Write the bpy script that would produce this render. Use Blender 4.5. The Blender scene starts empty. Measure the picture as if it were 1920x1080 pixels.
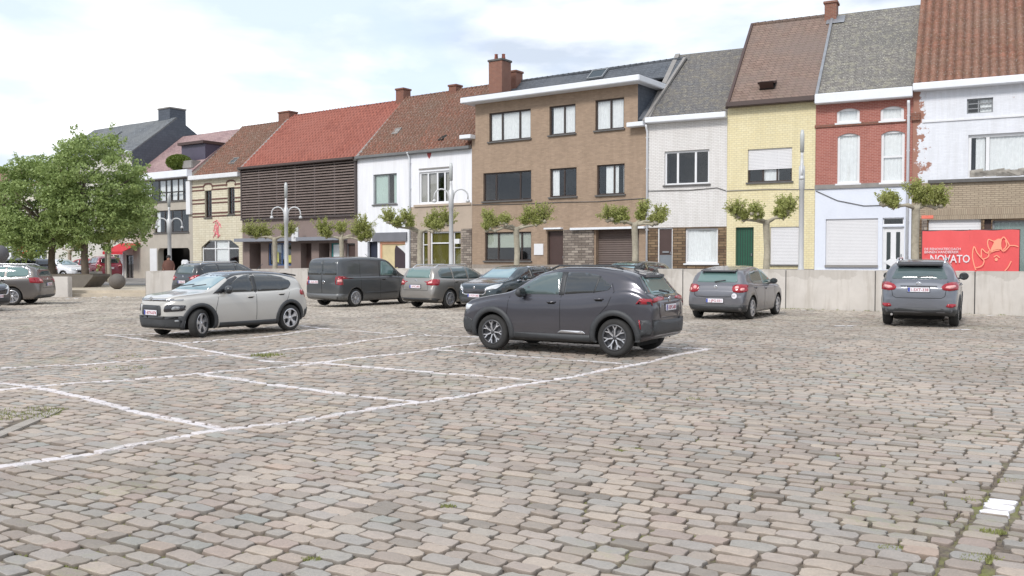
import bpy, bmesh, math, random
import numpy as np
from mathutils import Vector, Matrix, Euler
from mathutils.bvhtree import BVHTree
random.seed(7); RNG = np.random.default_rng(7)
R_ = math.radians
scene = bpy.context.scene
COL = scene.collection
# ---------------------------------------------------------------- camera
CAMH = 1.70; FPX = 1680.0; PITCH = math.atan(52/FPX)
cam_d = bpy.data.cameras.new('camera'); cam = bpy.data.objects.new('camera', cam_d); COL.objects.link(cam)
cam.location = (0, 0, CAMH); cam.rotation_euler = (math.pi/2-PITCH, 0, 0)
cam_d.sensor_width = 36; cam_d.lens = 36*FPX/1920; cam_d.clip_end = 3000; cam_d.clip_start = .1
scene.camera = cam
# ---------------------------------------------------------------- world, sun, exposure
SUN_EL, SUN_AZ = R_(42), R_(212)       # azimuth clockwise from +Y
w = bpy.data.worlds.new('World'); scene.world = w; w.use_nodes = True
nt = w.node_tree; nt.nodes.clear()
def N(t, typ, **k):
    n = t.nodes.new(typ)
    for a, b in k.items():
        if a == 'inp':
            for i, v in b.items(): n.inputs[i].default_value = v
        else: setattr(n, a, b)
    return n
out = N(nt, 'ShaderNodeOutputWorld'); bg = N(nt, 'ShaderNodeBackground'); bg.inputs[1].default_value = 1.0
sky = N(nt, 'ShaderNodeTexSky', sky_type='NISHITA', sun_disc=False, sun_elevation=SUN_EL, sun_rotation=SUN_AZ)
skm = N(nt, 'ShaderNodeMix', data_type='RGBA', blend_type='MULTIPLY', inp={0: 1.0, 7: (.12, .12, .12, 1)})
nt.links.new(sky.outputs[0], skm.inputs[6])
tc = N(nt, 'ShaderNodeTexCoord'); mp = N(nt, 'ShaderNodeMapping'); mp.inputs['Scale'].default_value = (1.1, 1.1, 3.4)
mp.inputs['Location'].default_value = (.35, 0.1, .25)
nz = N(nt, 'ShaderNodeTexNoise', inp={'Scale': 2.3, 'Detail': 9.0, 'Roughness': .5, 'Distortion': .25})
rp = N(nt, 'ShaderNodeValToRGB'); rp.color_ramp.elements[0].position = .38; rp.color_ramp.elements[0].color = (.12, .12, .12, 1)
rp.color_ramp.elements[1].position = .56; rp.color_ramp.elements[1].color = (1, 1, 1, 1)
nz2 = N(nt, 'ShaderNodeTexNoise', inp={'Scale': 4.1, 'Detail': 8.0, 'Roughness': .5})
rp2 = N(nt, 'ShaderNodeValToRGB'); rp2.color_ramp.elements[0].position = .38; rp2.color_ramp.elements[0].color = (.43, .485, .57, 1)
rp2.color_ramp.elements[1].position = .58; rp2.color_ramp.elements[1].color = (.86, .875, .89, 1)
base = N(nt, 'ShaderNodeMix', data_type='RGBA', inp={0: .8, 7: (.50, .58, .71, 1)})
mixc = N(nt, 'ShaderNodeMix', data_type='RGBA')
L = nt.links.new
L(tc.outputs['Generated'], mp.inputs[0]); L(mp.outputs[0], nz.inputs['Vector']); L(mp.outputs[0], nz2.inputs['Vector'])
L(nz.outputs[0], rp.inputs[0]); L(nz2.outputs[0], rp2.inputs[0])
L(skm.outputs[2], base.inputs[6]); L(base.outputs[2], mixc.inputs[6]); L(rp2.outputs[0], mixc.inputs[7]); L(rp.outputs[0], mixc.inputs[0])
L(mixc.outputs[2], bg.inputs[0]); L(bg.outputs[0], out.inputs[0])
sd = bpy.data.lights.new('sun', 'SUN'); sd.energy = 1.5; sd.angle = R_(12); sd.color = (1, .965, .92)
sun = bpy.data.objects.new('sun', sd); COL.objects.link(sun)
sun.rotation_euler = Euler((R_(90)-SUN_EL, 0, math.pi-SUN_AZ), 'XYZ')
scene.view_settings.view_transform = 'Standard'; scene.view_settings.look = 'None'
scene.view_settings.exposure = 0.70; scene.view_settings.gamma = 1.0
# ---------------------------------------------------------------- pixel helpers (photo 1920x1080)
CP, SP = math.cos(PITCH), math.sin(PITCH)
def ray(px, py):
    x = (px-960)/FPX; y = -(py-540)/FPX
    return Vector((x, CP+y*SP, -SP+y*CP))
def gpt(px, py, z0=0.0):
    r = ray(px, py); t = (z0-CAMH)/r.z
    return Vector((r.x*t, r.y*t, z0))
def at_depth(px, py, Y):
    r = ray(px, py); t = Y/r.y
    return Vector((r.x*t, Y, CAMH+r.z*t))
class Seg:
    def __init__(s, p, d): s.p = Vector(p); s.d = Vector(d).normalized(); s.n = Vector((-s.d.y, s.d.x))
    def hit(s, px, py, off=0.0):
        r = ray(px, py); q = s.p+s.n*off
        t = q.dot(s.n)/(r.x*s.n.x+r.y*s.n.y)
        P = Vector((r.x*t, r.y*t)); return (P-q).dot(s.d), CAMH+r.z*t
SL = Seg((6.6, 44.1), (.815, -.579)); SR = Seg((6.6, 44.1), (.889, -.459))
# ---------------------------------------------------------------- object helpers
def link(o, parent=None):
    COL.objects.link(o)
    if parent is not None: o.parent = parent
    return o
def tag(o, label=None, cat=None, group=None, kind=None):
    if label: o['label'] = label
    if cat: o['category'] = cat
    if group: o['group'] = group
    if kind: o['kind'] = kind
    return o
def empty(name, loc, rz=0.0, label=None, cat=None, group=None):
    o = bpy.data.objects.new(name, None); o.location = loc; o.rotation_euler = (0, 0, rz); link(o)
    o.empty_display_size = .3
    return tag(o, label, cat, group)
def mesh_obj(name, verts, faces, mats, parent=None, smooth=False, mi=None):
    me = bpy.data.meshes.new(name); me.from_pydata([tuple(v) for v in verts], [], faces)
    if not isinstance(mats, (list, tuple)): mats = [mats]
    for m in mats: me.materials.append(m)
    if mi is not None: me.polygons.foreach_set('material_index', mi)
    if smooth: me.polygons.foreach_set('use_smooth', [True]*len(me.polygons))
    me.update()
    return link(bpy.data.objects.new(name, me), parent)
class MB:
    """collects simple solids into one mesh"""
    def __init__(s): s.v = []; s.f = []; s.m = []; s.M = Matrix.Identity(4); s.k = 0; s.sm = []; s.smooth = False
    def add(s, vs, fs):
        b = len(s.v); s.v += [s.M @ Vector(v) for v in vs]
        for f in fs: s.f.append([i+b for i in f]); s.m.append(s.k); s.sm.append(s.smooth)
    def box(s, x0, x1, y0, y1, z0, z1):
        s.add([(x, y, z) for z in (z0, z1) for y in (y0, y1) for x in (x0, x1)],
              [(0, 2, 3, 1), (4, 5, 7, 6), (0, 1, 5, 4), (2, 6, 7, 3), (0, 4, 6, 2), (1, 3, 7, 5)])
    def bbox(s, x0, x1, y0, y1, z0, z1, b=.02):
        """bevelled box"""
        bm = bmesh.new(); bmesh.ops.create_cube(bm, size=1)
        for v in bm.verts: v.co = Vector(((x0+x1)/2+v.co.x*(x1-x0), (y0+y1)/2+v.co.y*(y1-y0), (z0+z1)/2+v.co.z*(z1-z0)))
        bmesh.ops.bevel(bm, geom=list(bm.edges), offset=b, segments=2, affect='EDGES')
        bm.verts.index_update(); s.add([v.co.copy() for v in bm.verts], [[v.index for v in f.verts] for f in bm.faces]); bm.free()
    def tube(s, pts, r, n=8, caps=True):
        pts = [Vector(p) for p in pts]; rr = r if isinstance(r, (list, tuple)) else [r]*len(pts)
        vs = []; fs = []; prev = None
        for i, p in enumerate(pts):
            t = (pts[min(i+1, len(pts)-1)]-pts[max(i-1, 0)])
            if t.length < 1e-7: t = Vector((0, 0, 1))
            t.normalize()
            if prev is None:
                a = Vector((0, 0, 1)) if abs(t.z) < .9 else Vector((1, 0, 0)); x = t.cross(a).normalized()
            else: x = (prev-t*prev.dot(t)).normalized()
            prev = x; y = t.cross(x)
            for k in range(n):
                a = 2*math.pi*k/n; vs.append(p+(x*math.cos(a)+y*math.sin(a))*rr[i])
        for i in range(len(pts)-1):
            for k in range(n):
                k2 = (k+1) % n; fs.append((i*n+k, i*n+k2, (i+1)*n+k2, (i+1)*n+k))
        if caps: fs.append(list(range(n))[::-1]); fs.append([(len(pts)-1)*n+k for k in range(n)])
        s.add(vs, fs)
    def lathe(s, prof, c=(0, 0, 0), axis='z', n=24, caps=True):
        vs = []; fs = []
        for r, h in prof:
            for k in range(n):
                a = 2*math.pi*k/n; x, y = r*math.cos(a), r*math.sin(a)
                v = (x, y, h) if axis == 'z' else ((x, h, y) if axis == 'y' else (h, x, y))
                vs.append((v[0]+c[0], v[1]+c[1], v[2]+c[2]))
        m = len(prof)
        for i in range(m-1):
            for k in range(n):
                k2 = (k+1) % n; fs.append((i*n+k, i*n+k2, (i+1)*n+k2, (i+1)*n+k))
        if caps and prof[0][0] > 1e-4: fs.append(list(range(n))[::-1])
        if caps and prof[-1][0] > 1e-4: fs.append([(m-1)*n+k for k in range(n)])
        s.add(vs, fs)
    def prism(s, poly, y0, y1):
        """polygon in (x,z), extruded y0..y1"""
        n = len(poly); vs = [(a, y0, b) for a, b in poly]+[(a, y1, b) for a, b in poly]
        s.add(vs, [list(range(n)), list(range(2*n-1, n-1, -1))]+[(i, i+n, (i+1) % n+n, (i+1) % n) for i in range(n)])
    def blob(s, c, r, n=2, jit=.0):
        bm = bmesh.new(); bmesh.ops.create_icosphere(bm, subdivisions=n, radius=1)
        for v in bm.verts: v.co = Vector((c[0]+v.co.x*r[0]*(1+random.uniform(-jit, jit)), c[1]+v.co.y*r[1]*(1+random.uniform(-jit, jit)), c[2]+v.co.z*r[2]*(1+random.uniform(-jit, jit))))
        bm.verts.index_update(); s.add([v.co.copy() for v in bm.verts], [[v.index for v in f.verts] for f in bm.faces]); bm.free()
    def build(s, name, mats, parent=None, fix=True):
        me = bpy.data.meshes.new(name); me.from_pydata([tuple(v) for v in s.v], [], s.f)
        if not isinstance(mats, (list, tuple)): mats = [mats]
        for m in mats: me.materials.append(m)
        me.polygons.foreach_set('material_index', s.m); me.polygons.foreach_set('use_smooth', s.sm)
        if fix:
            bm = bmesh.new(); bm.from_mesh(me); bmesh.ops.recalc_face_normals(bm, faces=bm.faces); bm.to_mesh(me); bm.free()
        me.update()
        return link(bpy.data.objects.new(name, me), parent)
# ---------------------------------------------------------------- materials
def S(r, g, b):
    f = lambda c: (c/255/12.92 if c/255 <= .04045 else ((c/255+.055)/1.055)**2.4)
    return (f(r), f(g), f(b), 1)
_mc = {}
def newmat(name):
    m = bpy.data.materials.new(name); m.use_nodes = True; t = m.node_tree
    p = t.nodes['Principled BSDF']; return m, t, p
def mixrgb(t, fac, a, b, blend='MIX'):
    n = N(t, 'ShaderNodeMix', data_type='RGBA', blend_type=blend)
    for i, v in ((0, fac), (6, a), (7, b)):
        if hasattr(v, 'node'): t.links.new(v, n.inputs[i])
        else: n.inputs[i].default_value = v
    return n.outputs[2]
def mth(t, op, a, b=None, c=None, clamp=False):
    n = N(t, 'ShaderNodeMath', operation=op, use_clamp=clamp)
    for i, v in enumerate((a, b, c)):
        if v is None: continue
        if hasattr(v, 'node'): t.links.new(v, n.inputs[i])
        else: n.inputs[i].default_value = v
    return n.outputs[0]
def noise(t, vec, scale, detail=4, rough=.55, dist=0):
    n = N(t, 'ShaderNodeTexNoise', inp={'Scale': scale, 'Detail': detail, 'Roughness': rough, 'Distortion': dist})
    if vec is not None: t.links.new(vec, n.inputs['Vector'])
    return n.outputs[0]
def ramp(t, v, p0, p1, c0=(0, 0, 0, 1), c1=(1, 1, 1, 1)):
    n = N(t, 'ShaderNodeValToRGB'); e = n.color_ramp.elements
    e[0].position = p0; e[1].position = p1; e[0].color = c0; e[1].color = c1
    t.links.new(v, n.inputs[0]); return n.outputs[0]
def bump(t, p, h, strength=.5, dist=.02):
    n = N(t, 'ShaderNodeBump', inp={'Strength': strength, 'Distance': dist})
    t.links.new(h, n.inputs['Height']); t.links.new(n.outputs[0], p.inputs['Normal'])
def shade(c, k): return (c[0]*k, c[1]*k, c[2]*k, 1)
def mat(name, col, rough=.8, var=.12, scale=3.0, bmp=.15, metal=0, coat=0, spec=.5):
    if name in _mc: return _mc[name]
    m, t, p = newmat(name)
    tc = N(t, 'ShaderNodeTexCoord').outputs['Object']
    n1 = noise(t, tc, scale, 6); n2 = noise(t, tc, scale*9, 4)
    f = mth(t, 'ADD', mth(t, 'MULTIPLY', n1, .65), mth(t, 'MULTIPLY', n2, .35))
    c = mixrgb(t, ramp(t, f, .35, .65), shade(col, 1-var), shade(col, 1+var*.7))
    t.links.new(c, p.inputs['Base Color'])
    p.inputs['Roughness'].default_value = rough; p.inputs['Metallic'].default_value = metal
    p.inputs['Coat Weight'].default_value = coat; p.inputs['Specular IOR Level'].default_value = spec
    if bmp: bump(t, p, n2, bmp, .01)
    _mc[name] = m; return m
def wallvec(t, zs=1.0):
    tc = N(t, 'ShaderNodeTexCoord').outputs['Object']; s = N(t, 'ShaderNodeSeparateXYZ'); t.links.new(tc, s.inputs[0])
    c = N(t, 'ShaderNodeCombineXYZ'); t.links.new(mth(t, 'ADD', s.outputs[0], s.outputs[1]), c.inputs[0])
    t.links.new(mth(t, 'MULTIPLY', s.outputs[2], zs), c.inputs[1]); return tc, c.outputs[0], s
def brick(name, c1, c2, mortar, bw=.22, bh=.075, ms=.008, rough=.85, var=.2, bmp=.5, stain=.25, zs=1.0, offset=.5, peel=None):
    if name in _mc: return _mc[name]
    m, t, p = newmat(name); tc, v, s = wallvec(t, zs)
    b = N(t, 'ShaderNodeTexBrick', offset=offset, inp={'Scale': 1.0, 'Brick Width': bw, 'Row Height': bh, 'Mortar Size': ms, 'Mortar Smooth': .3, 'Bias': 0.0, 'Color1': c1, 'Color2': c2, 'Mortar': mortar})
    t.links.new(v, b.inputs['Vector'])
    big = noise(t, tc, .7, 6, .6); fine = noise(t, tc, 30, 3)
    c = mixrgb(t, mth(t, 'MULTIPLY', ramp(t, big, .35, .75), stain), b.outputs[0], shade(c1, .45))
    c = mixrgb(t, var, c, ramp(t, fine, .3, .7, (.3, .3, .3, 1), (1, 1, 1, 1)), 'MULTIPLY')
    ms_ = N(t, 'ShaderNodeMapping'); ms_.inputs['Scale'].default_value = (2.4, 2.4, .22); t.links.new(tc, ms_.inputs[0])
    c = mixrgb(t, 1.0, c, ramp(t, noise(t, ms_.outputs[0], 1.6, 7, .65), .32, .6, (.91, .905, .89, 1), (1.02, 1.02, 1.02, 1)), 'MULTIPLY')
    if peel:
        n = noise(t, tc, 2.2, 9, .72)
        # peeling grows towards the left edge of the wall (local x=0), where the damp comes in
        edge = mth(t, 'MULTIPLY', mth(t, 'SUBTRACT', 1.0, mth(t, 'DIVIDE', s.outputs[0], .8), clamp=True), .30)
        k = ramp(t, mth(t, 'ADD', n, edge), .655, .675); c = mixrgb(t, k, c, peel)
    t.links.new(c, p.inputs['Base Color']); p.inputs['Roughness'].default_value = rough
    h = mth(t, 'SUBTRACT', fine, mth(t, 'MULTIPLY', b.outputs['Fac'], 1.6)); bump(t, p, h, bmp, .012)
    _mc[name] = m; return m
def roofmat(name, c1, c2, c3, kind='tile', bw=.28, bh=.3, moss=.0, mosscol=(.25, .24, .12, 1), lichen=0):
    m, t, p = newmat(name); tc, v, s = wallvec(t, 1.38)
    b = N(t, 'ShaderNodeTexBrick', offset=.5 if kind == 'tile' else 0.0, inp={'Scale': 1.0, 'Brick Width': bw, 'Row Height': bh, 'Mortar Size': .012 if kind == 'tile' else .004, 'Mortar Smooth': .5, 'Color1': shade(c1, 1.1), 'Color2': shade(c2, .9), 'Mortar': shade(c1, .5 if kind == 'tile' else .35)})
    t.links.new(v, b.inputs['Vector'])
    big = noise(t, tc, .55, 6, .62); mid = noise(t, tc, 3.5, 7, .7); fine = noise(t, tc, 17, 4, .6)
    c = b.outputs[0] if kind == 'tile' else mixrgb(t, .55, mixrgb(t, ramp(t, mid, .38, .62), shade(c1, 1.1), shade(c2, .8)), b.outputs[0])
    c = mixrgb(t, .8, c, ramp(t, noise(t, tc, 7, 5, .7), .3, .65, (.55, .53, .52, 1), (1.1, 1.1, 1.1, 1)), 'MULTIPLY')
    c = mixrgb(t, ramp(t, big, .38, .66), c, c3)
    if kind == 'pan':
        w_ = mth(t, 'SUBTRACT', .5, mth(t, 'MULTIPLY', mth(t, 'SINE', mth(t, 'MULTIPLY', s.outputs[0], 2*math.pi/bw)), .5)); c = mixrgb(t, mth(t, 'MULTIPLY', mth(t, 'POWER', w_, 2.5), .7), c, shade(c2, .35))  # darker tile valleys: grime plus rib shading put into the colour
    if moss: c = mixrgb(t, mth(t, 'MULTIPLY', ramp(t, mid, .5, .62), moss), c, mosscol)
    if lichen: c = mixrgb(t, mth(t, 'MULTIPLY', ramp(t, fine, .56, .64), lichen), c, (.5, .48, .42, 1))
    t.links.new(c, p.inputs['Base Color']); p.inputs['Roughness'].default_value = .85
    h = mth(t, 'SUBTRACT', mth(t, 'ADD', fine, mid), mth(t, 'MULTIPLY', b.outputs['Fac'], 1.2 if kind == 'tile' else .2)); bump(t, p, h, .8, .03)
    return m
def glassmat(name, tint=(.96, .97, .97, 1), refl=1.0):
    m, t, p = newmat(name); t.nodes.remove(p); o = t.nodes['Material Output']
    tr = N(t, 'ShaderNodeBsdfTransparent'); tr.inputs[0].default_value = tint
    gl = N(t, 'ShaderNodeBsdfGlossy', inp={'Roughness': .03}); ge = N(t, 'ShaderNodeNewGeometry'); dt = N(t, 'ShaderNodeVectorMath', operation='DOT_PRODUCT'); t.links.new(ge.outputs['Incoming'], dt.inputs[0])
    tc = N(t, 'ShaderNodeTexCoord').outputs['Object']; bp = N(t, 'ShaderNodeBump', inp={'Strength': .12, 'Distance': .02})
    t.links.new(noise(t, tc, 1.6, 1), bp.inputs['Height']); t.links.new(bp.outputs[0], gl.inputs['Normal']); t.links.new(bp.outputs[0], dt.inputs[1])
    mx = N(t, 'ShaderNodeMixShader'); t.links.new(mth(t, 'ADD', .055*refl, mth(t, 'MULTIPLY', mth(t, 'POWER', mth(t, 'SUBTRACT', 1.0, mth(t, 'ABSOLUTE', dt.outputs['Value']), clamp=True), 4.0), .7*refl), clamp=True), mx.inputs[0])
    t.links.new(tr.outputs[0], mx.inputs[1]); t.links.new(gl.outputs[0], mx.inputs[2]); t.links.new(mx.outputs[0], o.inputs[0])
    return m
def paint(name, col, metal=.35, rough=.38):
    if name in _mc: return _mc[name]
    m, t, p = newmat(name); tc = N(t, 'ShaderNodeTexCoord').outputs['Object']
    n = noise(t, tc, 1.4, 5); sp = N(t, 'ShaderNodeSeparateXYZ'); t.links.new(tc, sp.inputs[0])
    # road dust clinging to the lower body
    k = mth(t, 'MULTIPLY', mth(t, 'SUBTRACT', 1.0, mth(t, 'DIVIDE', sp.outputs[2], .75), clamp=True), mth(t, 'ADD', n, .1))
    t.links.new(mixrgb(t, mth(t, 'MULTIPLY', k, .45), col, (.2, .18, .16, 1)), p.inputs['Base Color'])
    p.inputs['Metallic'].default_value = metal; p.inputs['Coat Weight'].default_value = .9; p.inputs['Coat Roughness'].default_value = .06
    t.links.new(mth(t, 'ADD', rough, mth(t, 'MULTIPLY', k, .4)), p.inputs['Roughness'])
    _mc[name] = m; return m
WHITE = mat('white_paint', (.72, .72, .73, 1), .5, .06, 2, .05)
WHITE_PVC = mat('white_frame', (.75, .75, .76, 1), .35, .03, 2, 0)
GLASS = glassmat('window_glass')
CURT = mat('curtain_cloth', (.86, .86, .86, 1), .9, .08, 6, .1)
BLIND = mat('blind_cloth', (.42, .45, .38, 1), .9, .06, 6, .05)
DARKFR = mat('dark_brown_frame', (.045, .03, .025, 1), .45, .2, 4, .05)
GREYFR = mat('grey_frame', (.25, .26, .27, 1), .45, .1, 4, .05)
SILL = mat('bluestone_sill', (.12, .115, .11, 1), .8, .2, 5, .2)
ZINC = mat('zinc', (.3, .31, .33, 1), .45, .2, 2, .1, metal=.5)
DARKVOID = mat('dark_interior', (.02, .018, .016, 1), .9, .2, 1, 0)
CONC = mat('concrete', (.42, .38, .33, 1), .9, .2, 1.3, .35)
SHUTTER = mat('shutter_white', (.74, .73, .74, 1), .5, .04, 1.5, .05)
# ================================================================ HOUSES
def wavy(h, u0, u1, z0, z1, y, m, name='curtain', parent=None, amp=.018, per=.14):
    n = max(8, int((u1-u0)/per*6)); vs = []; ph = random.random()*6
    for i in range(n+1):
        u = u0+(u1-u0)*i/n; d = amp*math.sin(2*math.pi*(u-u0)/per+ph+.8*math.sin(u*5))
        vs += [(u, y+d, z0), (u, y+d*.6, z1)]
    return mesh_obj(name, vs, [(2*i, 2*i+2, 2*i+3, 2*i+1) for i in range(n)], m, parent, True)
class House:
    def __init__(s, seg, pl, pr, name, label, depth=9.0, group='terraced houses along the street', uw=None):
        s.seg = seg; s.ul = seg.hit(pl, 480)[0]; s.ur = seg.hit(pr, 480)[0]; s.w = s.ur-s.ul; s.depth = depth
        P = seg.p+seg.d*s.ul; s.o = empty(name, (P.x, P.y, 0), math.atan2(seg.d.y, seg.d.x), label, 'house', group); s.holes = []
    def q(s, px, py, off=0.0): u, z = s.seg.hit(px, py, off); return u-s.ul, z
    def rect(s, x0, yt, x1, yb):
        ym = (yt+yb)/2; xm = (x0+x1)/2
        return s.q(x0, ym)[0], s.q(x1, ym)[0], s.q(xm, yb)[1], s.q(xm, yt)[1]
    def zat(s, px, py, off=0.0): return s.q(px, py, off)[1]
    def wall_band(s, z0, z1, m, name='wall', rev=.16, u0=None, u1=None, y=0.0):
        u0 = 0.004 if u0 is None else u0; u1 = s.w-.004 if u1 is None else u1
        H = [(max(a, u0), min(b, u1), max(c, z0), min(d, z1)) for a, b, c, d in s.holes if a < u1 and b > u0 and c < z1 and d > z0]
        us = sorted({u0, u1, *[h[0] for h in H], *[h[1] for h in H]}); zs = sorted({z0, z1, *[h[2] for h in H], *[h[3] for h in H]})
        vs = []; fs = []
        def qd(a, b, c, d): n = len(vs); vs.extend([a, b, c, d]); fs.append((n, n+1, n+2, n+3))
        for i in range(len(us)-1):
            for j in range(len(zs)-1):
                cu, cz = (us[i]+us[i+1])/2, (zs[j]+zs[j+1])/2
                if any(a < cu < b and c < cz < d for a, b, c, d in H): continue
                qd((us[i], y, zs[j]), (us[i+1], y, zs[j]), (us[i+1], y, zs[j+1]), (us[i], y, zs[j+1]))
        for a, b, c, d in H:
            if c > z0+1e-4: qd((a, y, c), (b, y, c), (b, y+rev, c), (a, y+rev, c))
            if d < z1-1e-4: qd((a, y, d), (a, y+rev, d), (b, y+rev, d), (b, y, d))
            qd((a, y, c), (a, y+rev, c), (a, y+rev, d), (a, y, d)); qd((b, y, c), (b, y, d), (b, y+rev, d), (b, y+rev, c))
        return mesh_obj(name, vs, fs, m, s.o)
    def shell(s, ze, zr, D, m, name='side_wall'):
        """side gables and back wall"""
        vs = []; fs = []; d = s.depth; s.ze_ = ze
        for u in (.004, s.w-.004):
            n = len(vs); vs += [(u, 0, 0), (u, d, 0), (u, d, max(ze-(d-2*D)*.0, ze)), (u, D, zr-.05), (u, 0, ze)]; fs.append([n, n+1, n+2, n+3, n+4])
        n = len(vs); vs += [(.004, d, 0), (s.w-.004, d, 0), (s.w-.004, d, ze), (.004, d, ze)]; fs.append((n, n+1, n+2, n+3))
        return mesh_obj(name, vs, fs, m, s.o)
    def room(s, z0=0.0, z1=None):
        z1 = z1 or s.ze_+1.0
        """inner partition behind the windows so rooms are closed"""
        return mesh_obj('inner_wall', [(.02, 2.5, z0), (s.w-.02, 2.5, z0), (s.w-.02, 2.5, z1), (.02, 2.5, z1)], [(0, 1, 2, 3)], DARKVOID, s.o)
    def window(s, r, mull=(), fm=WHITE_PVC, fw=.06, rec=.10, transom=(), curtain=None, sill=SILL, glass=GLASS, so=.08, name='window', cz=None, cm=None, cu=None):
        u0, u1, z0, z1 = r; s.holes.append(r)
        b = MB(); y0, y1 = rec, rec+.055
        b.box(u0, u0+fw, y0, y1, z0, z1); b.box(u1-fw, u1, y0, y1, z0, z1); b.box(u0+fw, u1-fw, y0, y1, z0, z0+fw); b.box(u0+fw, u1-fw, y0, y1, z1-fw, z1)
        for k in mull:
            c = u0+(u1-u0)*k; b.box(c-fw*.55, c+fw*.55, y0+.004, y1-.004, z0+fw, z1-fw)
        for k in transom:
            c = z0+(z1-z0)*k; b.box(u0+fw, u1-fw, y0+.008, y1-.008, c-fw*.4, c+fw*.4)
        W = b.build(name, fm, s.o)
        g = MB(); g.box(u0+fw*.5, u1-fw*.5, y0+.022, y0+.03, z0+fw*.5, z1-fw*.5); g.build('pane', glass, W)
        if curtain:
            for (a, c) in curtain: wavy(s, u0+(u1-u0)*a+.01, u0+(u1-u0)*c-.01, z0+.02+(0 if cz is None else (z1-z0)*cz), z1-.02, rec+.085, cm or CURT, 'curtain', W)
        if sill: q = MB(); q.box(u0-.07, u1+.07, -so, rec-.003, z0-.07, z0+.003); q.build('sill', sill, W)
        return W
    def door(s, r, m, rec=.12, panels=0, fm=None, handle=True, name='door'):
        u0, u1, z0, z1 = r; s.holes.append(r); b = MB(); b.box(u0, u1, rec, rec+.05, z0, z1)
        D = b.build(name, m, s.o)
        if fm:
            f = MB(); f.box(u0, u0+.06, rec-.03, rec-.002, z0, z1); f.box(u1-.06, u1, rec-.03, rec-.002, z0, z1); f.box(u0+.06, u1-.06, rec-.03, rec-.002, z1-.06, z1); f.build('frame', fm, D)
        if handle: f = MB(); f.tube([(u1-.12, rec-.05, z0+1.0), (u1-.12, rec-.05, z0+1.12)], .012); f.box(u1-.14, u1-.1, rec-.04, rec, z0+1.0, z0+1.12); f.build('handle', ZINC, D)
        return D
    def panel(s, r, m, name, y0=-.03, y1=.0, parent=None, bev=0):
        u0, u1, z0, z1 = r; b = MB(); b.box(u0, u1, y0, y1, z0, z1); return b.build(name, m, parent or s.o)
    def gutter(s, za, m, h=.22, over=.35, u0=None, u1=None, name='gutter'):
        u0 = -.0 if u0 is None else u0; u1 = s.w if u1 is None else u1
        b = MB(); b.bbox(u0+.006, u1-.006, -over, .05, za-h, za, .025); b.box(u0+.012, u1-.012, -over+.05, .04, za, za+.012); return b.build(name, m, s.o)
    def roof(s, ze, zr, D, m, style='flat', u0=0.0, u1=None, over=.05, back=True, ridge=None, name='roof', tile=.26, y0=0.0):
        u1 = s.w if u1 is None else u1; u0 += .002; u1 -= .002
        sl = math.hypot(D-y0, zr-ze); dy, dz = (D-y0)/sl, (zr-ze)/sl; start = -over
        Ls = sl+over; nv = int(Ls/.33)*3 if style == 'pantile' else max(3, int(Ls/.6)); nu = int((u1-u0)/tile*6) if style == 'pantile' else max(3, int((u1-u0)/.6))
        vs = []; fs = []
        jit = RNG.normal(0, .007, (nv//3+2, int((u1-u0)/tile)+2))
        for j in range(nv+1):
            t = start+Ls*j/nv; fr = (j % 3)
            for i in range(nu+1):
                u = u0+(u1-u0)*i/nu; h = 0.02*math.sin(u*.9)*math.sin(t*.7+1)
                if style == 'pantile':
                    a = (u-u0)/tile; h += .055*math.sin(2*math.pi*a)+(.08-.028*fr)+jit[j//3, min(int(a), jit.shape[1]-1)]
                vs.append((u, y0+t*dy-h*dz, ze+t*dz+h*dy))
        W = nu+1
        for j in range(nv):
            for i in range(nu): fs.append((j*W+i, j*W+i+1, (j+1)*W+i+1, (j+1)*W+i))
        n = len(vs)
        for k, (u, jj) in enumerate(((u0, 0), (u1, 0))): pass
        # underside, verge faces and back slope
        th = .10
        def P(u, t, o): return (u, y0+t*dy+o*dz, ze+t*dz-o*dy)
        vs += [P(u0, start, th), P(u1, start, th), P(u1, sl, th), P(u0, sl, th), P(u0, start, 0), P(u1, start, 0), P(u1, sl, 0), P(u0, sl, 0)]
        fs += [(n, n+3, n+2, n+1), (n, n+1, n+5, n+4), (n, n+4, n+7, n+3), (n+1, n+2, n+6, n+5)]
        if back:
            n = len(vs); bz = zr-(s.depth-D)*dz/dy; vs += [(u0, D, zr), (u1, D, zr), (u1, s.depth+.3, bz-.3), (u0, s.depth+.3, bz-.3)]; fs.append((n, n+1, n+2, n+3))
        o = mesh_obj(name, vs, fs, m, s.o, style == 'pantile')
        if ridge:
            b = MB(); k = max(2, int((u1-u0)/.36)); b.smooth = True
            for i in range(k):
                a, c = u0+(u1-u0)*i/k, u0+(u1-u0)*(i+1)/k; b.tube([(a, D, zr-.02), (c-.02, D, zr-.02), (c, D, zr-.01)], [.1, .115, .12], 8)
            b.build('ridge_tiles', ridge, o)
        s.rf = o; s.rp = (ze, zr, D, dy, dz, sl, y0); return o
    def on_roof(s, px, py):
        """point on the front slope under a pixel -> (u, t)"""
        ze, zr, D, dy, dz, sl, y0 = s.rp; best = None
        for k in range(200):
            t = sl*k/199; u, z = s.q(px, py, y0+t*dy); e = abs(z-(ze+t*dz))
            if best is None or e < best[0]: best = (e, u, t)
        return best[1], best[2]
    def verge(s, u, m, w=.13, name='verge'):
        ze, zr, D, dy, dz, sl, y0 = s.rp; b = MB()
        P = lambda uu, t, o: (uu, y0+t*dy-o*dz, ze+t*dz+o*dy)
        vs = [P(u+a, t, o) for t in (-.3, sl) for a in (-w/2, w/2) for o in (-.03, .085)]
        b.add(vs, [(0, 1, 3, 2), (4, 6, 7, 5), (0, 4, 5, 1), (2, 3, 7, 6), (1, 5, 7, 3), (0, 2, 6, 4)]); return b.build(name, m, s.o)
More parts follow.
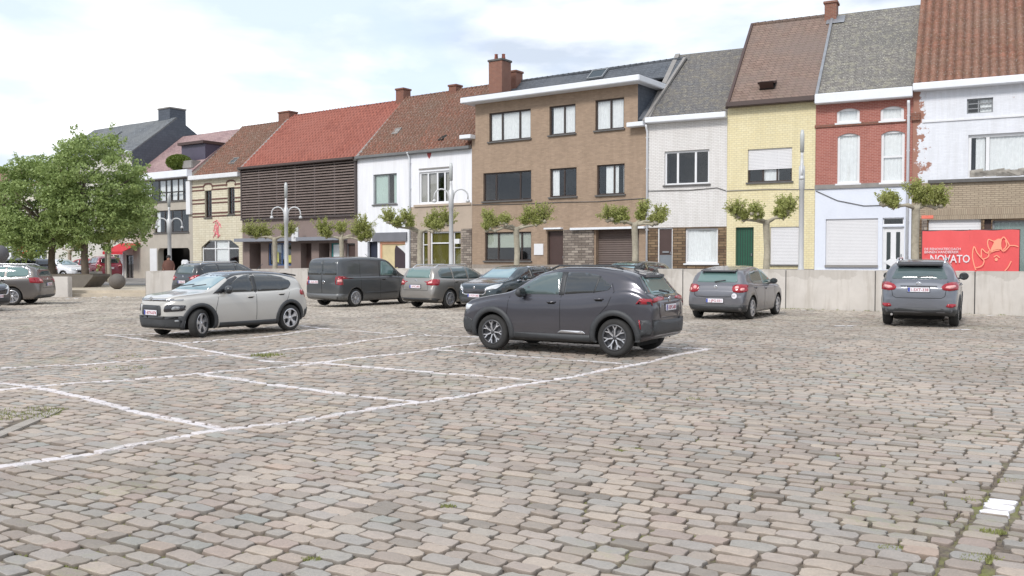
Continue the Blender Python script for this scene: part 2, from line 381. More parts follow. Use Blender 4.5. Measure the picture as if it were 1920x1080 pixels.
    def rooflight(s, px, py, wu, wt, m=GREYFR, g=None, name='rooflight', lift=.0):
        ze, zr, D, dy, dz, sl, y0 = s.rp; u, t = s.on_roof(px, py); b = MB()
        def P(a, c, o): return (u+a, y0+(t+c)*dy-o*dz, ze+(t+c)*dz+o*dy)
        def slab(a0, a1, c0, c1, o0, o1, l=0):
            b.add([P(a, c, o+l*(1 if c == c1 else 0)*0+(l if c == c0 else 0)) for o in (o0, o1) for c in (c0, c1) for a in (a0, a1)],
                  [(0, 2, 3, 1), (4, 5, 7, 6), (0, 1, 5, 4), (2, 6, 7, 3), (0, 4, 6, 2), (1, 3, 7, 5)])
        slab(-wu/2, -wu/2+.06, -wt/2, wt/2, .03, .13+0, lift); slab(wu/2-.06, wu/2, -wt/2, wt/2, .03, .13, lift)
        slab(-wu/2+.06, wu/2-.06, -wt/2, -wt/2+.06, .03, .13, lift); slab(-wu/2+.06, wu/2-.06, wt/2-.06, wt/2, .03, .13)
        o = b.build(name, m, s.rf); b = MB()
        slab(-wu/2+.05, wu/2-.05, -wt/2+.05, wt/2-.05, .10, .11, lift); b.build('pane', g or CARGLASS, o)
        if lift: b = MB(); slab(-wu/2+.03, wu/2-.03, -wt/2+.03, wt/2-.03, .05, .085); b.build('opening', DARKVOID, o)
        return o
    def chimney(s, x0, yt, x1, yb, off, m, d=.7, cap=None, pots=0, pm=None, name='chimney'):
        u0, _ = s.q(x0, (yt+yb)/2, off); u1, _ = s.q(x1, (yt+yb)/2, off); z0 = s.zat((x0+x1)/2, yb, off); z1 = s.zat((x0+x1)/2, yt, off)
        # part of the seen width is the side face: shrink the front
        wd = (u1-u0)*.62; b = MB(); b.box(u0, u0+wd, off-d/2, off+d/2, z0-.9, z1-.12); o = b.build(name, m, s.rf)
        b = MB(); b.bbox(u0-.06, u0+wd+.06, off-d/2-.06, off+d/2+.06, z1-.12, z1, .02); b.build('cap', cap or m, o)
        for k in range(pots):
            b = MB(); b.smooth = True; b.lathe([(.11, 0), (.12, .05), (.09, .3), (.11, .34), (.09, .36)], (u0+wd*(.3+.4*k), off-.1+.2*k, z1), n=12); b.build('chimney_pot', pm or m, o)
        return o
    def pipe(s, px, yt, yb, m, r=.05, name='downpipe', dy=-.09):
        u, _ = s.q(px, (yt+yb)/2); z1 = s.zat(px, yt); z0 = s.zat(px, yb)
        b = MB(); b.smooth = True; b.tube([(u, -.28, z1), (u, -.24, z1-.12), (u, dy, z1-.34), (u, dy, z0)], r, 8); b.smooth = False
        for k in range(int((z1-z0)/1.5)): b.box(u-.07, u+.07, dy-.02, .0, z1-.6-1.5*k-.03, z1-.6-1.5*k)
        return b.build(name, m, s.o)
    def cable(s, pts, m, r=.018):
        P = [];
        for px, py in pts: u, z = s.q(px, py); P.append((u, -.03, z))
        b = MB(); b.tube(P, r, 5); return b.build('cable', m, s.o)
def P2(u0, u1, z0, z1): return (u0, u1, z0, z1)

CARGLASS = None
m, t, p = newmat('dark_glossy_glass'); p.inputs['Base Color'].default_value = (.02, .03, .032, 1); p.inputs['Roughness'].default_value = .04; p.inputs['IOR'].default_value = 1.6; CARGLASS = m
PANT_A = roofmat('old_orange_pantile', S(150, 100, 80), S(120, 82, 68), S(118, 92, 78), 'pan', .26, .33, moss=.5, mosscol=S(110, 82, 62), lichen=.5)
PANT_B = roofmat('orange_pantile', S(156, 108, 88), S(124, 86, 70), S(134, 104, 88), 'pan', .33, .33, moss=.35, mosscol=S(120, 90, 62), lichen=.35)
TILE_R = roofmat('red_roof_tile', S(172, 106, 90), S(150, 88, 75), S(158, 100, 87), 'pan', .3, .33)
TILE_BR = roofmat('brown_roof_tile', S(128, 106, 95), S(154, 130, 117), S(124, 108, 100), 'tile', .34, .2, moss=.3, mosscol=S(110, 100, 84))
SLATE_G = roofmat('mossy_grey_roof', S(118, 114, 110), S(135, 130, 124), S(105, 102, 98), 'tile', .3, .22, moss=.55, mosscol=S(150, 146, 126), lichen=.7)
SLATE_D = roofmat('weathered_dark_slate', S(98, 98, 100), S(112, 110, 110), S(105, 100, 96), 'tile', .3, .22, moss=.5, mosscol=S(136, 128, 108), lichen=.4)
SLATE_B = roofmat('blue_slate', S(92, 97, 104), S(85, 90, 97), S(98, 101, 106), 'tile', .3, .2)
SLATE_P = roofmat('pink_slate', S(160, 132, 132), S(146, 120, 122), S(168, 142, 138), 'tile', .3, .22)
SLATE_F = roofmat('grey_slate_far', S(112, 116, 120), S(104, 108, 112), S(116, 118, 118), 'tile', .3, .22)
SLATEWALL = brick('slate_cladding', S(80, 86, 96), S(88, 94, 104), S(64, 70, 78), .3, .2, .01, .6, .2, .5, .1)
TANBR = brick('tan_brick', S(176, 152, 130), S(160, 138, 118), S(164, 144, 126), .22, .07, .008, .9, .25, .4, .18)
WHBR = brick('white_painted_brick', S(232, 229, 226), S(227, 223, 220), S(208, 203, 199), .22, .075, .01, .8, .12, .7, .08)
YEBR = brick('yellow_brick', S(232, 221, 182), S(227, 214, 171), S(212, 199, 164), .22, .1, .012, .8, .15, .5, .06)
REBR = brick('red_brick', S(176, 110, 96), S(160, 94, 82), S(196, 150, 140), .2, .07, .009, .85, .2, .5, .12)
DKRED = brick('old_red_brick', S(150, 96, 78), S(130, 84, 70), S(140, 120, 108), .21, .07, .01, .9, .3, .5, .2)
BEIGE = brick('cream_brick', S(224, 216, 194), S(216, 206, 182), S(190, 178, 152), .5, .16, .012, .85, .15, .5, .1)
LTAN = brick('long_tan_brick', S(184, 168, 146), S(170, 154, 134), S(140, 126, 110), .3, .085, .012, .9, .2, .6, .1)
STONE = brick('stone_cladding', S(178, 166, 154), S(112, 100, 92), S(92, 84, 78), .42, .13, .012, .85, .3, 1.0, .25)
STONE_B = brick('brown_stone_cladding', S(150, 126, 98), S(104, 82, 64), S(70, 60, 50), .45, .13, .014, .85, .3, 1.0, .25)
RENDER_W = brick('white_render', S(236, 236, 240), S(232, 232, 236), S(230, 230, 234), 5, 5, .0, .85, .08, .1, .05)
PEEL_W = brick('peeling_white_paint', S(228, 230, 236), S(222, 224, 230), S(216, 218, 226), .22, .07, .004, .8, .1, .3, .05, peel=S(158, 116, 100))
BLUE_W = mat('pale_blue_render', S(216, 220, 230), .8, .05, 1.2, .08)
TAN_R = mat('tan_render', S(178, 162, 146), .9, .1, 1.0, .1)
MAUVE = mat('mauve_panel', S(134, 118, 112), .8, .08, 1.0, .1)
CONCB = mat('concrete_band', S(176, 168, 156), .9, .12, 1.2, .2)
SLAT = mat('grey_brown_slat', S(124, 110, 104), .7, .2, 3, .2)
CAPG = mat('grey_cap', S(140, 136, 132), .8, .15, 3, .1)
DKBR = mat('dark_brown_paint', S(74, 56, 52), .55, .1, 3, .05)
BLACKM = mat('black_metal', (.02, .02, .02, 1), .5, .1, 3, 0)
OLIVE = mat('olive_blind', S(104, 98, 34), .8, .15, 2, .05)
FASC = mat('white_fascia', S(226, 228, 232), .6, .05, 1.5, .05)

D0 = 4.5
# ---- slate house far left
h = House(SL, 96, 250, 'slate_house', 'big dark grey slate-roofed house with slate chimney, rising behind the leafy trees', 9)
ze = h.zat(250, 325)+1.75; zr = h.zat(318, 222, 4.0)
h.window(h.rect(214, 478, 226, 520), (), GREYFR); h.door(h.rect(206, 478, 212, 525), DKBR)
h.window(h.rect(236, 478, 250, 528), (.5,), BLACKM, cm=DKBR, curtain=[(0, 1)])
for x in (120, 150, 180, 215): h.window(h.rect(x, 380, x+14, 430), (.5,), WHITE_PVC, curtain=[(0, 1)])
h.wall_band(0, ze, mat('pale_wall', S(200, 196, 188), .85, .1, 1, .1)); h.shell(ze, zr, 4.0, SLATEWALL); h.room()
h.roof(ze, zr, 4.0, SLATE_F); h.gutter(ze, FASC)
h.rooflight(205, 273, .8, 1.0); h.rooflight(222, 251, .5, .5)
h.chimney(312, 203, 347, 250, 4.6, SLATEWALL, 1.5, CAPG)
aw = MB(); a0, a1, az0, az1 = h.rect(226, 462, 272, 470)
a1 = h.w+1.0; z1 = h.zat(240, 456); z0 = h.zat(240, 472)
aw.add([(a0, -.02, z1), (a1, -.02, z1), (a1, -1.5, z0), (a0, -1.5, z0), (a0, -.02, z1-.05), (a1, -.02, z1-.05), (a1, -1.5, z0-.05), (a0, -1.5, z0-.05), (a0, -1.5, z0-.22), (a1, -1.5, z0-.22)],
       [(0, 1, 2, 3), (7, 6, 5, 4), (3, 2, 6, 7), (0, 3, 7, 4), (1, 5, 6, 2), (7, 6, 9, 8)])
aw.build('awning', mat('red_awning', S(190, 44, 54), .8, .08, 4, .1), h.o)
b = MB(); b.box(h.q(226, 480)[0], h.q(233, 480)[0], -.12, -.005, .2, h.zat(230, 474)); b.build('pillar', WHITE, h.o)
# ---- concrete banded house
h = House(SL, 250, 362, 'concrete_house', 'pinkish slate-roofed house with concrete bands and long window rows')
ze = h.zat(300, 326); zr = h.zat(395, 249, D0)
r1 = h.rect(257, 337, 351, 378); h.window(r1, (.14, .28, .42, .56, .66, .8, .9), DARKFR, .07, .12, curtain=[(.02, .26), (.44, .55), (.57, .64), (.68, .88)])
r2 = h.rect(289, 394, 354, 436); h.window(r2, (.28, .5, .76), DARKFR, .07, .12, curtain=[(.02, .12)])
r3 = h.rect(296, 465, 356, 512); r3 = (r3[0], r3[1], .45, r3[3]); h.holes.append(r3)
h.wall_band(0, h.zat(300, 337), CONCB, rev=.5); h.wall_band(h.zat(300, 337), ze, DARKFR)
h.shell(ze, zr, D0, CONCB); h.room()
b = MB(); c = .35
for sx in (0, 1):
    x = r3[0] if sx == 0 else r3[1]; q = 1 if sx == 0 else -1
    pts = [(x, r3[3])]+[(x+q*c*(1-math.cos(a)), r3[3]-c*(1-math.sin(a))) for a in [math.pi/2*k/6 for k in range(7)]]
    pts = [(x, r3[3]), (x+q*c, r3[3])]+[(x+q*c*(1-math.sin(a)), r3[3]-c*(1-math.cos(a))) for a in [math.pi/2*k/6 for k in range(1, 7)]]
    b.prism(pts, .01, .45)
b.build('arch_corner', CONCB, h.o)
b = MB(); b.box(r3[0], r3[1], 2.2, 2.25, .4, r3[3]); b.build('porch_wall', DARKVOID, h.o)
b = MB(); b.box(h.q(282, 480)[0], h.q(295, 480)[0], -.05, -.003, .1, h.zat(288, 466)); b.build('pillar', WHITE, h.o)
b = MB()
for x in (266, 283, 300, 317, 334, 350): u, _ = h.q(x, 370); b.box(u-.02, u+.02, -.05, -.02, h.zat(x, 378), h.zat(x, 362))
b.box(h.q(258, 370)[0], h.q(351, 370)[0], -.06, -.02, h.zat(300, 363), h.zat(300, 361)); b.build('railing', BLACKM, h.o)
h.roof(ze, zr, D0, SLATE_P, u1=h.w); h.gutter(ze+.08, FASC, .5, .45)
b = MB(); b.box(h.w-.5, h.w-.02, -.2, .0, h.zat(358, 402), h.zat(358, 340)); b.build('corner_board', WHITE, h.o)
u, z = h.q(395, 290, 3.0)
b = MB(); b.k = 0; b.box(h.w-3.0, h.w-.1, 1.2, 4.2, z-1.3, z+.55); b.k = 1; b.box(h.w-3.15, h.w-.0, .95, 4.2, z+.55, z+.75); b.build('dormer', [mat('plum_cladding', S(78, 72, 88), .5, .1, 2, .05), DKBR], h.o)
b = MB(); b.bbox(h.w-1.5, h.w-.3, .2, 1.0, z-1.35, z-.75, .05); b.build('roof_planter', CAPG, h.o)
houseC = h
# ---- cream brick house
h = House(SL, 362, 455, 'cream_brick_house', 'narrow cream brick house with brown brick stripes and white shop window')
ze = h.zat(405, 330); zr = h.zat(485, 235, D0)
wa = h.rect(384, 357, 397, 408); wb = h.rect(427, 351, 440, 402)
for r in (wa, wb): h.window(r, (.5,), DKBR, .07, .12)
rs = h.rect(378, 450, 448, 512); rs = (rs[0], rs[1], .8, rs[3]); zt = h.zat(412, 466)
h.window(rs, (.34, .70), WHITE_PVC, .09, .12, transom=((zt-rs[2])/(rs[3]-rs[2]),), curtain=[(.36, .68)], sill=None)
h.wall_band(0, ze, BEIGE); h.shell(ze, zr, D0, DKRED); h.room()
b = MB(); c = rs[3]-zt
b.prism([(rs[0], rs[3]), (rs[0], rs[3]-c*.8), (rs[0]+.9, rs[3])], .0-.002, .11); b.prism([(rs[1], rs[3]), (rs[1]-.9, rs[3]), (rs[1], rs[3]-c*.8)], -.002, .11); b.build('arch_corner', BEIGE, h.o)
b = MB()
edges = [(0, wa[0]), (wa[1], wb[0]), (wb[1], h.w)]
for zz in (h.zat(405, 348), h.zat(405, 355), h.zat(405, 373), h.zat(405, 380), h.zat(405, 399), h.zat(405, 405)):
    for a, c in edges: b.box(a+.01, c-.01, -.03, .0, zz-.05, zz+.05)
b.build('brick_stripe', mat('brown_stripe', S(104, 70, 62), .8, .15, 4, .1), h.o)
for r in (wa, wb):
    b = MB()
    for k in range(8):
        a0 = math.pi*k/8; a1 = math.pi*(k+1)/8; cx = (r[0]+r[1])/2; rx = (r[1]-r[0])/2+.15
        b.add([(cx-rx*math.cos(a), y, r[3]+.05+q+.38*math.sin(a)**.5) for y in (-.04, 0) for a in (a0, a1) for q in (0, .1)], [(0, 1, 3, 2), (4, 6, 7, 5), (1, 5, 7, 3), (0, 2, 6, 4)])
    b.build('window_arch', _mc['brown_stripe'], h.o)
h.roof(ze, zr, D0, PANT_A, 'pantile', ridge=PANT_A); h.gutter(ze+.1, WHITE, .3, .4); h.verge(.0, CAPG)
h.rooflight(440, 303, .6, .7, CAPG)
u0, u1, z0, z1 = h.rect(399, 412, 416, 448)
gr = MB()
for k in range(9):
    a = random.uniform(u0, u1); gr.tube([(a, -.012, random.uniform(z0, z1)), ((u0+u1)/2+random.uniform(-.2, .3), -.012, random.uniform(z0, z1)), (random.uniform(u0, u1), -.012, random.uniform(z0, z1))], .035, 4)
gr.build('graffiti', mat('pink_spray', S(226, 130, 140), .8, .2, 5, 0), h.o)
# ---- slatted building with red roof
h = House(SL, 455, 671, 'slatted_house', 'wide red-tiled building clad in dark horizontal slats above shop windows')
ze = h.zat(565, 305); zr = h.zat(648, 204, D0); zs0 = h.zat(560, 405); zs1 = ze-.15; zl = h.zat(560, 452)
def hz(x0, yt, x1, yb=520): r = h.rect(x0, yt, x1, yb); return (r[0], r[1], .75, r[3])
h.door(hz(468, 456, 489), DKBR, .9); r = hz(503, 456, 546); r = (r[0], r[1], 1.35, r[3])
W = h.window(r, (.55,), mat('blue_frame', S(58, 90, 140), .4, .1, 2, 0), .07, .1, sill=None)
for k, (fu, fz, su, sz, cc) in enumerate(((.25, .38, .5, .7, S(220, 214, 60)), (.6, .5, .5, .6, S(150, 180, 210)), (.82, .3, .5, .5, S(226, 216, 80)), (.45, .75, .9, .5, S(190, 205, 220)))):
    u = r[0]+(r[1]-r[0])*fu; z = r[2]+(r[3]-r[2])*fz; b = MB(); b.box(u-su/2, u+su/2, .2+.02*k, .21+.02*k, z-sz/2, z+sz/2); b.build('poster', mat('poster%d' % k, cc, .6, .4, 4, 0), W)
h.door(hz(564, 456, 584), DKBR, .5); h.door(hz(598, 456, 618), BLACKM, 1.2, handle=False)
r = hz(620, 456, 641); r = (r[0], r[1], 1.3, r[3]); h.window(r, (), mat('teal_frame', S(60, 130, 130), .5, .1, 2, 0), .08, .1, curtain=[(.0, 1)], sill=None, cz=.3)
h.door(hz(648, 456, 666), DKBR, .2, fm=GREYFR)
h.wall_band(0, zs0, MAUVE, rev=.9); h.wall_band(zs0, ze, BLACKM, 'backing_wall', y=.25); h.shell(ze, zr, D0, DKRED); h.room()
b = MB(); ns = 19
for k in range(ns):
    z = zs0+(zs1-zs0)*(k+.5)/ns; b.add([(u, y, z+q) for u in (.15, h.w-.15) for (y, q) in ((-.14, -.05), (-.14, .02), (.02, .09), (.02, .03))], [(0, 1, 2, 3), (7, 6, 5, 4), (0, 4, 5, 1), (1, 5, 6, 2), (2, 6, 7, 3), (3, 7, 4, 0)])
b.build('slats', SLAT, h.o)
b = MB()
for k in range(7): u = .02+(h.w-.16)*k/6; b.box(u, u+.12, -.11 if 0 < k < 6 else -.16, .2, zs0-.02, zs1)
b.box(.02, h.w-.02, -.18, .2, zs0-.16, zs0-.04); b.build('slat_frame', mat('slat_frame', S(84, 74, 72), .6, .15, 3, .1), h.o)
b = MB(); b.box(.1, h.q(690, 450)[0] if False else h.w-.9, -.8, -.002, zl, zl+.22); b.build('canopy', mat('grey_canopy', S(136, 138, 146), .6, .1, 2, .05), h.o)
h.roof(ze, zr, D0, TILE_R, 'pantile', ridge=TILE_R, tile=.3); h.gutter(ze+.02, mat('dark_gutter', S(80, 66, 62), .6, .1, 2, .05), .16, .42)
h.verge(.0, CAPG, .22); h.verge(h.w, CAPG, .24)
h.chimney(530, 209, 562, 228, D0, DKRED, .8); h.chimney(749, 166, 772, 192, D0, DKRED, .7)
slat = h
# ---- left white house
h = House(SL, 671, 770, 'white_rendered_house', 'white rendered house with one grey framed upper window and boarded shop front')
ze = h.zat(720, 291); zr = h.zat(805, 178, D0)
h.window(h.rect(700, 326, 744, 383), (.62,), GREYFR, .07, .1, curtain=[(0, .55), (.8, 1)], cm=mat('green_curtain', S(186, 204, 196), .9, .06, 3, .05))
def hz(x0, yt, x1, zb=.8): r = h.rect(x0, yt, x1, 510); return (r[0], r[1], zb, r[3])
h.door(hz(689, 453, 708), mat('night_blue_door', S(46, 50, 66), .5, .1, 3, 0), .3)
r = hz(712, 453, 760, 1.0); h.holes.append(r)
b = MB(); b.box(r[0], r[1], .12, .16, r[2], r[3]); bd = b.build('board', mat('cream_board', S(206, 190, 150), .8, .12, 2, .05), h.o)
b = MB(); b.box(r[0], r[0]+.1, .06, .118, r[2], r[3]-.15); b.box(r[0], r[1], .06, .118, r[3]-.15, r[3]); b.build('trim', mat('salmon_trim', S(216, 160, 130), .7, .1, 3, 0), bd)
b = MB(); um = r[0]+(r[1]-r[0])*.55
b.prism([(um, r[2]+.25), (um+.25, r[2]+.3), (um+.3, r[2]), (r[1]-.02, r[2]), (r[1]-.02, r[3]-.8), (um+.7, r[3]-.6), (um+.45, r[3]-.35), (um+.1, r[3]-.22), (um, r[3]-.5)], .09, .115)
b.build('torn_poster', mat('dark_poster', S(64, 52, 58), .7, .1, 3, 0), bd)
b = MB(); b.prism([(um+.22, r[3]-.28), (r[1]-.02, r[3]-.2), (r[1]-.02, r[3]-.78), (um+.7, r[3]-.58)], .085, .089); b.build('torn_poster', WHITE, bd)
h.wall_band(0, ze, RENDER_W, rev=.2); h.shell(ze, zr, D0, RENDER_W); h.room()
h.panel((h.q(700, 450)[0], h.q(764, 450)[0], h.zat(730, 452), h.zat(730, 436)), mat('grey_signboard', S(116, 116, 122), .6, .1, 2, .05), 'sign_board', -.12)
h.roof(ze, zr, D0, PANT_A, 'pantile', ridge=PANT_A); h.gutter(ze+.05, mat('old_zinc', S(112, 112, 112), .6, .2, 2, .1), .17, .3)
h.rooflight(745, 248, .5, .6, CAPG, CAPG); h.pipe(770, 286, 520, FASC)
# ---- white and tan house
h = House(SL, 770, 885, 'white_and_tan_house', 'house with white upper storey over tan render, wide white four-pane window')
ze = h.zat(825, 281); zr = h.zat(880, 166, D0)
h.window(h.rect(786, 321, 846, 381), (.26, .55, .78), WHITE_PVC, .1, .08, curtain=[(.02, .24), (.3, .5), (.8, .98)], sill=None, cm=mat('grey_curtain', S(170, 166, 162), .9, .06, 3, .05))
zb = h.zat(825, 386)
def hz(x0, yt, x1, zb=.8, yb=510): r = h.rect(x0, yt, x1, yb); return (r[0], r[1], zb, r[3])
h.window(hz(791, 434, 802), (), WHITE_PVC, .06, .1, transom=(.7,), curtain=[(0, 1)], cm=OLIVE, sill=None)
h.window(hz(806, 434, 844), (), WHITE_PVC, .09, .1, transom=(.74,), curtain=[(0, 1)], cm=OLIVE, sill=None)
h.window(hz(849, 434, 864), (), WHITE_PVC, .06, .1, transom=(.64,), curtain=[(0, 1)], cm=OLIVE, sill=None)
h.wall_band(0, zb, TAN_R); h.wall_band(zb, ze, RENDER_W); h.shell(ze, zr, D0, RENDER_W); h.room()
z = h.zat(825, 430)
h.panel((h.q(772, 450)[0], h.q(785, 450)[0], 0, z), STONE, 'stone_pillar', -.06); h.panel((h.q(866, 450)[0], h.w-.01, 0, z), STONE, 'stone_pillar', -.06)
h.panel(h.rect(777, 382, 884, 386), TAN_R, 'ledge', -.08); h.panel(h.rect(786, 314, 848, 316.5), CAPG, 'lintel', -.05)
h.panel(h.rect(854, 448, 864, 457), WHITE, 'meter_box', -.14)
b = MB(); u, z = h.q(805, 291); b.prism([(u-.16, z+.1), (u-.08, z+.16), (u, z+.1), (u+.08, z+.16), (u+.16, z+.1), (u+.1, z-.06), (u, z-.2), (u-.1, z-.06)], -.03, -.002); b.build('heart_ornament', mat('dull_red', S(170, 80, 80), .7, .2, 4, 0), h.o)
h.roof(ze, zr, D0, PANT_A, 'pantile', ridge=PANT_A); h.gutter(ze+.05, mat('old_zinc', S(112, 112, 112), .6, .2, 2, .1), .17, .3)
h.chimney(847, 159, 869, 176, D0, DKRED, .6)
u, t = h.on_roof(832, 260); ze_, zr_, D_, dy, dz, sl, y0 = h.rp
b = MB(); b.prism([(u-.28, -.25), (u-.1, .1), (u+.1, .22), (u+.3, .2), (u+.22, -.05), (u+.05, -.3)], 0, .03)
b.v = [Vector((v.x, (t+v.z)*dy-(.09+v.y)*dz, ze_+(t+v.z)*dz+(.09+v.y)*dy)) for v in b.v]; b.build('roof_hole', DARKVOID, h.rf)
# ---- tan brick three-storey house
h = House(SL, 885, 1212, 'tan_brick_house', 'three-storey tan brick house with white cornice, brown window frames and garage', 9)
zc = h.zat(1040, 177)           # underside of the cornice
ze = h.zat(885, 262); ze = (ze+h.zat(1212, 226))/2; zr = h.zat(1128, 131, D0)
for r, mu, cu in ((h.rect(917, 208, 995, 263), (.3, .72), [(.03, .29), (.31, .71), (.73, .97)]), (h.rect(1030, 197, 1079, 252), (.55,), [(.1, .52), (.57, .97)]), (h.rect(1116, 185, 1170, 243), (.52,), [(.03, .48), (.54, .97)])):
    h.window(r, mu, DARKFR, .08, .1, curtain=cu, sill=SILL, so=.1)
h.window(h.rect(906, 322, 996, 376), (.26, .76), DARKFR, .08, .1, so=.1)
h.window(h.rect(1031, 315, 1081, 369), (.52,), DARKFR, .08, .1, curtain=[(.03, .3)], so=.1)
h.window(h.rect(1119, 308, 1171, 365), (.6,), DARKFR, .08, .1, curtain=[(.28, .58), (.62, .74), (.9, .98)], so=.1)
def hz(x0, yt, x1, zb=.8, yb=510): r = h.rect(x0, yt, x1, yb); return (r[0], r[1], zb, r[3])
r = h.rect(909, 435, 996, 489); h.window(r, (.28, .78), DARKFR, .08, .1, curtain=[(.02, .98)], cz=.45, cm=BLIND, so=.1)
h.door(hz(1026, 433, 1057), DKBR, .15, fm=DARKFR); r = hz(1117, 430, 1198); h.holes.append(r)
b = MB(); n = 22
for k in range(n): z = r[2]+(r[3]-r[2])*k/n; b.add([(u, y, zz) for u in (r[0], r[1]) for (y, zz) in ((.3, z), (.27, z+.03), (.3, z+(r[3]-r[2])/n))], [(0, 3, 4, 1), (1, 4, 5, 2)])
b.build('garage_door', mat('brown_grey_shutter', S(100, 86, 80), .6, .12, 3, .1), h.o)
h.wall_band(0, ze, TANBR, rev=.28)
ua = .25; ub = h.q(1196, 200)[0]
h.wall_band(ze, zc+.1, TANBR, 'upper_wall', u0=ua, u1=ub)
h.shell(ze, zr, D0, TANBR); h.room(0, 10)
b = MB(); b.add([(ub, .002, ze-.3), (ub, 3.2, ze-.3), (ub, 3.2, zc+.1), (ub, .002, zc+.1)], [(0, 1, 2, 3)]); b.build('dormer_side', SLATEWALL, h.o, fix=False); b = MB(); b.add([(ua, .002, ze-.3), (ua, 3.2, ze-.3), (ua, 3.2, zc+.1), (ua, .002, zc+.1)], [(0, 3, 2, 1)]); b.build('dormer_side', SLATEWALL, h.o, fix=False)
b = MB(); b.bbox(ua-.5, ub+.45, -.75, 3.2, zc, zc+.30, .03); b.build('cornice', FASC, h.o)
b = MB(); b.box(ua-.45, ub+.4, -.7, 3.4, zc+.301, zc+.33); b.build('flat_roof', mat('roof_felt', S(90, 92, 96), .9, .1, 2, .1), h.o)
zi = ze+.15+(zr-ze-.15)*3.1/D0; h.roof(ze+.15, zr, D0, SLATE_B, u0=ub+.02, over=.0, back=False); h.roof(zi, zr, D0, SLATE_B, over=.0, ridge=SLATE_B, y0=3.1)
rp_ = h.rp; h.rp = (ze+.15, zr, D0, D0/math.hypot(D0, zr-ze-.15), (zr-ze-.15)/math.hypot(D0, zr-ze-.15), math.hypot(D0, zr-ze-.15), 0.0); h.verge(h.w-.05, CAPG, .16)
b = MB(); b.bbox(-.55, ua-.01, -.45, .3, ze-.02, ze+.2, .02); b.build('gutter', FASC, h.o)
b = MB(); b.bbox(ub-.4, h.w+.0, -.45, .0, ze-.25, ze-.03, .02); b.build('gutter', FASC, h.o)
r = hz(1057, 430, 1114); h.panel((r[0], r[1], 0, r[3]), STONE, 'stone_cladding', -.06)
h.panel(h.rect(1024, 427, 1056, 430), FASC, 'door_ledge', -.25); h.panel(h.rect(1074, 426, 1212, 430), FASC, 'garage_ledge', -.3)
h.panel(h.rect(1002, 457, 1019, 478), WHITE, 'letter_plate', -.04)
h.panel((.0+.01, h.w-.01, .6, h.zat(950, 496)), mat('bluestone_plinth', S(150, 140, 130), .9, .2, 3, .2), 'plinth', -.05)
h.cable([(886, 384), (960, 383), (1060, 379), (1120, 378), (1175, 374), (1211, 372)], SILL)
h.chimney(925, 112, 965, 176, 2.6, brick('chimney_brick', S(150, 100, 82), S(136, 88, 74), S(150, 130, 116), .21, .07, .01), .9, SILL, 2, TILE_R)
h.chimney(962, 133, 981, 168, 4.2, _mc['chimney_brick'], .7)
h.rooflight(1121, 141, 1.0, .9)
# ---- white painted brick house
h = House(SR, 1212, 1362, 'white_brick_house', 'white painted brick house with weathered grey roof and stone-clad ground floor')
ze = h.zat(1288, 219); zr = h.zat(1338, 96, 5.0)
h.window(h.rect(1246, 282, 1330, 346), (.29, .69), WHITE_PVC, .09, .1, so=.08)
def hz(x0, yt, x1, zb=.8, yb=510): r = h.rect(x0, yt, x1, yb); return (r[0], r[1], zb, r[3])
D = h.door(hz(1233, 427, 1261, 1.0), DKBR, .1, fm=WHITE_PVC); r = hz(1236, 427, 1259, 1.0)
b = MB(); b.box(r[0], r[1], .06, .098, 1.0, h.zat(1247, 478)); b.build('lower_panel', mat('steel_grey', S(120, 126, 132), .5, .1, 3, 0), D); b = MB(); b.box(r[0]+.15, r[1]-.15, .05, .098, h.zat(1247, 474), h.zat(1247, 471)); b.build('mail_slot', ZINC, D)
r = h.rect(1285, 428, 1346, 494); h.window(r, (), WHITE_PVC, .08, .1, curtain=[(.02, .98)], sill=WHITE)
zc = h.zat(1288, 426)
h.wall_band(0, zc, STONE_B); h.wall_band(zc, ze, WHBR); h.shell(ze, zr, 5.0, WHBR); h.room()
h.roof(ze, zr, 5.0, SLATE_D); h.gutter(ze+.05, FASC, .26, .4, u0=-1.1 if False else .0); h.pipe(1214, 235, 520, FASC); h.verge(.02, CAPG, .25)
h.cable([(1213, 358), (1290, 357), (1345, 352), (1362, 358)], SILL); h.panel((.01, h.w-.01, 0, 1.2), CAPG, 'plinth', -.08)
# ---- yellow brick house
h = House(SR, 1362, 1527, 'yellow_brick_house', 'yellow brick house with green door, brown tile roof and half-lowered white shutter')
ze = h.zat(1445, 190); zr = h.zat(1478, 38, 5.0)
r = h.rect(1402, 278, 1485, 341); W = h.window(r, (.34, .66), DARKFR, .07, .14, curtain=[(.34, .7)], so=.08)
zm = h.zat(1443, 317); b = MB()
for k in range(14): z = zm+(r[3]-zm)*k/14; b.box(r[0]+.01, r[1]-.01, .08, .1, z+.004, z+(r[3]-zm)/14-.004)
b.build('roller_shutter', SHUTTER, W)
def hz(x0, yt, x1, zb=.8, yb=510): r = h.rect(x0, yt, x1, yb); return (r[0], r[1], zb, r[3])
D = h.door(hz(1379, 426, 1413, .9), mat('green_door', S(28, 84, 62), .45, .1, 3, .05), .14)
r = hz(1379, 426, 1413, .9); b = MB()
for k in range(7): u = r[0]+.08+(r[1]-r[0]-.16)*k/6; b.box(u-.012, u+.012, .132, .14, 1.1, r[3]-.1)
b.build('door_groove', BLACKM, D)
r = h.rect(1444, 425, 1499, 496); W = h.window(r, (), WHITE_PVC, .08, .12); b = MB()
for k in range(26): z = r[2]+(r[3]-r[2])*k/26; b.box(r[0]+.01, r[1]-.01, .06, .08, z+.004, z+(r[3]-r[2])/26-.004)
b.build('roller_shutter', SHUTTER, W)
h.wall_band(0, ze, YEBR); h.shell(ze, zr, 5.0, YEBR); h.room()
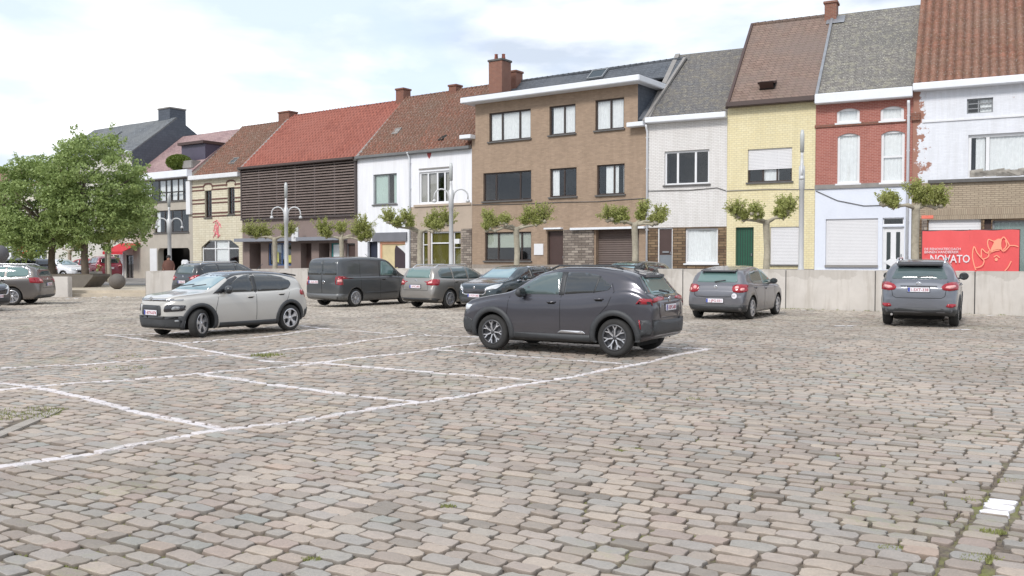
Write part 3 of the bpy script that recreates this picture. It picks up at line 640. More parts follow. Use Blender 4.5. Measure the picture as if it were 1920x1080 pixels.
h.roof(ze, zr, 5.0, TILE_BR, ridge=TILE_BR); h.gutter(ze+.05, mat('dark_gutter', S(80, 66, 62), .6, .1, 2, .05), .22, .42); h.verge(.02, DKBR, .12)
h.rooflight(1440, 163, .75, .6, DKBR, None, lift=.35)
h.cable([(1363, 358), (1440, 355), (1527, 355)], CAPG); h.panel((.01, h.w-.01, 0, 1.3), CAPG, 'plinth', -.06)
# ---- red and blue house
h = House(SR, 1527, 1708, 'red_brick_house', 'house of red brick above pale blue render, mossy grey roof and white front door')
ze = h.zat(1616, 178); zr = h.zat(1648, 18, 5.0)
top = [h.rect(1569, 203, 1612, 230), h.rect(1651, 199, 1695, 226)]; tall = [h.rect(1570, 250, 1612, 344), h.rect(1652, 245, 1696, 342)]
for r in top: h.window(r, (), WHITE_PVC, .11, .06, curtain=[(.1, .9)], sill=WHITE, cm=CURT)
for i, r in enumerate(tall): h.window(r, (), WHITE_PVC, .1, .06, transom=() if i == 0 else (.5,), curtain=[(.05, .95)], sill=WHITE, cm=_mc['grey_curtain'] if False else CURT)
def hz(x0, yt, x1, zb=.8, yb=510): r = h.rect(x0, yt, x1, yb); return (r[0], r[1], zb, r[3])
r = h.rect(1548, 410, 1646, 497); W = h.window(r, (), WHITE_PVC, .08, .14, sill=None); b = MB()
for k in range(32): z = r[2]+(r[3]-r[2])*k/32; b.box(r[0]+.01, r[1]-.01, .07, .09, z+.003, z+(r[3]-r[2])/32-.003)
b.build('roller_shutter', SHUTTER, W); b = MB(); b.box(r[0]-.02, r[1]+.02, -.09, .1, r[2]-.1, r[2]); b.build('sill', CAPG, W)
r = hz(1654, 425, 1695, .85); D = h.door(r, WHITE_PVC, .12, fm=WHITE_PVC); um = (r[0]+r[1])/2; zt = r[3]; zb_ = r[2]
b = MB()
for sx in (-1, 1):
    for (a, c) in ((.36, .9), (-.15, .28) if False else (.02, .30)):
        z0 = zb_+(zt-zb_)*a; z1 = zb_+(zt-zb_)*c; x0, x1 = um+sx*.11, um+sx*.27
        b.prism([(min(x0, x1), z0), (max(x0, x1), z0+.0), (max(x0, x1), z1), (min(x0, x1), z1)], .105, .12)
b.build('door_glass', CARGLASS, D)
b = MB(); zc = zb_+(zt-zb_)*.33; b.prism([(um-.38, zc), (um, zc-.22), (um+.38, zc), (um, zc+.22)], .095, .119); b.build('door_ornament', WHITE, D)
h.window(h.rect(1655, 408, 1695, 422), (), WHITE_PVC, .05, .1, sill=None)
zb = h.zat(1616, 348)
h.wall_band(0, zb, BLUE_W); h.wall_band(zb, ze, REBR); h.shell(ze, zr, 5.0, REBR); h.room()
b = MB()
for r in tall+top:
    rise = .14
    for sx in (0, 1):
        x = r[0] if sx == 0 else r[1]; q = 1 if sx == 0 else -1; ww = (r[1]-r[0])/2
        b.prism([(x, r[3]+.001), (x+q*ww, r[3]+.001)]+[(x+q*ww*(1-k/5), r[3]-rise*(k/5)**2) for k in range(1, 6)], -.003, .055)
b.build('arch_brick', REBR, h.o)
for yy, hh, dd, nm in ((232, 2.5, -.06, 'string_course'), (348, 4, -.07, 'string_course')): h.panel(h.rect(1528, yy-hh, 1706, yy+hh), CAPG if yy > 300 else DKRED, nm, dd)
h.roof(ze, zr, 5.0, SLATE_G); h.gutter(ze+.12, FASC, .42, .45); h.pipe(1702, 190, 520, FASC, .06); h.verge(.0, ZINC, .12)
h.chimney(1548, 4, 1584, 30, 5.0, _mc['chimney_brick'], .7)
b = MB(); u, z = h.q(1562, 36, 4.6); b.add([(u-.3, 4.35, z-.25), (u+.55, 4.35, z-.25), (u+.55, 4.85, z+.2), (u-.3, 4.85, z+.2)], [(0, 1, 2, 3)]); b.build('flashing', ZINC, h.rf, fix=False)
h.cable([(1530, 358), (1570, 376), (1620, 386), (1690, 384)], SILL); h.panel((.01, h.w-.01, 0, 1.3), BLUE_W, 'plinth', -.05)
# ---- peeling white house at the right edge
h = House(SR, 1708, 2040, 'peeling_white_house', 'white painted house with peeling paint and orange pantile roof, cut by the right edge')
ze = h.zat(1813, 156); zr = h.zat(1850, -22, 5.0)
h.window(h.rect(1813, 184, 1862, 212), (.45,), GREYFR, .05, .1, transom=(.35, .68), curtain=[(.5, 1)], sill=None)
h.window(h.rect(1921, 176, 1970, 204), (.45,), GREYFR, .05, .1, sill=None)
r = h.rect(1815, 249, 1960, 330); h.window(r, (.26, ), WHITE_PVC, .12, .12, curtain=[(.1, .23), (.28, .97)], sill=None, cz=.14)
zb = h.zat(1813, 340); z3 = h.zat(1813, 409)
def hz(x0, yt, x1, zb=.8, yb=510): r = h.rect(x0, yt, x1, yb); return (r[0], r[1], zb, r[3])
r = hz(1740, 410, 1839); W = h.window(r, (), WHITE_PVC, .1, .2, sill=None); b = MB()
for k in range(22): z = r[2]+(r[3]-r[2])*k/22; b.box(r[0]+.01, r[1]-.01, .12, .14, z+.003, z+(r[3]-r[2])/22-.003)
b.build('roller_shutter', SHUTTER, W)
h.door(hz(1845, 410, 1858), DKBR, .2, handle=False); h.window(hz(1860, 412, 2020), (.5,), GREYFR, .08, .2, curtain=[(0, 1)], cm=mat('grey_green_blind', S(128, 146, 140), .8, .1, 2, 0), sill=None)
h.wall_band(0, z3, STONE_B); h.wall_band(z3, zb, LTAN, 'brick_apron'); h.wall_band(zb, ze, PEEL_W); h.shell(ze, zr, 5.0, PEEL_W); h.room()
h.panel((h.q(1740, 340)[0], h.w-.01, zb-.04, zb+.1), SILL, 'ledge', -.14); h.panel((h.q(1735, 415)[0], h.w-.01, z3-.05, z3+.4), brick('upright_brick', S(180, 164, 142), S(168, 150, 130), S(140, 126, 110), .07, .4, .01), 'brick_lintel', -.04)
h.panel(h.rect(1730, 218, 2038, 220.5), WHITE, 'string_course', -.05); h.panel(h.rect(1709, 212, 1726, 226), DKRED, 'broken_cornice', -.12)
h.panel(h.rect(1728, 404, 1750, 410), mat('salmon_sign', S(226, 120, 100), .7, .2, 5, 0), 'sign_strip', -.06)
h.panel((h.q(1728, 440)[0], h.q(1738, 440)[0], 0, z3), STONE, 'stone_pillar', -.06)
b = MB(); u0, z0 = h.q(1818, 327); u1, _ = h.q(1960, 318)
for k in range(14):
    a = u0+(u1-u0)*k/14; b.add([(a, -.16+random.uniform(-.05, .05), z0+.1+random.uniform(-.06, .06)), (a+.5, -.14, z0+.12+random.uniform(-.06, .1)), (a+.5, .02, z0-.12+random.uniform(-.05, .1)), (a, .02, z0-.1+random.uniform(-.05, .05))], [(0, 1, 2, 3)])
b.build('torn_sheeting', mat('torn_plastic', S(206, 200, 190), .6, .25, 5, .2), h.o, fix=False)
h.roof(ze, zr, 5.0, PANT_B, 'pantile', ridge=PANT_B, tile=.33); h.gutter(ze+.1, FASC, .3, .45)
b = MB(); b.box(h.w-.9, h.w-.1, 4.5, 5.4, zr-1, zr+1); b.build('chimney', DKRED, h.rf)
# ---- houses hidden behind the leafy trees at the far left
cols = [S(206, 200, 186), S(188, 176, 158), S(214, 212, 206), S(176, 140, 120)]
labs = ['cream two-storey house behind the leafy trees, next to the big slate house', 'taupe house behind the trunks of the leafy trees', 'whitish house at the left edge behind the leaves', 'brownish house outside the left edge of the square']
xs = [96, 42, -20, -90, -160]
for i in range(4):
    h = House(SL, xs[i+1], xs[i], 'far_house', labs[i]); xm = (xs[i]+xs[i+1])/2; wpx = xs[i]-xs[i+1]
    ze = h.zat(xm, 352+4*i); zr = h.zat(xm+70, 310+i*5, 4)
    for fx in (.2, .62):
        x0 = xs[i+1]+wpx*fx; h.window(h.rect(x0, 378, x0+wpx*.2, 415), (.5,), WHITE_PVC, .08, .12, curtain=[(0, 1)])
    x0 = xs[i+1]+wpx*.08; r = h.rect(x0, 455, x0+wpx*.16, 505); h.door((r[0], r[1], .35, r[3]), (DKBR, GREYFR, WHITE, DKBR)[i])
    r = h.rect(xs[i+1]+wpx*.36, 455, xs[i+1]+wpx*.85, 492); h.window(r, (.5,), WHITE_PVC, .1, .12, curtain=[(0, .5)])
    h.wall_band(0, ze, mat('far_wall%d' % i, cols[i], .85, .08, 1, .1)); h.shell(ze, zr, 4, DKRED); h.room(); h.roof(ze, zr, 4, (PANT_A, SLATE_F, PANT_A, SLATE_F)[i]); h.gutter(ze+.05, FASC)
    if i == 2: h.chimney(0, 314, 14, 340, 4, CAPG, .8)
# ================================================================ GROUND
LINES = [[(-60, 889), (0, 877), (210, 843), (420, 805), (600, 782), (780, 757), (960, 727), (1190, 684), (1330, 654)],
 [(-40, 712), (60, 727), (160, 748), (270, 777), (420, 804)], [(378, 703), (480, 718), (620, 737), (790, 756)],
 [(490, 678), (600, 682), (700, 691), (850, 703), (1010, 713)], [(802, 656), (960, 667), (1190, 683)],
 [(1330, 654), (1245, 652), (1100, 644), (880, 632), (767, 626)], [(-40, 735), (60, 727), (300, 707), (480, 694), (600, 682), (810, 656), (900, 643)],
 [(-40, 694), (130, 684), (300, 672), (480, 663), (640, 645), (767, 627)], [(200, 629), (325, 645), (415, 662), (470, 673)],
 [(325, 645), (480, 634), (600, 617)], [(200, 629), (290, 626), (420, 620)], [(565, 611), (600, 616), (740, 625)]]
SEGS = []
for pl in LINES:
    P = [gpt(*q) for q in pl]
    for a, b in zip(P[:-1], P[1:]): SEGS.append((a, b))
# paint is sprayed per stone vertex: colour attribute 'paint' on finely divided stones near the lines
SEGA = np.array([[a.x, a.y, b.x, b.y] for a, b in SEGS])
def paintdist(x, y):
    d = np.full(x.shape, 9.0)
    for ax, ay, bx, by in SEGA:
        vx, vy = bx-ax, by-ay; L2 = vx*vx+vy*vy
        t = np.clip(((x-ax)*vx+(y-ay)*vy)/L2, 0, 1); d = np.minimum(d, np.hypot(x-ax-t*vx, y-ay-t*vy))
    return d
WALLP = [gpt(273, 556.7), gpt(578, 555.5), gpt(1280, 573.6), gpt(1473, 578.7), gpt(1827, 589), gpt(2250, 603)]
RD = Vector((.854, -.52)).normalized(); RP = Vector((.52, .854)).normalized()
def undul(x, y): return .012*np.sin(x*.8+1.1)*np.cos(y*.63)+.008*np.sin(x*2.1+y*1.7)
def wallY(x):
    xs = [p.x for p in WALLP]; ys = [p.y for p in WALLP]; return np.interp(x, xs, ys)
BJ = gpt(1772, 1072); BT = gpt(1917, 846); BD = (BT-BJ).to_2d().normalized(); BN = Vector((BD.y, -BD.x))  # band direction, right normal
KA = gpt(-70, 842).to_2d(); KB = gpt(116, 764).to_2d(); KD = (KB-KA).normalized(); KN = Vector((-KD.y, KD.x)); KL = (KB-KA).length
b = MB(); k_ = 0
while k_ < KL-.3:
    l_ = random.uniform(.5, .8); P_ = [KA+KD*k_+KN*-.065, KA+KD*(k_+l_-.012)+KN*-.065, KA+KD*(k_+l_-.012)+KN*.065, KA+KD*k_+KN*.065]
    b.add([(q.x, q.y, z) for z in (-.05, -.002) for q in P_], [(0, 3, 2, 1), (4, 5, 6, 7), (0, 1, 5, 4), (1, 2, 6, 5), (2, 3, 7, 6), (3, 0, 4, 7)]); k_ += l_
tag(b.build('kerb_strip', mat('kerb_stone', S(158, 150, 140), .85, .15, 4, .2)), kind='structure')
def build_stones():
    V = []; F = []; nv = 0
    rnd = np.random.default_rng(11)
    p_lo, p_hi = 1.0, 48.0; k = 0; p = p_lo
    stones = []
    while p < p_hi:
        rh = .138+rnd.uniform(-.008, .01); q = -42+rnd.uniform(0, .2)
        while q < 26:
            ln = max(.13, rnd.normal(.225, .032)); cq = q+ln/2; q += ln
            wob = .06*math.sin(cq*.5+p*.3)+.03*math.sin(cq*1.4+p*.35)
            cx = RD.x*cq+RP.x*(p+rh/2+wob); cy = RD.y*cq+RP.y*(p+rh/2+wob)
            if cy < 3.0 or abs(cx) > .60*cy+1.6 or cy > 46: continue
            if cx > -16.4 and cy > wallY(cx)-.05: continue
            if cy > 42.1: continue
            o = (cx-BJ.x)*BN.x+(cy-BJ.y)*BN.y
            e0, e1 = o-ln/2, o+ln/2
            if o < .07 and e1 > -.045: e1 = -.045
            elif o >= .07 and e0 < .185: e0 = .185
            if e1-e0 < .07: continue
            kd = (Vector((cx, cy))-KA).dot(KN); kl = (Vector((cx, cy))-KA).dot(KD)
            if abs(kd) < .13 and -.5 < kl < KL: continue
            sh = (e0+e1)/2-o; cx += BN.x*sh; cy += BN.y*sh; ln = e1-e0
            stones.append((cx, cy, ln, rh, 0.0))
        p += rh
    # single-file band that crosses the rows on the right
    t = -3.0
    while t < 30:
        ln = rnd.uniform(.14, .18); c = BJ.to_2d()+BD*(t+ln/2)+BN*.07
        wy = 1e9 if c.x < -16 else wallY(c.x)
        if c.y > 3 and c.y < wy-.1: stones.append((c.x, c.y, .20, ln, 1.0))
        t += ln
    st = np.array(stones); n = len(st)
    dist = st[:, 1]; pd = paintdist(st[:, 0], st[:, 1])
    near_line = pd < .28
    ang = math.atan2(RD.y, RD.x)+rnd.normal(0, .022, n)
    ang[st[:, 4] > 0] = math.atan2(BN.y, BN.x)+rnd.normal(0, .03, int((st[:, 4] > 0).sum()))
    gap = np.clip(rnd.normal(.016, .006, n), .006, .036)
    hl = st[:, 2]/2-gap/2; hw = st[:, 3]/2-gap/2-.001
    zj = rnd.normal(0, .004, n)+.002; tx = rnd.normal(0, .015, n); ty = rnd.normal(0, .022, n)
    allV = []; allF4 = []; allFn = []; base = 0; rndatt = []; pa = []
    def emit(idx, ring, levels, top):
        """ring: unit outline (m,2); levels: list of (inset, z); top 'ngon' or grid"""
        nonlocal base
        m = len(ring); q = len(idx)
        if q == 0: return
        ca, sa = np.cos(ang[idx]), np.sin(ang[idx])
        jit = rnd.normal(0, .006, (q, m, 2))
        vs = []
        for ins, z in levels:
            x = ring[None, :, 0]*(hl[idx][:, None]-ins)+jit[:, :, 0]; y = ring[None, :, 1]*(hw[idx][:, None]-ins)+jit[:, :, 1]
            zz = z+zj[idx][:, None]+x*tx[idx][:, None]+y*ty[idx][:, None] if z > -.02 else np.full_like(x, z)
            vs.append(np.stack([x, y, zz], 2))
        vs = np.concatenate(vs, 1)                       # q, m*levels, 3
        X = vs[:, :, 0]*ca[:, None]-vs[:, :, 1]*sa[:, None]+st[idx, 0][:, None]; Y = vs[:, :, 0]*sa[:, None]+vs[:, :, 1]*ca[:, None]+st[idx, 1][:, None]
        Z = vs[:, :, 2]+undul(X, Y); nl = len(levels); per = m*nl
        if top == 'fan': # centre vertex with slight crown
            cx = X[:, -m:].mean(1); cy = Y[:, -m:].mean(1); cz = Z[:, -m:].mean(1)+.0012
            X = np.concatenate([X, cx[:, None]], 1); Y = np.concatenate([Y, cy[:, None]], 1); Z = np.concatenate([Z, cz[:, None]], 1); per += 1
        allV.append(np.stack([X.ravel(), Y.ravel(), Z.ravel()], 1))
        off = base+np.arange(q)*per; k = np.arange(m); k2 = (k+1) % m
        for l in range(nl-1):
            f = np.stack([l*m+k, l*m+k2, (l+1)*m+k2, (l+1)*m+k], 1); allF4.append((off[:, None, None]+f[None]).reshape(-1, 4))
        if top == 'fan':
            f = np.stack([(nl-1)*m+k, (nl-1)*m+k2, np.full(m, per-1)], 1); allFn.append((off[:, None, None]+f[None]).reshape(-1, 3))
        else: allF4.append((off[:, None]+np.array([(nl-1)*m+i for i in range(4)])[None]).reshape(-1, 4))
        base += q*per
    oct8 = np.array([(1, -.45), (1, .45), (.72, 1), (-.72, 1), (-1, .45), (-1, -.45), (-.72, -1), (.72, -1)])*1.0
    t16 = []
    for i in range(8): a, b = oct8[i], oct8[(i+1) % 8]; t16 += [a, a*.5+b*.5*1.0]
    t12 = np.array([(1, -.6), (1.02, 0), (1, .6), (.86, .95), (.3, 1.01), (-.3, 1.01), (-.86, .95), (-1, .6), (-1.02, 0), (-1, -.6), (-.86, -.95), (-.3, -1.01), (.3, -1.01), (.86, -.95)])
    sq = np.array([(1, -1), (1, 1), (-1, 1), (-1, -1)])*1.0
    ids = np.arange(n)
    nr = ids[(dist < 9)]; md = ids[(dist >= 9) & (dist < 19)]; fr = ids[(dist >= 19)]
    emit(nr, t12, [(-.003, -.035), (.0, -.004), (.003, .004), (.008, .0065)], 'fan')
    emit(md, oct8, [(-.002, -.02), (.001, .0), (.006, .006)], 'fan')
    emit(fr, sq, [(-.001, -.016), (.007, .005)], 'quad')
    V = np.concatenate(allV); F4 = np.concatenate(allF4); F3 = np.concatenate(allFn)
    me = bpy.data.meshes.new('cobblestone_paving')
    me.vertices.add(len(V)); me.vertices.foreach_set('co', V.ravel())
    nl = len(F4)*4+len(F3)*3; me.loops.add(nl); me.loops.foreach_set('vertex_index', np.concatenate([F4.ravel(), F3.ravel()]))
    me.polygons.add(len(F4)+len(F3))
    me.polygons.foreach_set('loop_start', np.concatenate([np.arange(len(F4))*4, len(F4)*4+np.arange(len(F3))*3]))
    me.polygons.foreach_set('loop_total', np.concatenate([np.full(len(F4), 4), np.full(len(F3), 3)]))
    me.polygons.foreach_set('use_smooth', np.concatenate([np.ones(len(F4), bool), np.zeros(len(F3), bool)]))
    me.update(calc_edges=True); me.validate()
    print('stones', n, 'faces', len(me.polygons)); return me
def paintmask(t, tc):
    """distance to the painted lines, worn and ragged"""
    sx = N(t, 'ShaderNodeSeparateXYZ'); t.links.new(tc, sx.inputs[0])
    flat = N(t, 'ShaderNodeCombineXYZ'); t.links.new(sx.outputs[0], flat.inputs[0]); t.links.new(sx.outputs[1], flat.inputs[1])
    d = None
    def vm(op, a, b=None, sc=None):
        n = N(t, 'ShaderNodeVectorMath', operation=op)
        for i, v in enumerate((a, b)):
            if v is None: continue
            if hasattr(v, 'node'): t.links.new(v, n.inputs[i])
            else: n.inputs[i].default_value = v
        if sc is not None: t.links.new(sc, n.inputs['Scale'])
        return n
    for a, b in SEGS:
        v = (b-a).to_2d(); L = v.length; u = v/L
        r = vm('SUBTRACT', flat.outputs[0], (a.x, a.y, 0)).outputs[0]
        al = vm('DOT_PRODUCT', r, (u.x, u.y, 0)).outputs['Value']
        cl = N(t, 'ShaderNodeClamp', inp={1: 0.0, 2: L}); t.links.new(al, cl.inputs[0])
        pr = vm('SCALE', (u.x, u.y, 0), None, cl.outputs[0]).outputs[0]
        e = vm('DISTANCE', r, pr).outputs['Value']
        d = e if d is None else mth(t, 'MINIMUM', d, e)
    n1 = noise(t, tc, 9, 4, .6); n2 = noise(t, tc, 40, 3, .6); n3 = noise(t, tc, 1.3, 3, .6)
    w_ = mth(t, 'SUBTRACT', mth(t, 'ADD', d, mth(t, 'MULTIPLY', mth(t, 'SUBTRACT', n1, .5), .09)), .050)
    m = mth(t, 'SUBTRACT', 1.0, mth(t, 'DIVIDE', w_, .02), clamp=True)
    wear = ramp(t, mth(t, 'ADD', mth(t, 'MULTIPLY', n2, .5), mth(t, 'MULTIPLY', n3, .5)), .36, .5)
    return mth(t, 'MULTIPLY', m, mth(t, 'ADD', .16, mth(t, 'MULTIPLY', wear, .60)))
m, t, p = newmat('cobblestone'); tc = N(t, 'ShaderNodeTexCoord').outputs['Object']
gi = N(t, 'ShaderNodeNewGeometry').outputs['Random Per Island']
cr = N(t, 'ShaderNodeValToRGB'); cr.color_ramp.interpolation = 'LINEAR'; e = cr.color_ramp.elements
stc = [(0, S(126, 120, 114)), (.12, S(172, 160, 150)), (.24, S(186, 172, 160)), (.36, S(164, 160, 154)), (.46, S(156, 154, 152)), (.56, S(178, 166, 158)), (.66, S(150, 138, 130)), (.76, S(192, 178, 164)), (.85, S(168, 150, 142)), (.93, S(152, 156, 152)), (1, S(182, 160, 146))]
e[0].position = 0; e[0].color = stc[0][1]; e[1].position = 1; e[1].color = stc[-1][1]
for q, c in stc[1:-1]: x = e.new(q); x.color = c
t.links.new(gi, cr.inputs[0])
f1 = noise(t, tc, 60, 5, .65); f2 = noise(t, tc, 14, 5, .6); f3 = noise(t, tc, .35, 5, .6)
c = mixrgb(t, .55, cr.outputs[0], ramp(t, mth(t, 'ADD', mth(t, 'MULTIPLY', f1, .6), mth(t, 'MULTIPLY', f2, .4)), .3, .68, (.55, .54, .53, 1), (1.35, 1.3, 1.27, 1)), 'MULTIPLY')
c = mixrgb(t, ramp(t, f3, .35, .62, (.08, .08, .08, 1), (.40, .40, .40, 1)), c, S(170, 158, 146)); c = mixrgb(t, 1.0, c, (.93, .93, .91, 1), 'MULTIPLY'); c = mixrgb(t, 1.0, c, ramp(t, noise(t, tc, .28, 6, .6, .6), .36, .58, (.80, .80, .80, 1), (1.03, 1.03, 1.03, 1)), 'MULTIPLY')
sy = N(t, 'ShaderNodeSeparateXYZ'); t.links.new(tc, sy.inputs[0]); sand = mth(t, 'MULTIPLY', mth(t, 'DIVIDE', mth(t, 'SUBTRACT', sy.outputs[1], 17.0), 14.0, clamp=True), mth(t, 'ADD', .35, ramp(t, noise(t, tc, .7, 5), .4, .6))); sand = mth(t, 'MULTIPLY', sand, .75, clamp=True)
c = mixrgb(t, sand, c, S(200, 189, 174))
mo = mth(t, 'MULTIPLY', ramp(t, noise(t, tc, .55, 6, .65), .56, .68), ramp(t, f2, .42, .62))
c = mixrgb(t, mth(t, 'MULTIPLY', mo, .45), c, S(126, 134, 88))
PM = paintmask(t, tc)
# three stones of the band are painted solid white
sx = N(t, 'ShaderNodeSeparateXYZ'); t.links.new(tc, sx.inputs[0])
wp0, wp1 = gpt(1893, 930), gpt(1876, 974); wc = gpt(1884, 952)
al = mth(t, 'ADD', mth(t, 'MULTIPLY', mth(t, 'SUBTRACT', sx.outputs[0], wc.x), BD.x), mth(t, 'MULTIPLY', mth(t, 'SUBTRACT', sx.outputs[1], wc.y), BD.y))
ac = mth(t, 'ADD', mth(t, 'MULTIPLY', mth(t, 'SUBTRACT', sx.outputs[0], BJ.x+BN.x*.07), BN.x), mth(t, 'MULTIPLY', mth(t, 'SUBTRACT', sx.outputs[1], BJ.y+BN.y*.07), BN.y))
wm = mth(t, 'MULTIPLY', mth(t, 'LESS_THAN', mth(t, 'ABSOLUTE', al), .235), mth(t, 'LESS_THAN', mth(t, 'ABSOLUTE', ac), .11))
c = mixrgb(t, mth(t, 'MULTIPLY', wm, ramp(t, f2, .25, .5, (.55, .55, .55, 1))), c, S(232, 229, 232))
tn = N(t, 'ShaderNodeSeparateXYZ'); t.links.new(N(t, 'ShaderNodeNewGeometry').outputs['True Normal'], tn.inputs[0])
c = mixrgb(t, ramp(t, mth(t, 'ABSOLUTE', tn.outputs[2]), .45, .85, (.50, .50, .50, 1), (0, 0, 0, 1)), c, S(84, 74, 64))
c = mixrgb(t, PM, c, S(222, 216, 217))
t.links.new(c, p.inputs['Base Color']); p.inputs['Roughness'].default_value = .78
t.links.new(mth(t, 'ADD', .55, mth(t, 'MULTIPLY', f2, .4)), p.inputs['Roughness'])
bump(t, p, mth(t, 'ADD', f1, mth(t, 'MULTIPLY', f2, 1.5)), .45, .008)
COBBLE = m
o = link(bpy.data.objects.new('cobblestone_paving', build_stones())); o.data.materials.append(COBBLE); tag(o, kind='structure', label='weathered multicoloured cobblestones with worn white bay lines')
# soil between and below the stones, reaching the horizon
m, t, p = newmat('joint_soil'); tc = N(t, 'ShaderNodeTexCoord').outputs['Object']
a = noise(t, tc, 20, 5); b_ = noise(t, tc, .5, 6, .65); c_ = noise(t, tc, 5, 4)
c = mixrgb(t, ramp(t, a, .35, .65), S(92, 83, 73), S(126, 114, 100))
c = mixrgb(t, mth(t, 'MULTIPLY', ramp(t, mth(t, 'ADD', mth(t, 'MULTIPLY', b_, .6), mth(t, 'MULTIPLY', c_, .4)), .5, .6), .8), c, S(118, 122, 62))
t.links.new(c, p.inputs['Base Color']); p.inputs['Roughness'].default_value = .95; bump(t, p, a, .6, .02); SOIL = m
nx, ny = 120, 90; vs = []; xs = np.linspace(-35, 35, nx); ys = np.linspace(-2, 48, ny)
vs = [(x, y, -.015+float(undul(np.array(x), np.array(y)))) for y in ys for x in xs]; fs = [(j*nx+i, j*nx+i+1, (j+1)*nx+i+1, (j+1)*nx+i) for j in range(ny-1) for i in range(nx-1)]
tag(mesh_obj('ground', vs, fs, SOIL, None, True), kind='structure')
ASPH = mat('asphalt_far', S(118, 114, 110), .9, .1, .6, .1)
b = MB(); b.add([(-900, -300, -.09), (900, -300, -.09), (900, 1200, -.09), (-900, 1200, -.09)], [(0, 1, 2, 3)]); tag(b.build('terrain', ASPH, None, False), kind='structure')
# moss tufts in joints
vs = []; fs = []
def tuft(x, y, n, r, hgt, z=.0):
    for _ in range(n):
        a = random.uniform(0, 6.28); d = r*random.random()**.5; cx, cy = x+d*math.cos(a), y+d*math.sin(a)*.6; a2 = random.uniform(0, 6.28); h = hgt*random.uniform(.4, 1); l = random.uniform(-.5, .5)*h; k = len(vs)
        ww = h*.16+.003; vs.extend([(cx-ww*math.cos(a2), cy-ww*math.sin(a2), z), (cx+ww*math.cos(a2), cy+ww*math.sin(a2), z), (cx+l, cy+l*.5, z+h)]); fs.append((k, k+1, k+2))
for px, py, n, r, hh in ((500, 668, 200, .3, .07), (540, 669, 160, .5, .03), (585, 669, 120, .5, .02), (620, 672, 60, .5, .02), (1160, 846, 160, .09, .02), (1190, 843, 160, .08, .02), (585, 1050, 120, .06, .02), (690, 697, 160, .25, .025), (1830, 938, 60, .1, .02), (1862, 1000, 200, .08, .03), (1840, 1050, 260, .12, .03), (40, 1040, 200, .12, .02), (120, 1065, 200, .1, .02), (1895, 905, 200, .1, .03),
                         (20, 780, 300, .5, .03), (60, 770, 200, .4, .03), (840, 950, 100, .06, .02), (1310, 748, 60, .2, .02), (1670, 1028, 100, .08, .02), (1893, 588, 90, .14, .14), (1470, 580, 60, .3, .05), (1520, 582, 60, .3, .04), (250, 668, 100, .5, .03), (220, 690, 100, .5, .03)):
    g = gpt(px, py); tuft(g.x, g.y, n, r, hh)
for px in range(1290, 1930, 14):
    x = gpt(px, 580).x; g = Vector((random.uniform(5.5, 16.4), 0)); tuft(g.x, float(wallY(g.x))-.04, 10, .12, .05)
MOSSG = mat('moss_green', S(134, 138, 84), .9, .3, 20, 0)
tag(mesh_obj('grass_tufts', vs, fs, MOSSG), kind='stuff', label='moss and short grass growing in the paving joints')
# ================================================================ LOW WALL, STREET, STEPS
m, t, p = newmat('cast_concrete'); tc = N(t, 'ShaderNodeTexCoord').outputs['Object']; sx = N(t, 'ShaderNodeSeparateXYZ'); t.links.new(tc, sx.inputs[0])
a = noise(t, tc, .9, 7, .6); b_ = noise(t, tc, 22, 4)
mpn = N(t, 'ShaderNodeMapping'); mpn.inputs['Scale'].default_value = (2.2, 2.2, .25); t.links.new(tc, mpn.inputs[0]); st_ = noise(t, mpn.outputs[0], 2.0, 6, .65)
c = mixrgb(t, ramp(t, a, .35, .65), S(190, 184, 177), S(206, 200, 193)); c = mixrgb(t, mth(t, 'MULTIPLY', ramp(t, st_, .5, .66), .35), c, S(150, 140, 126))
top = mth(t, 'MULTIPLY', ramp(t, mth(t, 'ADD', mth(t, 'MULTIPLY', sx.outputs[2], .45), mth(t, 'MULTIPLY', a, .9)), .98, 1.08), .30); c = mixrgb(t, top, c, S(140, 132, 122))
t.links.new(c, p.inputs['Base Color']); p.inputs['Roughness'].default_value = .88; bump(t, p, mth(t, 'ADD', b_, a), .3, .01); CAST = m
WZ = [1.20, 1.33, 1.38, 1.37, 1.36, 1.36]
T = .24; wall = empty('low_wall', (WALLP[0].x, WALLP[0].y, 0), 0, 'long low pale concrete retaining wall with panel joints along the back of the car park', 'wall')
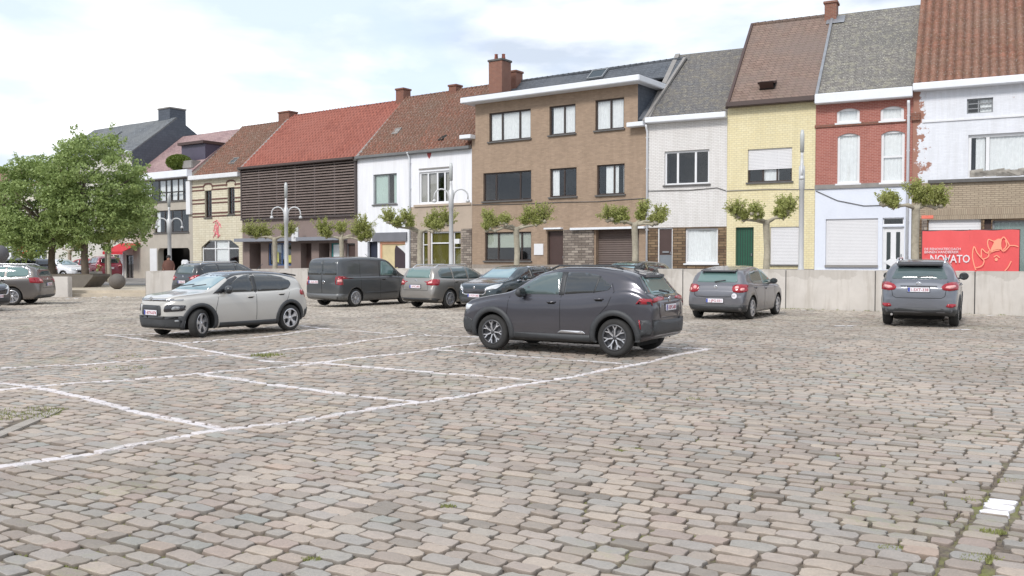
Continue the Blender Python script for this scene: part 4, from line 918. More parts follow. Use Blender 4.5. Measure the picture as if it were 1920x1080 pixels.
for i in range(5):
    A, B = WALLP[i].to_2d(), WALLP[i+1].to_2d(); d = (B-A); Ln = d.length; d.normalize(); nn = Vector((-d.y, d.x)); k = max(1, round(Ln/3.05)); org = WALLP[0].to_2d()
    for j in range(k):
        a0 = A+d*(Ln*j/k+.018); a1 = A+d*(Ln*(j+1)/k-.018); z0 = WZ[i]+(WZ[i+1]-WZ[i])*j/k; z1 = WZ[i]+(WZ[i+1]-WZ[i])*(j+1)/k
        b = MB(); P = [a0, a1, a1+nn*T, a0+nn*T]; zz = [z0, z1, z1, z0]; vv = [(q.x-org.x, q.y-org.y, -.1) for q in P]+[(q.x-org.x, q.y-org.y, z-.012) for q, z in zip(P, zz)]
        ins = .015; c = sum((q for q in P), Vector((0, 0)))/4
        vv += [(q.x-org.x+(c.x-q.x)*ins/ (q-c).length, q.y-org.y+(c.y-q.y)*ins/(q-c).length*2, z) for q, z in zip(P, zz)]
        b.add(vv, [(3, 2, 1, 0), (0, 1, 5, 4), (1, 2, 6, 5), (2, 3, 7, 6), (3, 0, 4, 7), (4, 5, 9, 8), (5, 6, 10, 9), (6, 7, 11, 10), (7, 4, 8, 11), (8, 9, 10, 11)]); b.build('wall_panel', CAST, wall)
    b = MB(); P = [A+nn*.03, B+nn*.03, B+nn*(T-.03), A+nn*(T-.03)]; b.add([(q.x-org.x, q.y-org.y, z) for z in (-.1, min(WZ[i], WZ[i+1])-.03) for q in P], [(0, 3, 2, 1), (4, 5, 6, 7), (0, 1, 5, 4), (1, 2, 6, 5), (2, 3, 7, 6), (3, 0, 4, 7)]); b.build('wall_joint', SILL, wall)
# raised street behind the wall, sloping down towards the steps
def lvl(x): return float(np.interp(x, [-60, -17.5, -12, -3, 30], [.30, .32, .6, .85, .9]))
vs = []; fs = []; NX = 60
for i in range(NX+1):
    x = -17.2+(42+17.2)*i/NX*.86 if True else 0
    f = wallY(x)+T+.01
    for y in (f, f+1.5, f+7, f+30): vs.append((x, y, lvl(x)))
for i in range(NX):
    for j in range(3): a = i*4+j; fs.append((a, a+4, a+5, a+1))
STREET = mat('street_asphalt', S(140, 136, 132), .9, .12, .8, .1); tag(mesh_obj('street', vs, fs, STREET), kind='structure')
PLAT = mat('step_stone', S(190, 178, 160), .85, .15, 1.5, .2)
s0 = gpt(90, 556); s1 = WALLP[0]; b = MB(); y0 = s1.y+.1
b.box(-38, s1.x-.01, y0, y0+.36, -.1, .15); b.box(-38, s1.x-.01, y0+.36, 100, -.1, .30)
tag(b.build('steps', PLAT), kind='structure')
b = MB(); b.add([(-120, 50, .32), (-17.2, 50, .32), (-17.2, 110, .32), (-120, 110, .32)], [(0, 1, 2, 3)]); tag(b.build('far_road', STREET), kind='structure')
# ---- left wall block
lw = MB(); A = at_depth(88, 560, 41.2); B = at_depth(130, 560, 41.2); lw.bbox(A.x-2.5, B.x, 41.1, 41.5, -.1, CAMH-(518-488)*41.2/FPX-.02, .02)
tag(lw.build('wall_block', CAST), 'short pale concrete wall block left of the steps, behind the brown estate car', 'wall')
pl = empty('planter', (0, 0, 0), 0, 'long dark stone planter with slanted end at the foot of the two leafy trees', 'planter')
b = MB(); z1 = at_depth(150, 515, 46).z; xa = at_depth(128, 520, 46).x-3; xb = at_depth(174, 520, 46).x
b.prism([(xa, .3), (xb-.5, .3), (xb, z1-.1), (xb, z1), (xa, z1)], 46, 48.0); b.build('basin', mat('dark_stone', S(112, 106, 98), .85, .15, 2, .2), pl)
b = MB(); b.box(xa+.1, xb-.2, 46.15, 47.9, z1, z1+.03); b.build('soil', SOIL, pl)
b = MB(); A = at_depth(168, 525, 49); B = at_depth(183, 525, 49); b.bbox(A.x, B.x, 49, 49.6, .3, at_depth(170, 509, 49).z, .02); tag(b.build('pale_block', CAST), 'small pale concrete block between planter and stone ball', 'block')
# ---- stone ball
g = at_depth(220, 545, 43.5); b = MB(); b.smooth = True; rr = 15*43.5/FPX*.98
b.lathe([(.001, -rr)]+[(rr*math.cos(a), rr*math.sin(a)) for a in [math.pi*(-.5+k/16) for k in range(1, 16)]]+[(.001, rr)], (0, 0, 0), n=28)
o = b.build('stone_ball', mat('grey_ball', S(104, 98, 92), .8, .15, 3, .2)); o.location = (g.x, 43.5, .30+rr*.98); tag(o, 'big dark grey stone ball on the platform above the steps', 'stone ball')
g = at_depth(-2, 480, 40); b = MB(); b.smooth = True  # globe sculpture on a post, a guessed form
b.lathe([(.08, 0), (.09, 1.5), (.25, 1.62), (.42, 1.9), (.36, 2.2), (.2, 2.35), (.001, 2.38)], (0, 0, 0), n=20); o = b.build('globe_sculpture', mat('dark_globe', S(92, 90, 92), .6, .1, 3, 0)); o.location = (g.x, 40, .0)
tag(o, 'dark rounded globe sculpture on a post, cut by the left edge', 'lamp')
# ---- litter on the ground by the steps
b = MB()
for px, py in ((128, 561), (176, 558), (197, 557), (222, 557), (270, 558), (143, 560)): g = gpt(px, py); b.box(g.x-.09, g.x+.09, g.y-.05, g.y+.05, .005, .02)
tag(b.build('litter', WHITE), kind='stuff', label='scraps of white paper on the cobbles')
b = MB()
for px, py in ((1575, 612), (1598, 612), (1790, 619), (1808, 619), (1858, 592), (1518, 582), (1290+220, 582)): g = gpt(px, py); b.box(g.x-.13, g.x+.13, g.y-.06, g.y+.06, .012, .018)
tag(b.build('paint_marks', WHITE), kind='structure')
# ================================================================ LEAFY TREES
def leafmat(name, c1, c2, tr=.35):
    m, t, p = newmat(name); g = N(t, 'ShaderNodeNewGeometry').outputs['Random Per Island']
    tc = N(t, 'ShaderNodeTexCoord').outputs['Object']; n = noise(t, tc, .9, 4)
    c = mixrgb(t, mth(t, 'ADD', mth(t, 'MULTIPLY', g, .6), mth(t, 'MULTIPLY', n, .4)), c1, c2)
    t.links.new(c, p.inputs['Base Color']); p.inputs['Roughness'].default_value = .55
    o = t.nodes['Material Output']; tl = N(t, 'ShaderNodeBsdfTranslucent'); t.links.new(c, tl.inputs[0]); mx = N(t, 'ShaderNodeMixShader'); mx.inputs[0].default_value = tr
    t.links.new(p.outputs[0], mx.inputs[1]); t.links.new(tl.outputs[0], mx.inputs[2]); t.links.new(mx.outputs[0], o.inputs[0]); return m
LEAF = leafmat('lime_leaves', (.19, .265, .08, 1), (.42, .51, .19, 1)); LEAFP = leafmat('plane_leaves', (.30, .33, .09, 1), (.52, .54, .20, 1), .45)
BARK = mat('bark', S(104, 92, 80), .9, .25, 6, .6); PBARK = mat('plane_bark', S(166, 158, 140), .9, .3, 5, .5)
def leaves(C, n, size, rnd, up=.3):
    """C: centres (k,3), returns verts/faces of n leaf quads each a bent diamond"""
    nrm = rnd.normal(0, 1, (n, 3)); nrm[:, 2] += up; nrm /= np.linalg.norm(nrm, axis=1)[:, None]
    a = rnd.normal(0, 1, (n, 3)); x = np.cross(nrm, a); x /= np.linalg.norm(x, axis=1)[:, None]; y = np.cross(nrm, x)
    s = size*rnd.uniform(.6, 1.3, n)[:, None]
    v = np.stack([C-x*s*.5, C+y*s*.3+nrm*s*.06, C+x*s*.5, C-y*s*.3+nrm*s*.06], 1).reshape(-1, 3)
    return v
def leafobj(name, V, m, parent):
    n = len(V)//4; me = bpy.data.meshes.new(name); me.vertices.add(len(V)); me.vertices.foreach_set('co', V.ravel()); me.loops.add(4*n); me.loops.foreach_set('vertex_index', np.arange(4*n))
    me.polygons.add(n); me.polygons.foreach_set('loop_start', np.arange(n)*4); me.polygons.foreach_set('loop_total', np.full(n, 4)); me.update(calc_edges=True); me.materials.append(m)
    return link(bpy.data.objects.new(name, me), parent)
def lime(px, ybase, Y, cpx, cpy, rx, rz, seed, label, nleaf=34000):
    rnd = np.random.default_rng(seed); random.seed(seed); base = at_depth(px, ybase, Y); z0 = .3
    c = at_depth(cpx, cpy, Y); root = empty('leafy_tree', (base.x, Y, z0), 0, label, 'tree', 'leafy trees at the left')
    k = Y/FPX; rx *= k; rz *= k; cc = np.array([c.x-base.x, 0, c.z-z0]); ry = rx*.8
    b = MB(); b.smooth = True; zt = cc[2]-rz*.55
    b.tube([(0, 0, -.1), (.02, 0, .4), (-.04, .03, zt*.6), (.03, 0, zt), (.0, 0, cc[2]+rz*.3)], [.26, .2, .17, .15, .06], 10)
    for q in range(9):
        a = 6.28*q/9+random.uniform(-.3, .3); e = random.uniform(.2, 1.1); h0 = zt+random.uniform(-.2, .9)
        tip = Vector((cc[0]+rx*.75*math.cos(a), ry*.75*math.sin(a), cc[2]+rz*.7*math.sin(e-.4))); md = Vector((tip.x*.45, tip.y*.45, (h0+tip.z)/2+.2)); b.tube([(0, 0, h0), md, tip], [.1, .06, .02], 6)
    b.build('trunk', BARK, root)
    P = []; ncl = 230
    d = rnd.normal(0, 1, (ncl, 3)); d /= np.linalg.norm(d, axis=1)[:, None]; r = rnd.uniform(.35, 1, ncl)**.45
    cl = d*r[:, None]*np.array([rx, ry, rz])*rnd.uniform(.84, 1.04, (ncl, 1)); cl[:, 2] *= np.where(cl[:, 2] < 0, np.where(cl[:, 0] > rx*.35, .62, .82), 1.0); cl += cc
    per = nleaf//ncl; V = []
    for q in range(ncl):
        sz = rnd.uniform(.32, .75); o = rnd.normal(0, 1, (per, 3)); o /= np.linalg.norm(o, axis=1)[:, None]; o *= (rnd.uniform(.2, 1, per)**.5)[:, None]*np.array([sz, sz, sz*.62]); V.append(leaves(cl[q]+o, per, .15, rnd))
    # a few sprays that break the outline
    sp = d[:60]*np.array([rx, ry, rz])*1.02+cc
    for q in range(60):
        L_ = rnd.uniform(.1, .35); tt = rnd.uniform(0, 1, 26)[:, None]; V.append(leaves(sp[q]+d[q]*L_*tt+rnd.normal(0, .06, (26, 3)), 26, .13, rnd))
    leafobj('crown', np.concatenate(V), LEAF, root)
lime(98, 520, 46.8, 66, 398, 94, 104, 3, 'leafy green tree on the left, its trunk behind the short wall block')
lime(160, 537, 46.5, 180, 368, 100, 128, 5, 'tallest leafy green tree, trunk rising from the planter beside the steps')
lime(-40, 520, 48, -34, 415, 66, 76, 8, 'leafy green tree cut by the left edge of the photo', 14000)
lime(203, 520, 58, 240, 408, 48, 52, 12, 'smaller leafy green tree half hidden to the right of the tallest one', 10000)
# ================================================================ POLLARDED PLANES
def pollard(px, Y, yb, yarm, arms, seed, label, base, green=1.0, group='pollarded plane trees along the street'):
    """arms: list of (px end, py end, tuft radius px)"""
    rnd = np.random.default_rng(seed); random.seed(seed); g = at_depth(px, yarm, Y); root = empty('pollarded_plane', (g.x, Y, base), 0, label, 'tree', group); k = Y/FPX
    za = g.z-base; b = MB(); b.smooth = True; r0 = random.uniform(.125, .15)
    b.tube([(0, 0, -.1), (0, 0, .25), (random.uniform(-.05, .05), 0, za*.5), (0, .02, za-.12), (0, 0, za+.06)], [r0*1.25, r0, r0*.9, r0*.95, r0*1.1], 10)
    b.build('trunk', PBARK, root); V = []; tw = MB(); br = MB(); br.smooth = True
    for (ex, ey, tr) in arms:
        e = Vector(((ex-px)*k, random.uniform(-.35, .35), (yarm-ey)*k+za)); m1 = Vector((e.x*.35, e.y*.3, za+(e.z-za)*.1+random.uniform(-.02, .1))); m2 = Vector((e.x*.75, e.y*.8, za+(e.z-za)*.65-.06))
        br.tube([(0, 0, za-.05), m1, m2, e], [.085, .055, .05, .06], 8); [br.blob(e+Vector((random.uniform(-.12, .12), random.uniform(-.08, .08), random.uniform(-.05, .06))), (.11, .1, .1), 1, .25) for _ in range(4)]; br.blob(m2, (.10, .10, .11), 1, .2)
        R = tr*k*1.4
        for kn in (e, m2) if tr > 9 else (e,):
            RR = R if kn is e else R*.55
            for q in range(40):
                d = Vector((rnd.normal(0, .55), rnd.normal(0, .5), abs(rnd.normal(1.0, .45))+.1)).normalized(); L_ = RR*rnd.uniform(.8, 1.9); tip = kn+d*L_+Vector((0, 0, .0))
                tw.tube([kn, kn+d*L_*.5+Vector((0, 0, .03)), tip], [.012, .009, .004], 3, False); nn = int(42*green); tt = rnd.uniform(.22, 1, nn)[:, None]
                V.append(leaves(np.array(kn)[None]+np.array(d*L_)[None]*tt+rnd.normal(0, .045, (nn, 3)), nn, .085, rnd))
    br.build('branches', PBARK, root); tw.build('twigs', BARK, root, False); leafobj('foliage', np.concatenate(V), LEAFP, root)
def tz(px): s = SL if px < 1212 else SR; u, _ = s.hit(px, 480); P = s.p+s.d*u; return P.y*.85
def bl(px, Y): return lvl((px-960)/FPX*Y)
PL = [(515, 512, 447, [(468, 442, 13), (490, 440, 12), (548, 440, 11), (535, 436, 8)], 'pollarded plane tree before the blue shop window of the slatted building', .8),
      (640, 512, 446, [(603, 440, 15), (683, 436, 16), (640, 436, 9), (690, 450, 10)], 'pollarded plane tree with two round green heads, above the dark van', 1.3),
      (788, 510, 434, [(733, 418, 13), (762, 416, 10), (812, 420, 13), (835, 420, 14), (820, 432, 9)], 'pollarded plane tree before the white house with the downpipe', 1.0),
      (968, 505, 428, [(915, 418, 12), (945, 420, 9), (990, 412, 12), (1018, 414, 15), (915, 432, 8)], 'pollarded plane tree before the tan brick house ground floor window', .8),
      (1190, 505, 420, [(1142, 412, 12), (1165, 410, 10), (1207, 402, 12), (1240, 412, 12), (1232, 418, 8)], 'pollarded plane tree before the brown garage door', .85),
      (1437, 505, 415, [(1384, 404, 14), (1412, 404, 12), (1476, 400, 14), (1472, 392, 12)], 'pollarded plane tree beside the green door', .7),
      (1718, 505, 388, [(1656, 384, 12), (1676, 380, 8), (1720, 366, 14), (1742, 376, 12), (1766, 372, 12), (1772, 384, 8)], 'pollarded plane tree between the white front door and the red banner', .75)]
for i, (px, yb, ya, arms, lab, gr) in enumerate(PL): Y = tz(px); pollard(px, Y, yb, ya, arms, 20+i, lab, bl(px, Y), gr)
pollard(205, 56, 520, 458, [(188, 452, 9), (196, 456, 8), (216, 452, 9)], 31, 'pollarded plane tree with pale branches behind the stone ball', .3, .8)
pollard(130, 68, 520, 470, [(112, 462, 9), (150, 462, 10), (140, 458, 8)], 33, 'pollarded plane tree between the two leafy trunks', .3, .8)
# ================================================================ LAMP POSTS
LAMPM = mat('lamp_grey_white', S(198, 198, 198), .45, .06, 2, .02, metal=.1)
def lamp(px, Y, ytop, yarm, label, base, wpx=4.5):
    g = at_depth(px, 480, Y); k = Y/FPX; root = empty('street_lamp', (g.x, Y, base), 0, label, 'street lamp', 'white street lamps along the street')
    zt = at_depth(px, ytop, Y).z-base; za = at_depth(px, yarm, Y).z-base; r = wpx*k
    b = MB(); b.smooth = True; b.lathe([(r*1.2, 0), (r*1.15, .5), (r*.95, .6), (r*.85, za-.4), (r*1.05, za-.38), (r*1.05, za+.45), (r*.62, za+.5), (r*.5, zt-1.0), (r*.5, zt-.85)], n=14); b.build('pole', LAMPM, root)
    b = MB(); b.smooth = True; b.lathe([(r*.7, zt-.85), (r*.75, zt-.2), (r*.5, zt-.02), (.01, zt)], n=12); b.build('top_light', mat('frosted_lamp', S(190, 192, 190), .3, .1, 5, 0), root)
    for sx in (-1, 1):
        b = MB(); b.smooth = True; R = .34; P = [(sx*(r*.8), 0, za+.05)]+[(sx*(.12+R-R*math.cos(a)), 0, za+.18+R*math.sin(a)) for a in [math.pi*q/9 for q in range(1, 10)]]
        P.append((sx*(.12+2*R), 0, za+.02)); b.tube(P, .038, 8); o = b.build('arm', LAMPM, root); b = MB(); b.smooth = True; b.lathe([(.04, .04), (.09, -.02), (.1, -.1), (.02, -.12)], (sx*(.12+2*R), 0, za), n=12); b.build('lamp_head', LAMPM, o)
    return root
lamp(1502, tz(1502)*.985, 243, 335, 'white street lamp post in front of the yellow brick house', bl(1502, 34), 5.2).rotation_euler[2] = 1.25
lamp(846, tz(846)*.985, 305, 375, 'white two-armed street lamp in front of the white and tan house', bl(846, 42), 4.6)
lamp(537, tz(537)*.985, 342, 406, 'white two-armed street lamp in front of the slatted building', bl(537, 50), 4.2)
lamp(318, tz(318)*.985, 362, 425, 'white two-armed street lamp in front of the concrete banded house', bl(318, 56), 4.0)
# ================================================================ BUSH, SIGNS, BANNER, PERSON
H = houseC; M0 = H.o.matrix_basis; rnd = np.random.default_rng(4)
u, z = H.q(333, 304, .2); Pw = M0 @ Vector((u, .3, z)); n = 9000; d = rnd.normal(0, 1, (n, 3)); d /= np.linalg.norm(d, axis=1)[:, None]; d *= (rnd.uniform(.5, 1, n)**.4)[:, None]*np.array([.95, .6, .58])
r = empty('roof_bush', (Pw.x, Pw.y, Pw.z), 0, 'round green bush in a planter on the gutter of the pinkish roof', 'bush'); leafobj('foliage', leaves(d, n, .14, rnd), leafmat('bush_leaves', (.10, .15, .02, 1), (.2, .25, .05, 1)), r)
b = MB(); b.tube([(0, 0, -.6), (0, 0, .1)], .05, 6)
for q in range(5): b.tube([(0, 0, -.3), (.5*math.cos(q*1.3), .3*math.sin(q*1.3), .2)], .02, 5)
b.build('stem', BARK, r)
def textobj(body, size, m, parent, loc, rot=(math.pi/2, 0, 0), ext=.004, name='lettering', align='LEFT', bold=.0, sx=1.0):
    cu = bpy.data.curves.new(name, 'FONT'); cu.body = body; cu.size = size; cu.extrude = ext; cu.align_x = align; cu.align_y = 'BOTTOM_BASELINE'; cu.offset = bold; cu.resolution_u = 2
    tmp = bpy.data.objects.new('tmp', cu); COL.objects.link(tmp); bpy.context.view_layer.update(); me = bpy.data.meshes.new_from_object(tmp); bpy.data.objects.remove(tmp)
    o = bpy.data.objects.new(name, me); me.name = name; me.materials.clear(); me.materials.append(m); link(o, parent); o.location = loc; o.rotation_euler = rot; o.scale = (sx, 1, 1); return o
# banner on a light frame just behind the wall
bs = Seg(WALLP[4].to_2d()+Vector((0, 1.2)), (.889, -.40)); u0, _ = bs.hit(1729, 470); u1, _ = bs.hit(1911, 470); zt = bs.hit(1820, 432)[1]; zb_ = bs.hit(1820, 512)[1]
P = bs.p+bs.d*u0; W_ = u1-u0; Hh = zt-zb_; ban = empty('banner', (P.x, P.y, zb_), math.atan2(bs.d.y, bs.d.x), 'red banner with white lettering and orange line drawing, standing behind the low wall', 'banner')
vs = []; fs = []
for j in range(9):
    for i in range(25): vs.append((W_*i/24, .02*math.sin(i*.9+j*.5)+.012*math.sin(i*2.2), Hh*j/8-(.012*math.sin(i*.8) if j == 8 else 0)))
fs = [(j*25+i, j*25+i+1, (j+1)*25+i+1, (j+1)*25+i) for j in range(8) for i in range(24)]
mesh_obj('banner_sheet', vs, fs, mat('banner_red', S(222, 88, 88), .6, .05, 1, .02), ban, True)
b = MB(); b.smooth = True
for x in (0, W_*.5, W_): b.tube([(x, .06, -zb_+.8), (x, .06, Hh+.03)], .03, 8)
b.tube([(0, .06, Hh), (W_, .06, Hh)], .025, 8); b.tube([(0, .06, .03), (W_, .06, .03)], .025, 8); b.build('frame', DKBR, ban)
def bp(x, y): return (x-80)/1770*W_, Hh-(y-110)/ (820-110)*(Hh*.93)
TXT = mat('lettering_white', (.74, .66, .68, 1), .6, 0, 2, 0); ORG = mat('drawing_orange', S(248, 160, 130), .6, 0, 2, 0)
for body, x, y, sz in (('DE RENOVATIECOACH', 120, 462, .115), ('BINNEN HANDBEREIK', 120, 518, .115)): a, c = bp(x, y); textobj(body, sz, TXT, ban, (a, -.045, c), bold=.001, sx=.9)
a, c = bp(225, 685); o = textobj('NOVATO', .36, TXT, ban, (a, -.045, c), bold=.006); bw = bp(970, 0)[0]-a; o.scale[0] = bw/max(v.co.x for v in o.data.vertices)
def stroke(b, pts, w):
    Q = [Vector(bp(*q)) for q in pts]
    # smooth the outline
    R2 = []
    for i in range(len(Q)-1):
        p0, p1, p2, p3 = Q[max(i-1, 0)], Q[i], Q[i+1], Q[min(i+2, len(Q)-1)]
        for s in range(5):
            t = s/5; R2.append(.5*((2*p1)+(p2-p0)*t+(2*p0-5*p1+4*p2-p3)*t*t+(3*p1-p0-3*p2+p3)*t**3))
    R2.append(Q[-1]); n = len(R2); vs = []
    for i, p_ in enumerate(R2):
        d = R2[min(i+1, n-1)]-R2[max(i-1, 0)]; d = d.normalized() if d.length > 0 else Vector((1, 0)); nn = Vector((-d.y, d.x))*w/2; vs += [(p_.x+nn.x, -.046, p_.y+nn.y), (p_.x-nn.x, -.046, p_.y-nn.y)]
    b.add(vs, [(2*i, 2*i+2, 2*i+3, 2*i+1) for i in range(n-1)])
b = MB(); sw = .032
for pts in ([(1080, 820), (1040, 700), (1015, 560), (1040, 400), (1100, 510), (1180, 600), (1225, 650), (1200, 730), (1110, 775), (1075, 770)], [(1180, 600), (1175, 520), (1185, 440), (1250, 500), (1310, 530), (1290, 590), (1220, 620)],
            [(1310, 530), (1300, 490), (1340, 480), (1360, 500), (1320, 520)], [(1340, 480), (1300, 410), (1285, 330), (1300, 275), (1350, 290), (1400, 310)], [(1530, 270), (1570, 235), (1620, 290), (1670, 380), (1640, 430), (1580, 480), (1535, 460)],
            [(1680, 385), (1760, 385), (1830, 405)], [(1400, 590), (1450, 560), (1505, 600)], [(1600, 830), (1660, 760), (1710, 660)], [(1600, 290), (1625, 370), (1590, 440), (1560, 450)], [(1330, 520), (1400, 480), (1500, 460)]): stroke(b, pts, sw)
vs = [bp(*q) for q in ((1400, 300), (1470, 262), (1545, 262), (1530, 330), (1530, 400), (1550, 462), (1480, 445), (1400, 462), (1340, 500), (1350, 430), (1390, 350))]; b.add([(x, -.040, z) for x, z in vs], [tuple(range(len(vs)))])
vs = [bp(1445+28*math.cos(a), 630+30*math.sin(a)) for a in [6.28*k/12 for k in range(12)]]; b.add([(x, -.042, z) for x, z in vs], [tuple(range(12))])
b.build('line_drawing', ORG, ban, False)
b = MB(); b.box(0, .0, 0, 0, 0, 0) if False else None
# person in a brown coat behind the wall
def skin_figure(name, V, E, Rr, m, parent=None, sub=2):
    me = bpy.data.meshes.new(name); me.from_pydata(V, E, []); o = bpy.data.objects.new(name, me); COL.objects.link(o)
    sk = o.modifiers.new('s', 'SKIN'); sk.use_smooth_shade = True; lay = me.skin_vertices[0].data if me.skin_vertices else None
    if lay is None:
        bm = bmesh.new(); bm.from_mesh(me); bm.verts.layers.skin.verify(); bm.to_mesh(me); bm.free(); lay = me.skin_vertices[0].data
    for i, r in enumerate(Rr): lay[i].radius = (r, r) if not isinstance(r, tuple) else r; lay[i].use_root = (i == 0)
    ss = o.modifiers.new('u', 'SUBSURF'); ss.levels = sub; ss.render_levels = sub
    bpy.context.view_layer.update(); dg = bpy.context.evaluated_depsgraph_get(); nm = bpy.data.meshes.new_from_object(o.evaluated_get(dg)); o.modifiers.clear(); o.data = nm; nm.name = name
    nm.polygons.foreach_set('use_smooth', [True]*len(nm.polygons)); nm.materials.clear(); nm.materials.append(m)
    if parent: o.parent = parent
    return o
Yp = 46.0; g = at_depth(316, 500, Yp); hgt = at_depth(316, 479, Yp).z-.32
per = empty('person', (g.x, Yp, .32), .4, 'person with dark hair in a wide brown coat, standing behind the low wall', 'person'); s = hgt/1.72
V = [(0, 0, .95), (0, 0, 1.15), (0, 0, 1.33), (0, -.01, 1.46), (0, -.02, 1.54), (0, -.02, 1.64), (.20, 0, 1.36), (.29, -.05, 1.1), (.24, -.22, .95), (-.20, 0, 1.36), (-.29, -.05, 1.1), (-.24, -.22, .95), (.1, 0, .82), (.11, .01, .45), (.11, .02, .06), (.11, -.12, .04), (-.1, 0, .82), (-.11, .01, .45), (-.11, .02, .06), (-.11, -.12, .04)]
E = [(0, 1), (1, 2), (2, 3), (3, 4), (4, 5), (2, 6), (6, 7), (7, 8), (2, 9), (9, 10), (10, 11), (0, 12), (12, 13), (13, 14), (14, 15), (0, 16), (16, 17), (17, 18), (18, 19)]
Rr = [(.17, .12), (.16, .11), (.18, .11), .06, .085, .095, .08, .055, .035, .08, .055, .035, .1, .065, .045, .04, .1, .065, .045, .04]
V = [tuple(c*s for c in v) for v in V]; Rr = [tuple(q*s for q in r) if isinstance(r, tuple) else r*s for r in Rr]
body = skin_figure('body', V, E, Rr, mat('skin', S(176, 130, 108), .6, .05, 5, 0), per)
body.data.materials.append(mat('brown_coat', S(98, 66, 56), .85, .1, 5, .2))
for f in body.data.polygons:
    z = f.center.z/s
    if z < 1.44 and not (.9 < z < .99 and abs(f.center.x) > .2*s and f.center.y < -.2*s): f.material_index = 1
b = MB(); b.smooth = True; b.lathe([(.38*s, .55*s), (.36*s, .8*s), (.31*s, 1.05*s), (.26*s, 1.3*s), (.17*s, 1.43*s), (.08*s, 1.5*s)], n=20); b.v = [Vector((v.x, v.y*.72, v.z)) for v in b.v]; b.build('coat', mat('brown_coat', S(98, 66, 56), .85, .1, 5, .2), per)
b = MB(); b.smooth = True; b.blob((0, .02*s, 1.63*s), (.125*s, .13*s, .125*s), 2, .05); b.build('hair', mat('dark_hair', (.012, .009, .008, 1), .6, .2, 9, .1), per)
b = MB(); b.blob((0, -.135*s, 1.59*s), (.015, .02, .02), 1); b.build('nose', _mc['skin'], per)
# white notice pillar
Y = 44; A = at_depth(341, 500, Y); B = at_depth(353, 500, Y); zt = at_depth(347, 487, Y).z; root = empty('notice_pillar', ((A.x+B.x)/2, Y, .5), 0, 'small white notice pillar with rounded top behind the wall, over the black car', 'sign')
w2 = (B.x-A.x)/2; b = MB(); b.prism([(-w2, -.2), (w2, -.2), (w2, zt-.5-.08), (w2*.6, zt-.5), (-w2*.6, zt-.5), (-w2, zt-.5-.08)], -.06, .06); b.build('board', WHITE, root); b = MB(); b.box(-w2*.6, w2*.6, -.075, -.061, zt-.95, zt-.7); b.build('notice', CAPG, root)
# hanging sign on slatted building
u, z = slat.q(570, 440); Pw = slat.o.matrix_basis @ Vector((u, -.75, z)); b = MB(); b.bbox(-.22, .22, -.1, .1, -.45, .45, .02); r = empty('shop_sign', tuple(Pw), 0, 'white upright light box sign on the grey canopy of the slatted building', 'sign'); b.build('box', WHITE, r)
for k, ch in enumerate('APP'): textobj(ch, .22, DKBR, r, (-.07, -.105, .18-.24*k))
# no-entry sign and blue sign, kiosk
Yb = 60
def post(px, y0, y1, Y, r, m, parent, ox, base=.32): g = at_depth(px, y0, Y); b = MB(); b.smooth = True; b.tube([(g.x-ox.x, 0, 0), (g.x-ox.x, 0, g.z-base)], r, 8); return b.build('post', m, parent)
g = at_depth(42, 471, Yb); r = empty('no_entry_sign', (g.x, Yb, .32), 0, 'round red no-entry sign with white bar on a pole, left', 'traffic sign'); zz = g.z-.32
b = MB(); b.tube([(0, 0, 0), (0, 0, zz+.4)], .035, 8); b.build('post', ZINC, r); b = MB(); b.lathe([(.001, -.05), (.34, -.05), (.34, -.03), (.001, -.03)], (0, 0, zz), 'y', 24); d_ = b.build('disc', mat('sign_red', S(196, 30, 40), .4, .03, 2, 0), r); b = MB(); b.box(-.24, .24, -.06, -.052, zz-.06, zz+.06); b.build('bar', WHITE, d_)
g = at_depth(70, 474, Yb); r = empty('blue_sign', (g.x, Yb, .32), 0, 'blue rectangular traffic sign on a pole, beside the dark ticket kiosk', 'traffic sign'); zz = g.z-.32
b = MB(); b.tube([(0, 0, 0), (0, 0, zz+.5)], .035, 8); b.build('post', ZINC, r); b = MB(); b.bbox(-.24, .24, -.06, -.04, zz-.45, zz+.42, .005); d_ = b.build('plate', mat('sign_blue', S(34, 84, 190), .4, .03, 2, 0), r); textobj('P', .5, WHITE, d_, (-.14, -.065, zz-.12)); b = MB(); b.box(-.14, .14, -.06, -.04, zz-.85, zz-.55); b.build('lower_plate', WHITE, r)
g = at_depth(59, 490, 52); r = empty('ticket_kiosk', (g.x, 52, .30), 0, 'dark column with red band and wide flat round cap behind the brown estate car', 'kiosk')
zt = at_depth(59, 472, 52).z-.3; zr1 = at_depth(59, 481, 52).z-.3; zr0 = at_depth(59, 487, 52).z-.3
b = MB(); b.smooth = True; b.lathe([(.2, 0), (.2, zr0)], n=16); b.build('column', mat('kiosk_dark', S(56, 56, 62), .5, .1, 2, 0), r); b = MB(); b.lathe([(.23, zr0), (.23, zr1), (.2, zr1+.02)], n=16); b.build('red_band', _mc['sign_red'], r)
b = MB(); b.smooth = True; b.lathe([(.2, zr1), (.36, zr1+.08), (.38, zt-.05), (.25, zt), (.01, zt+.02)], n=18); b.build('cap', BLACKM, r)
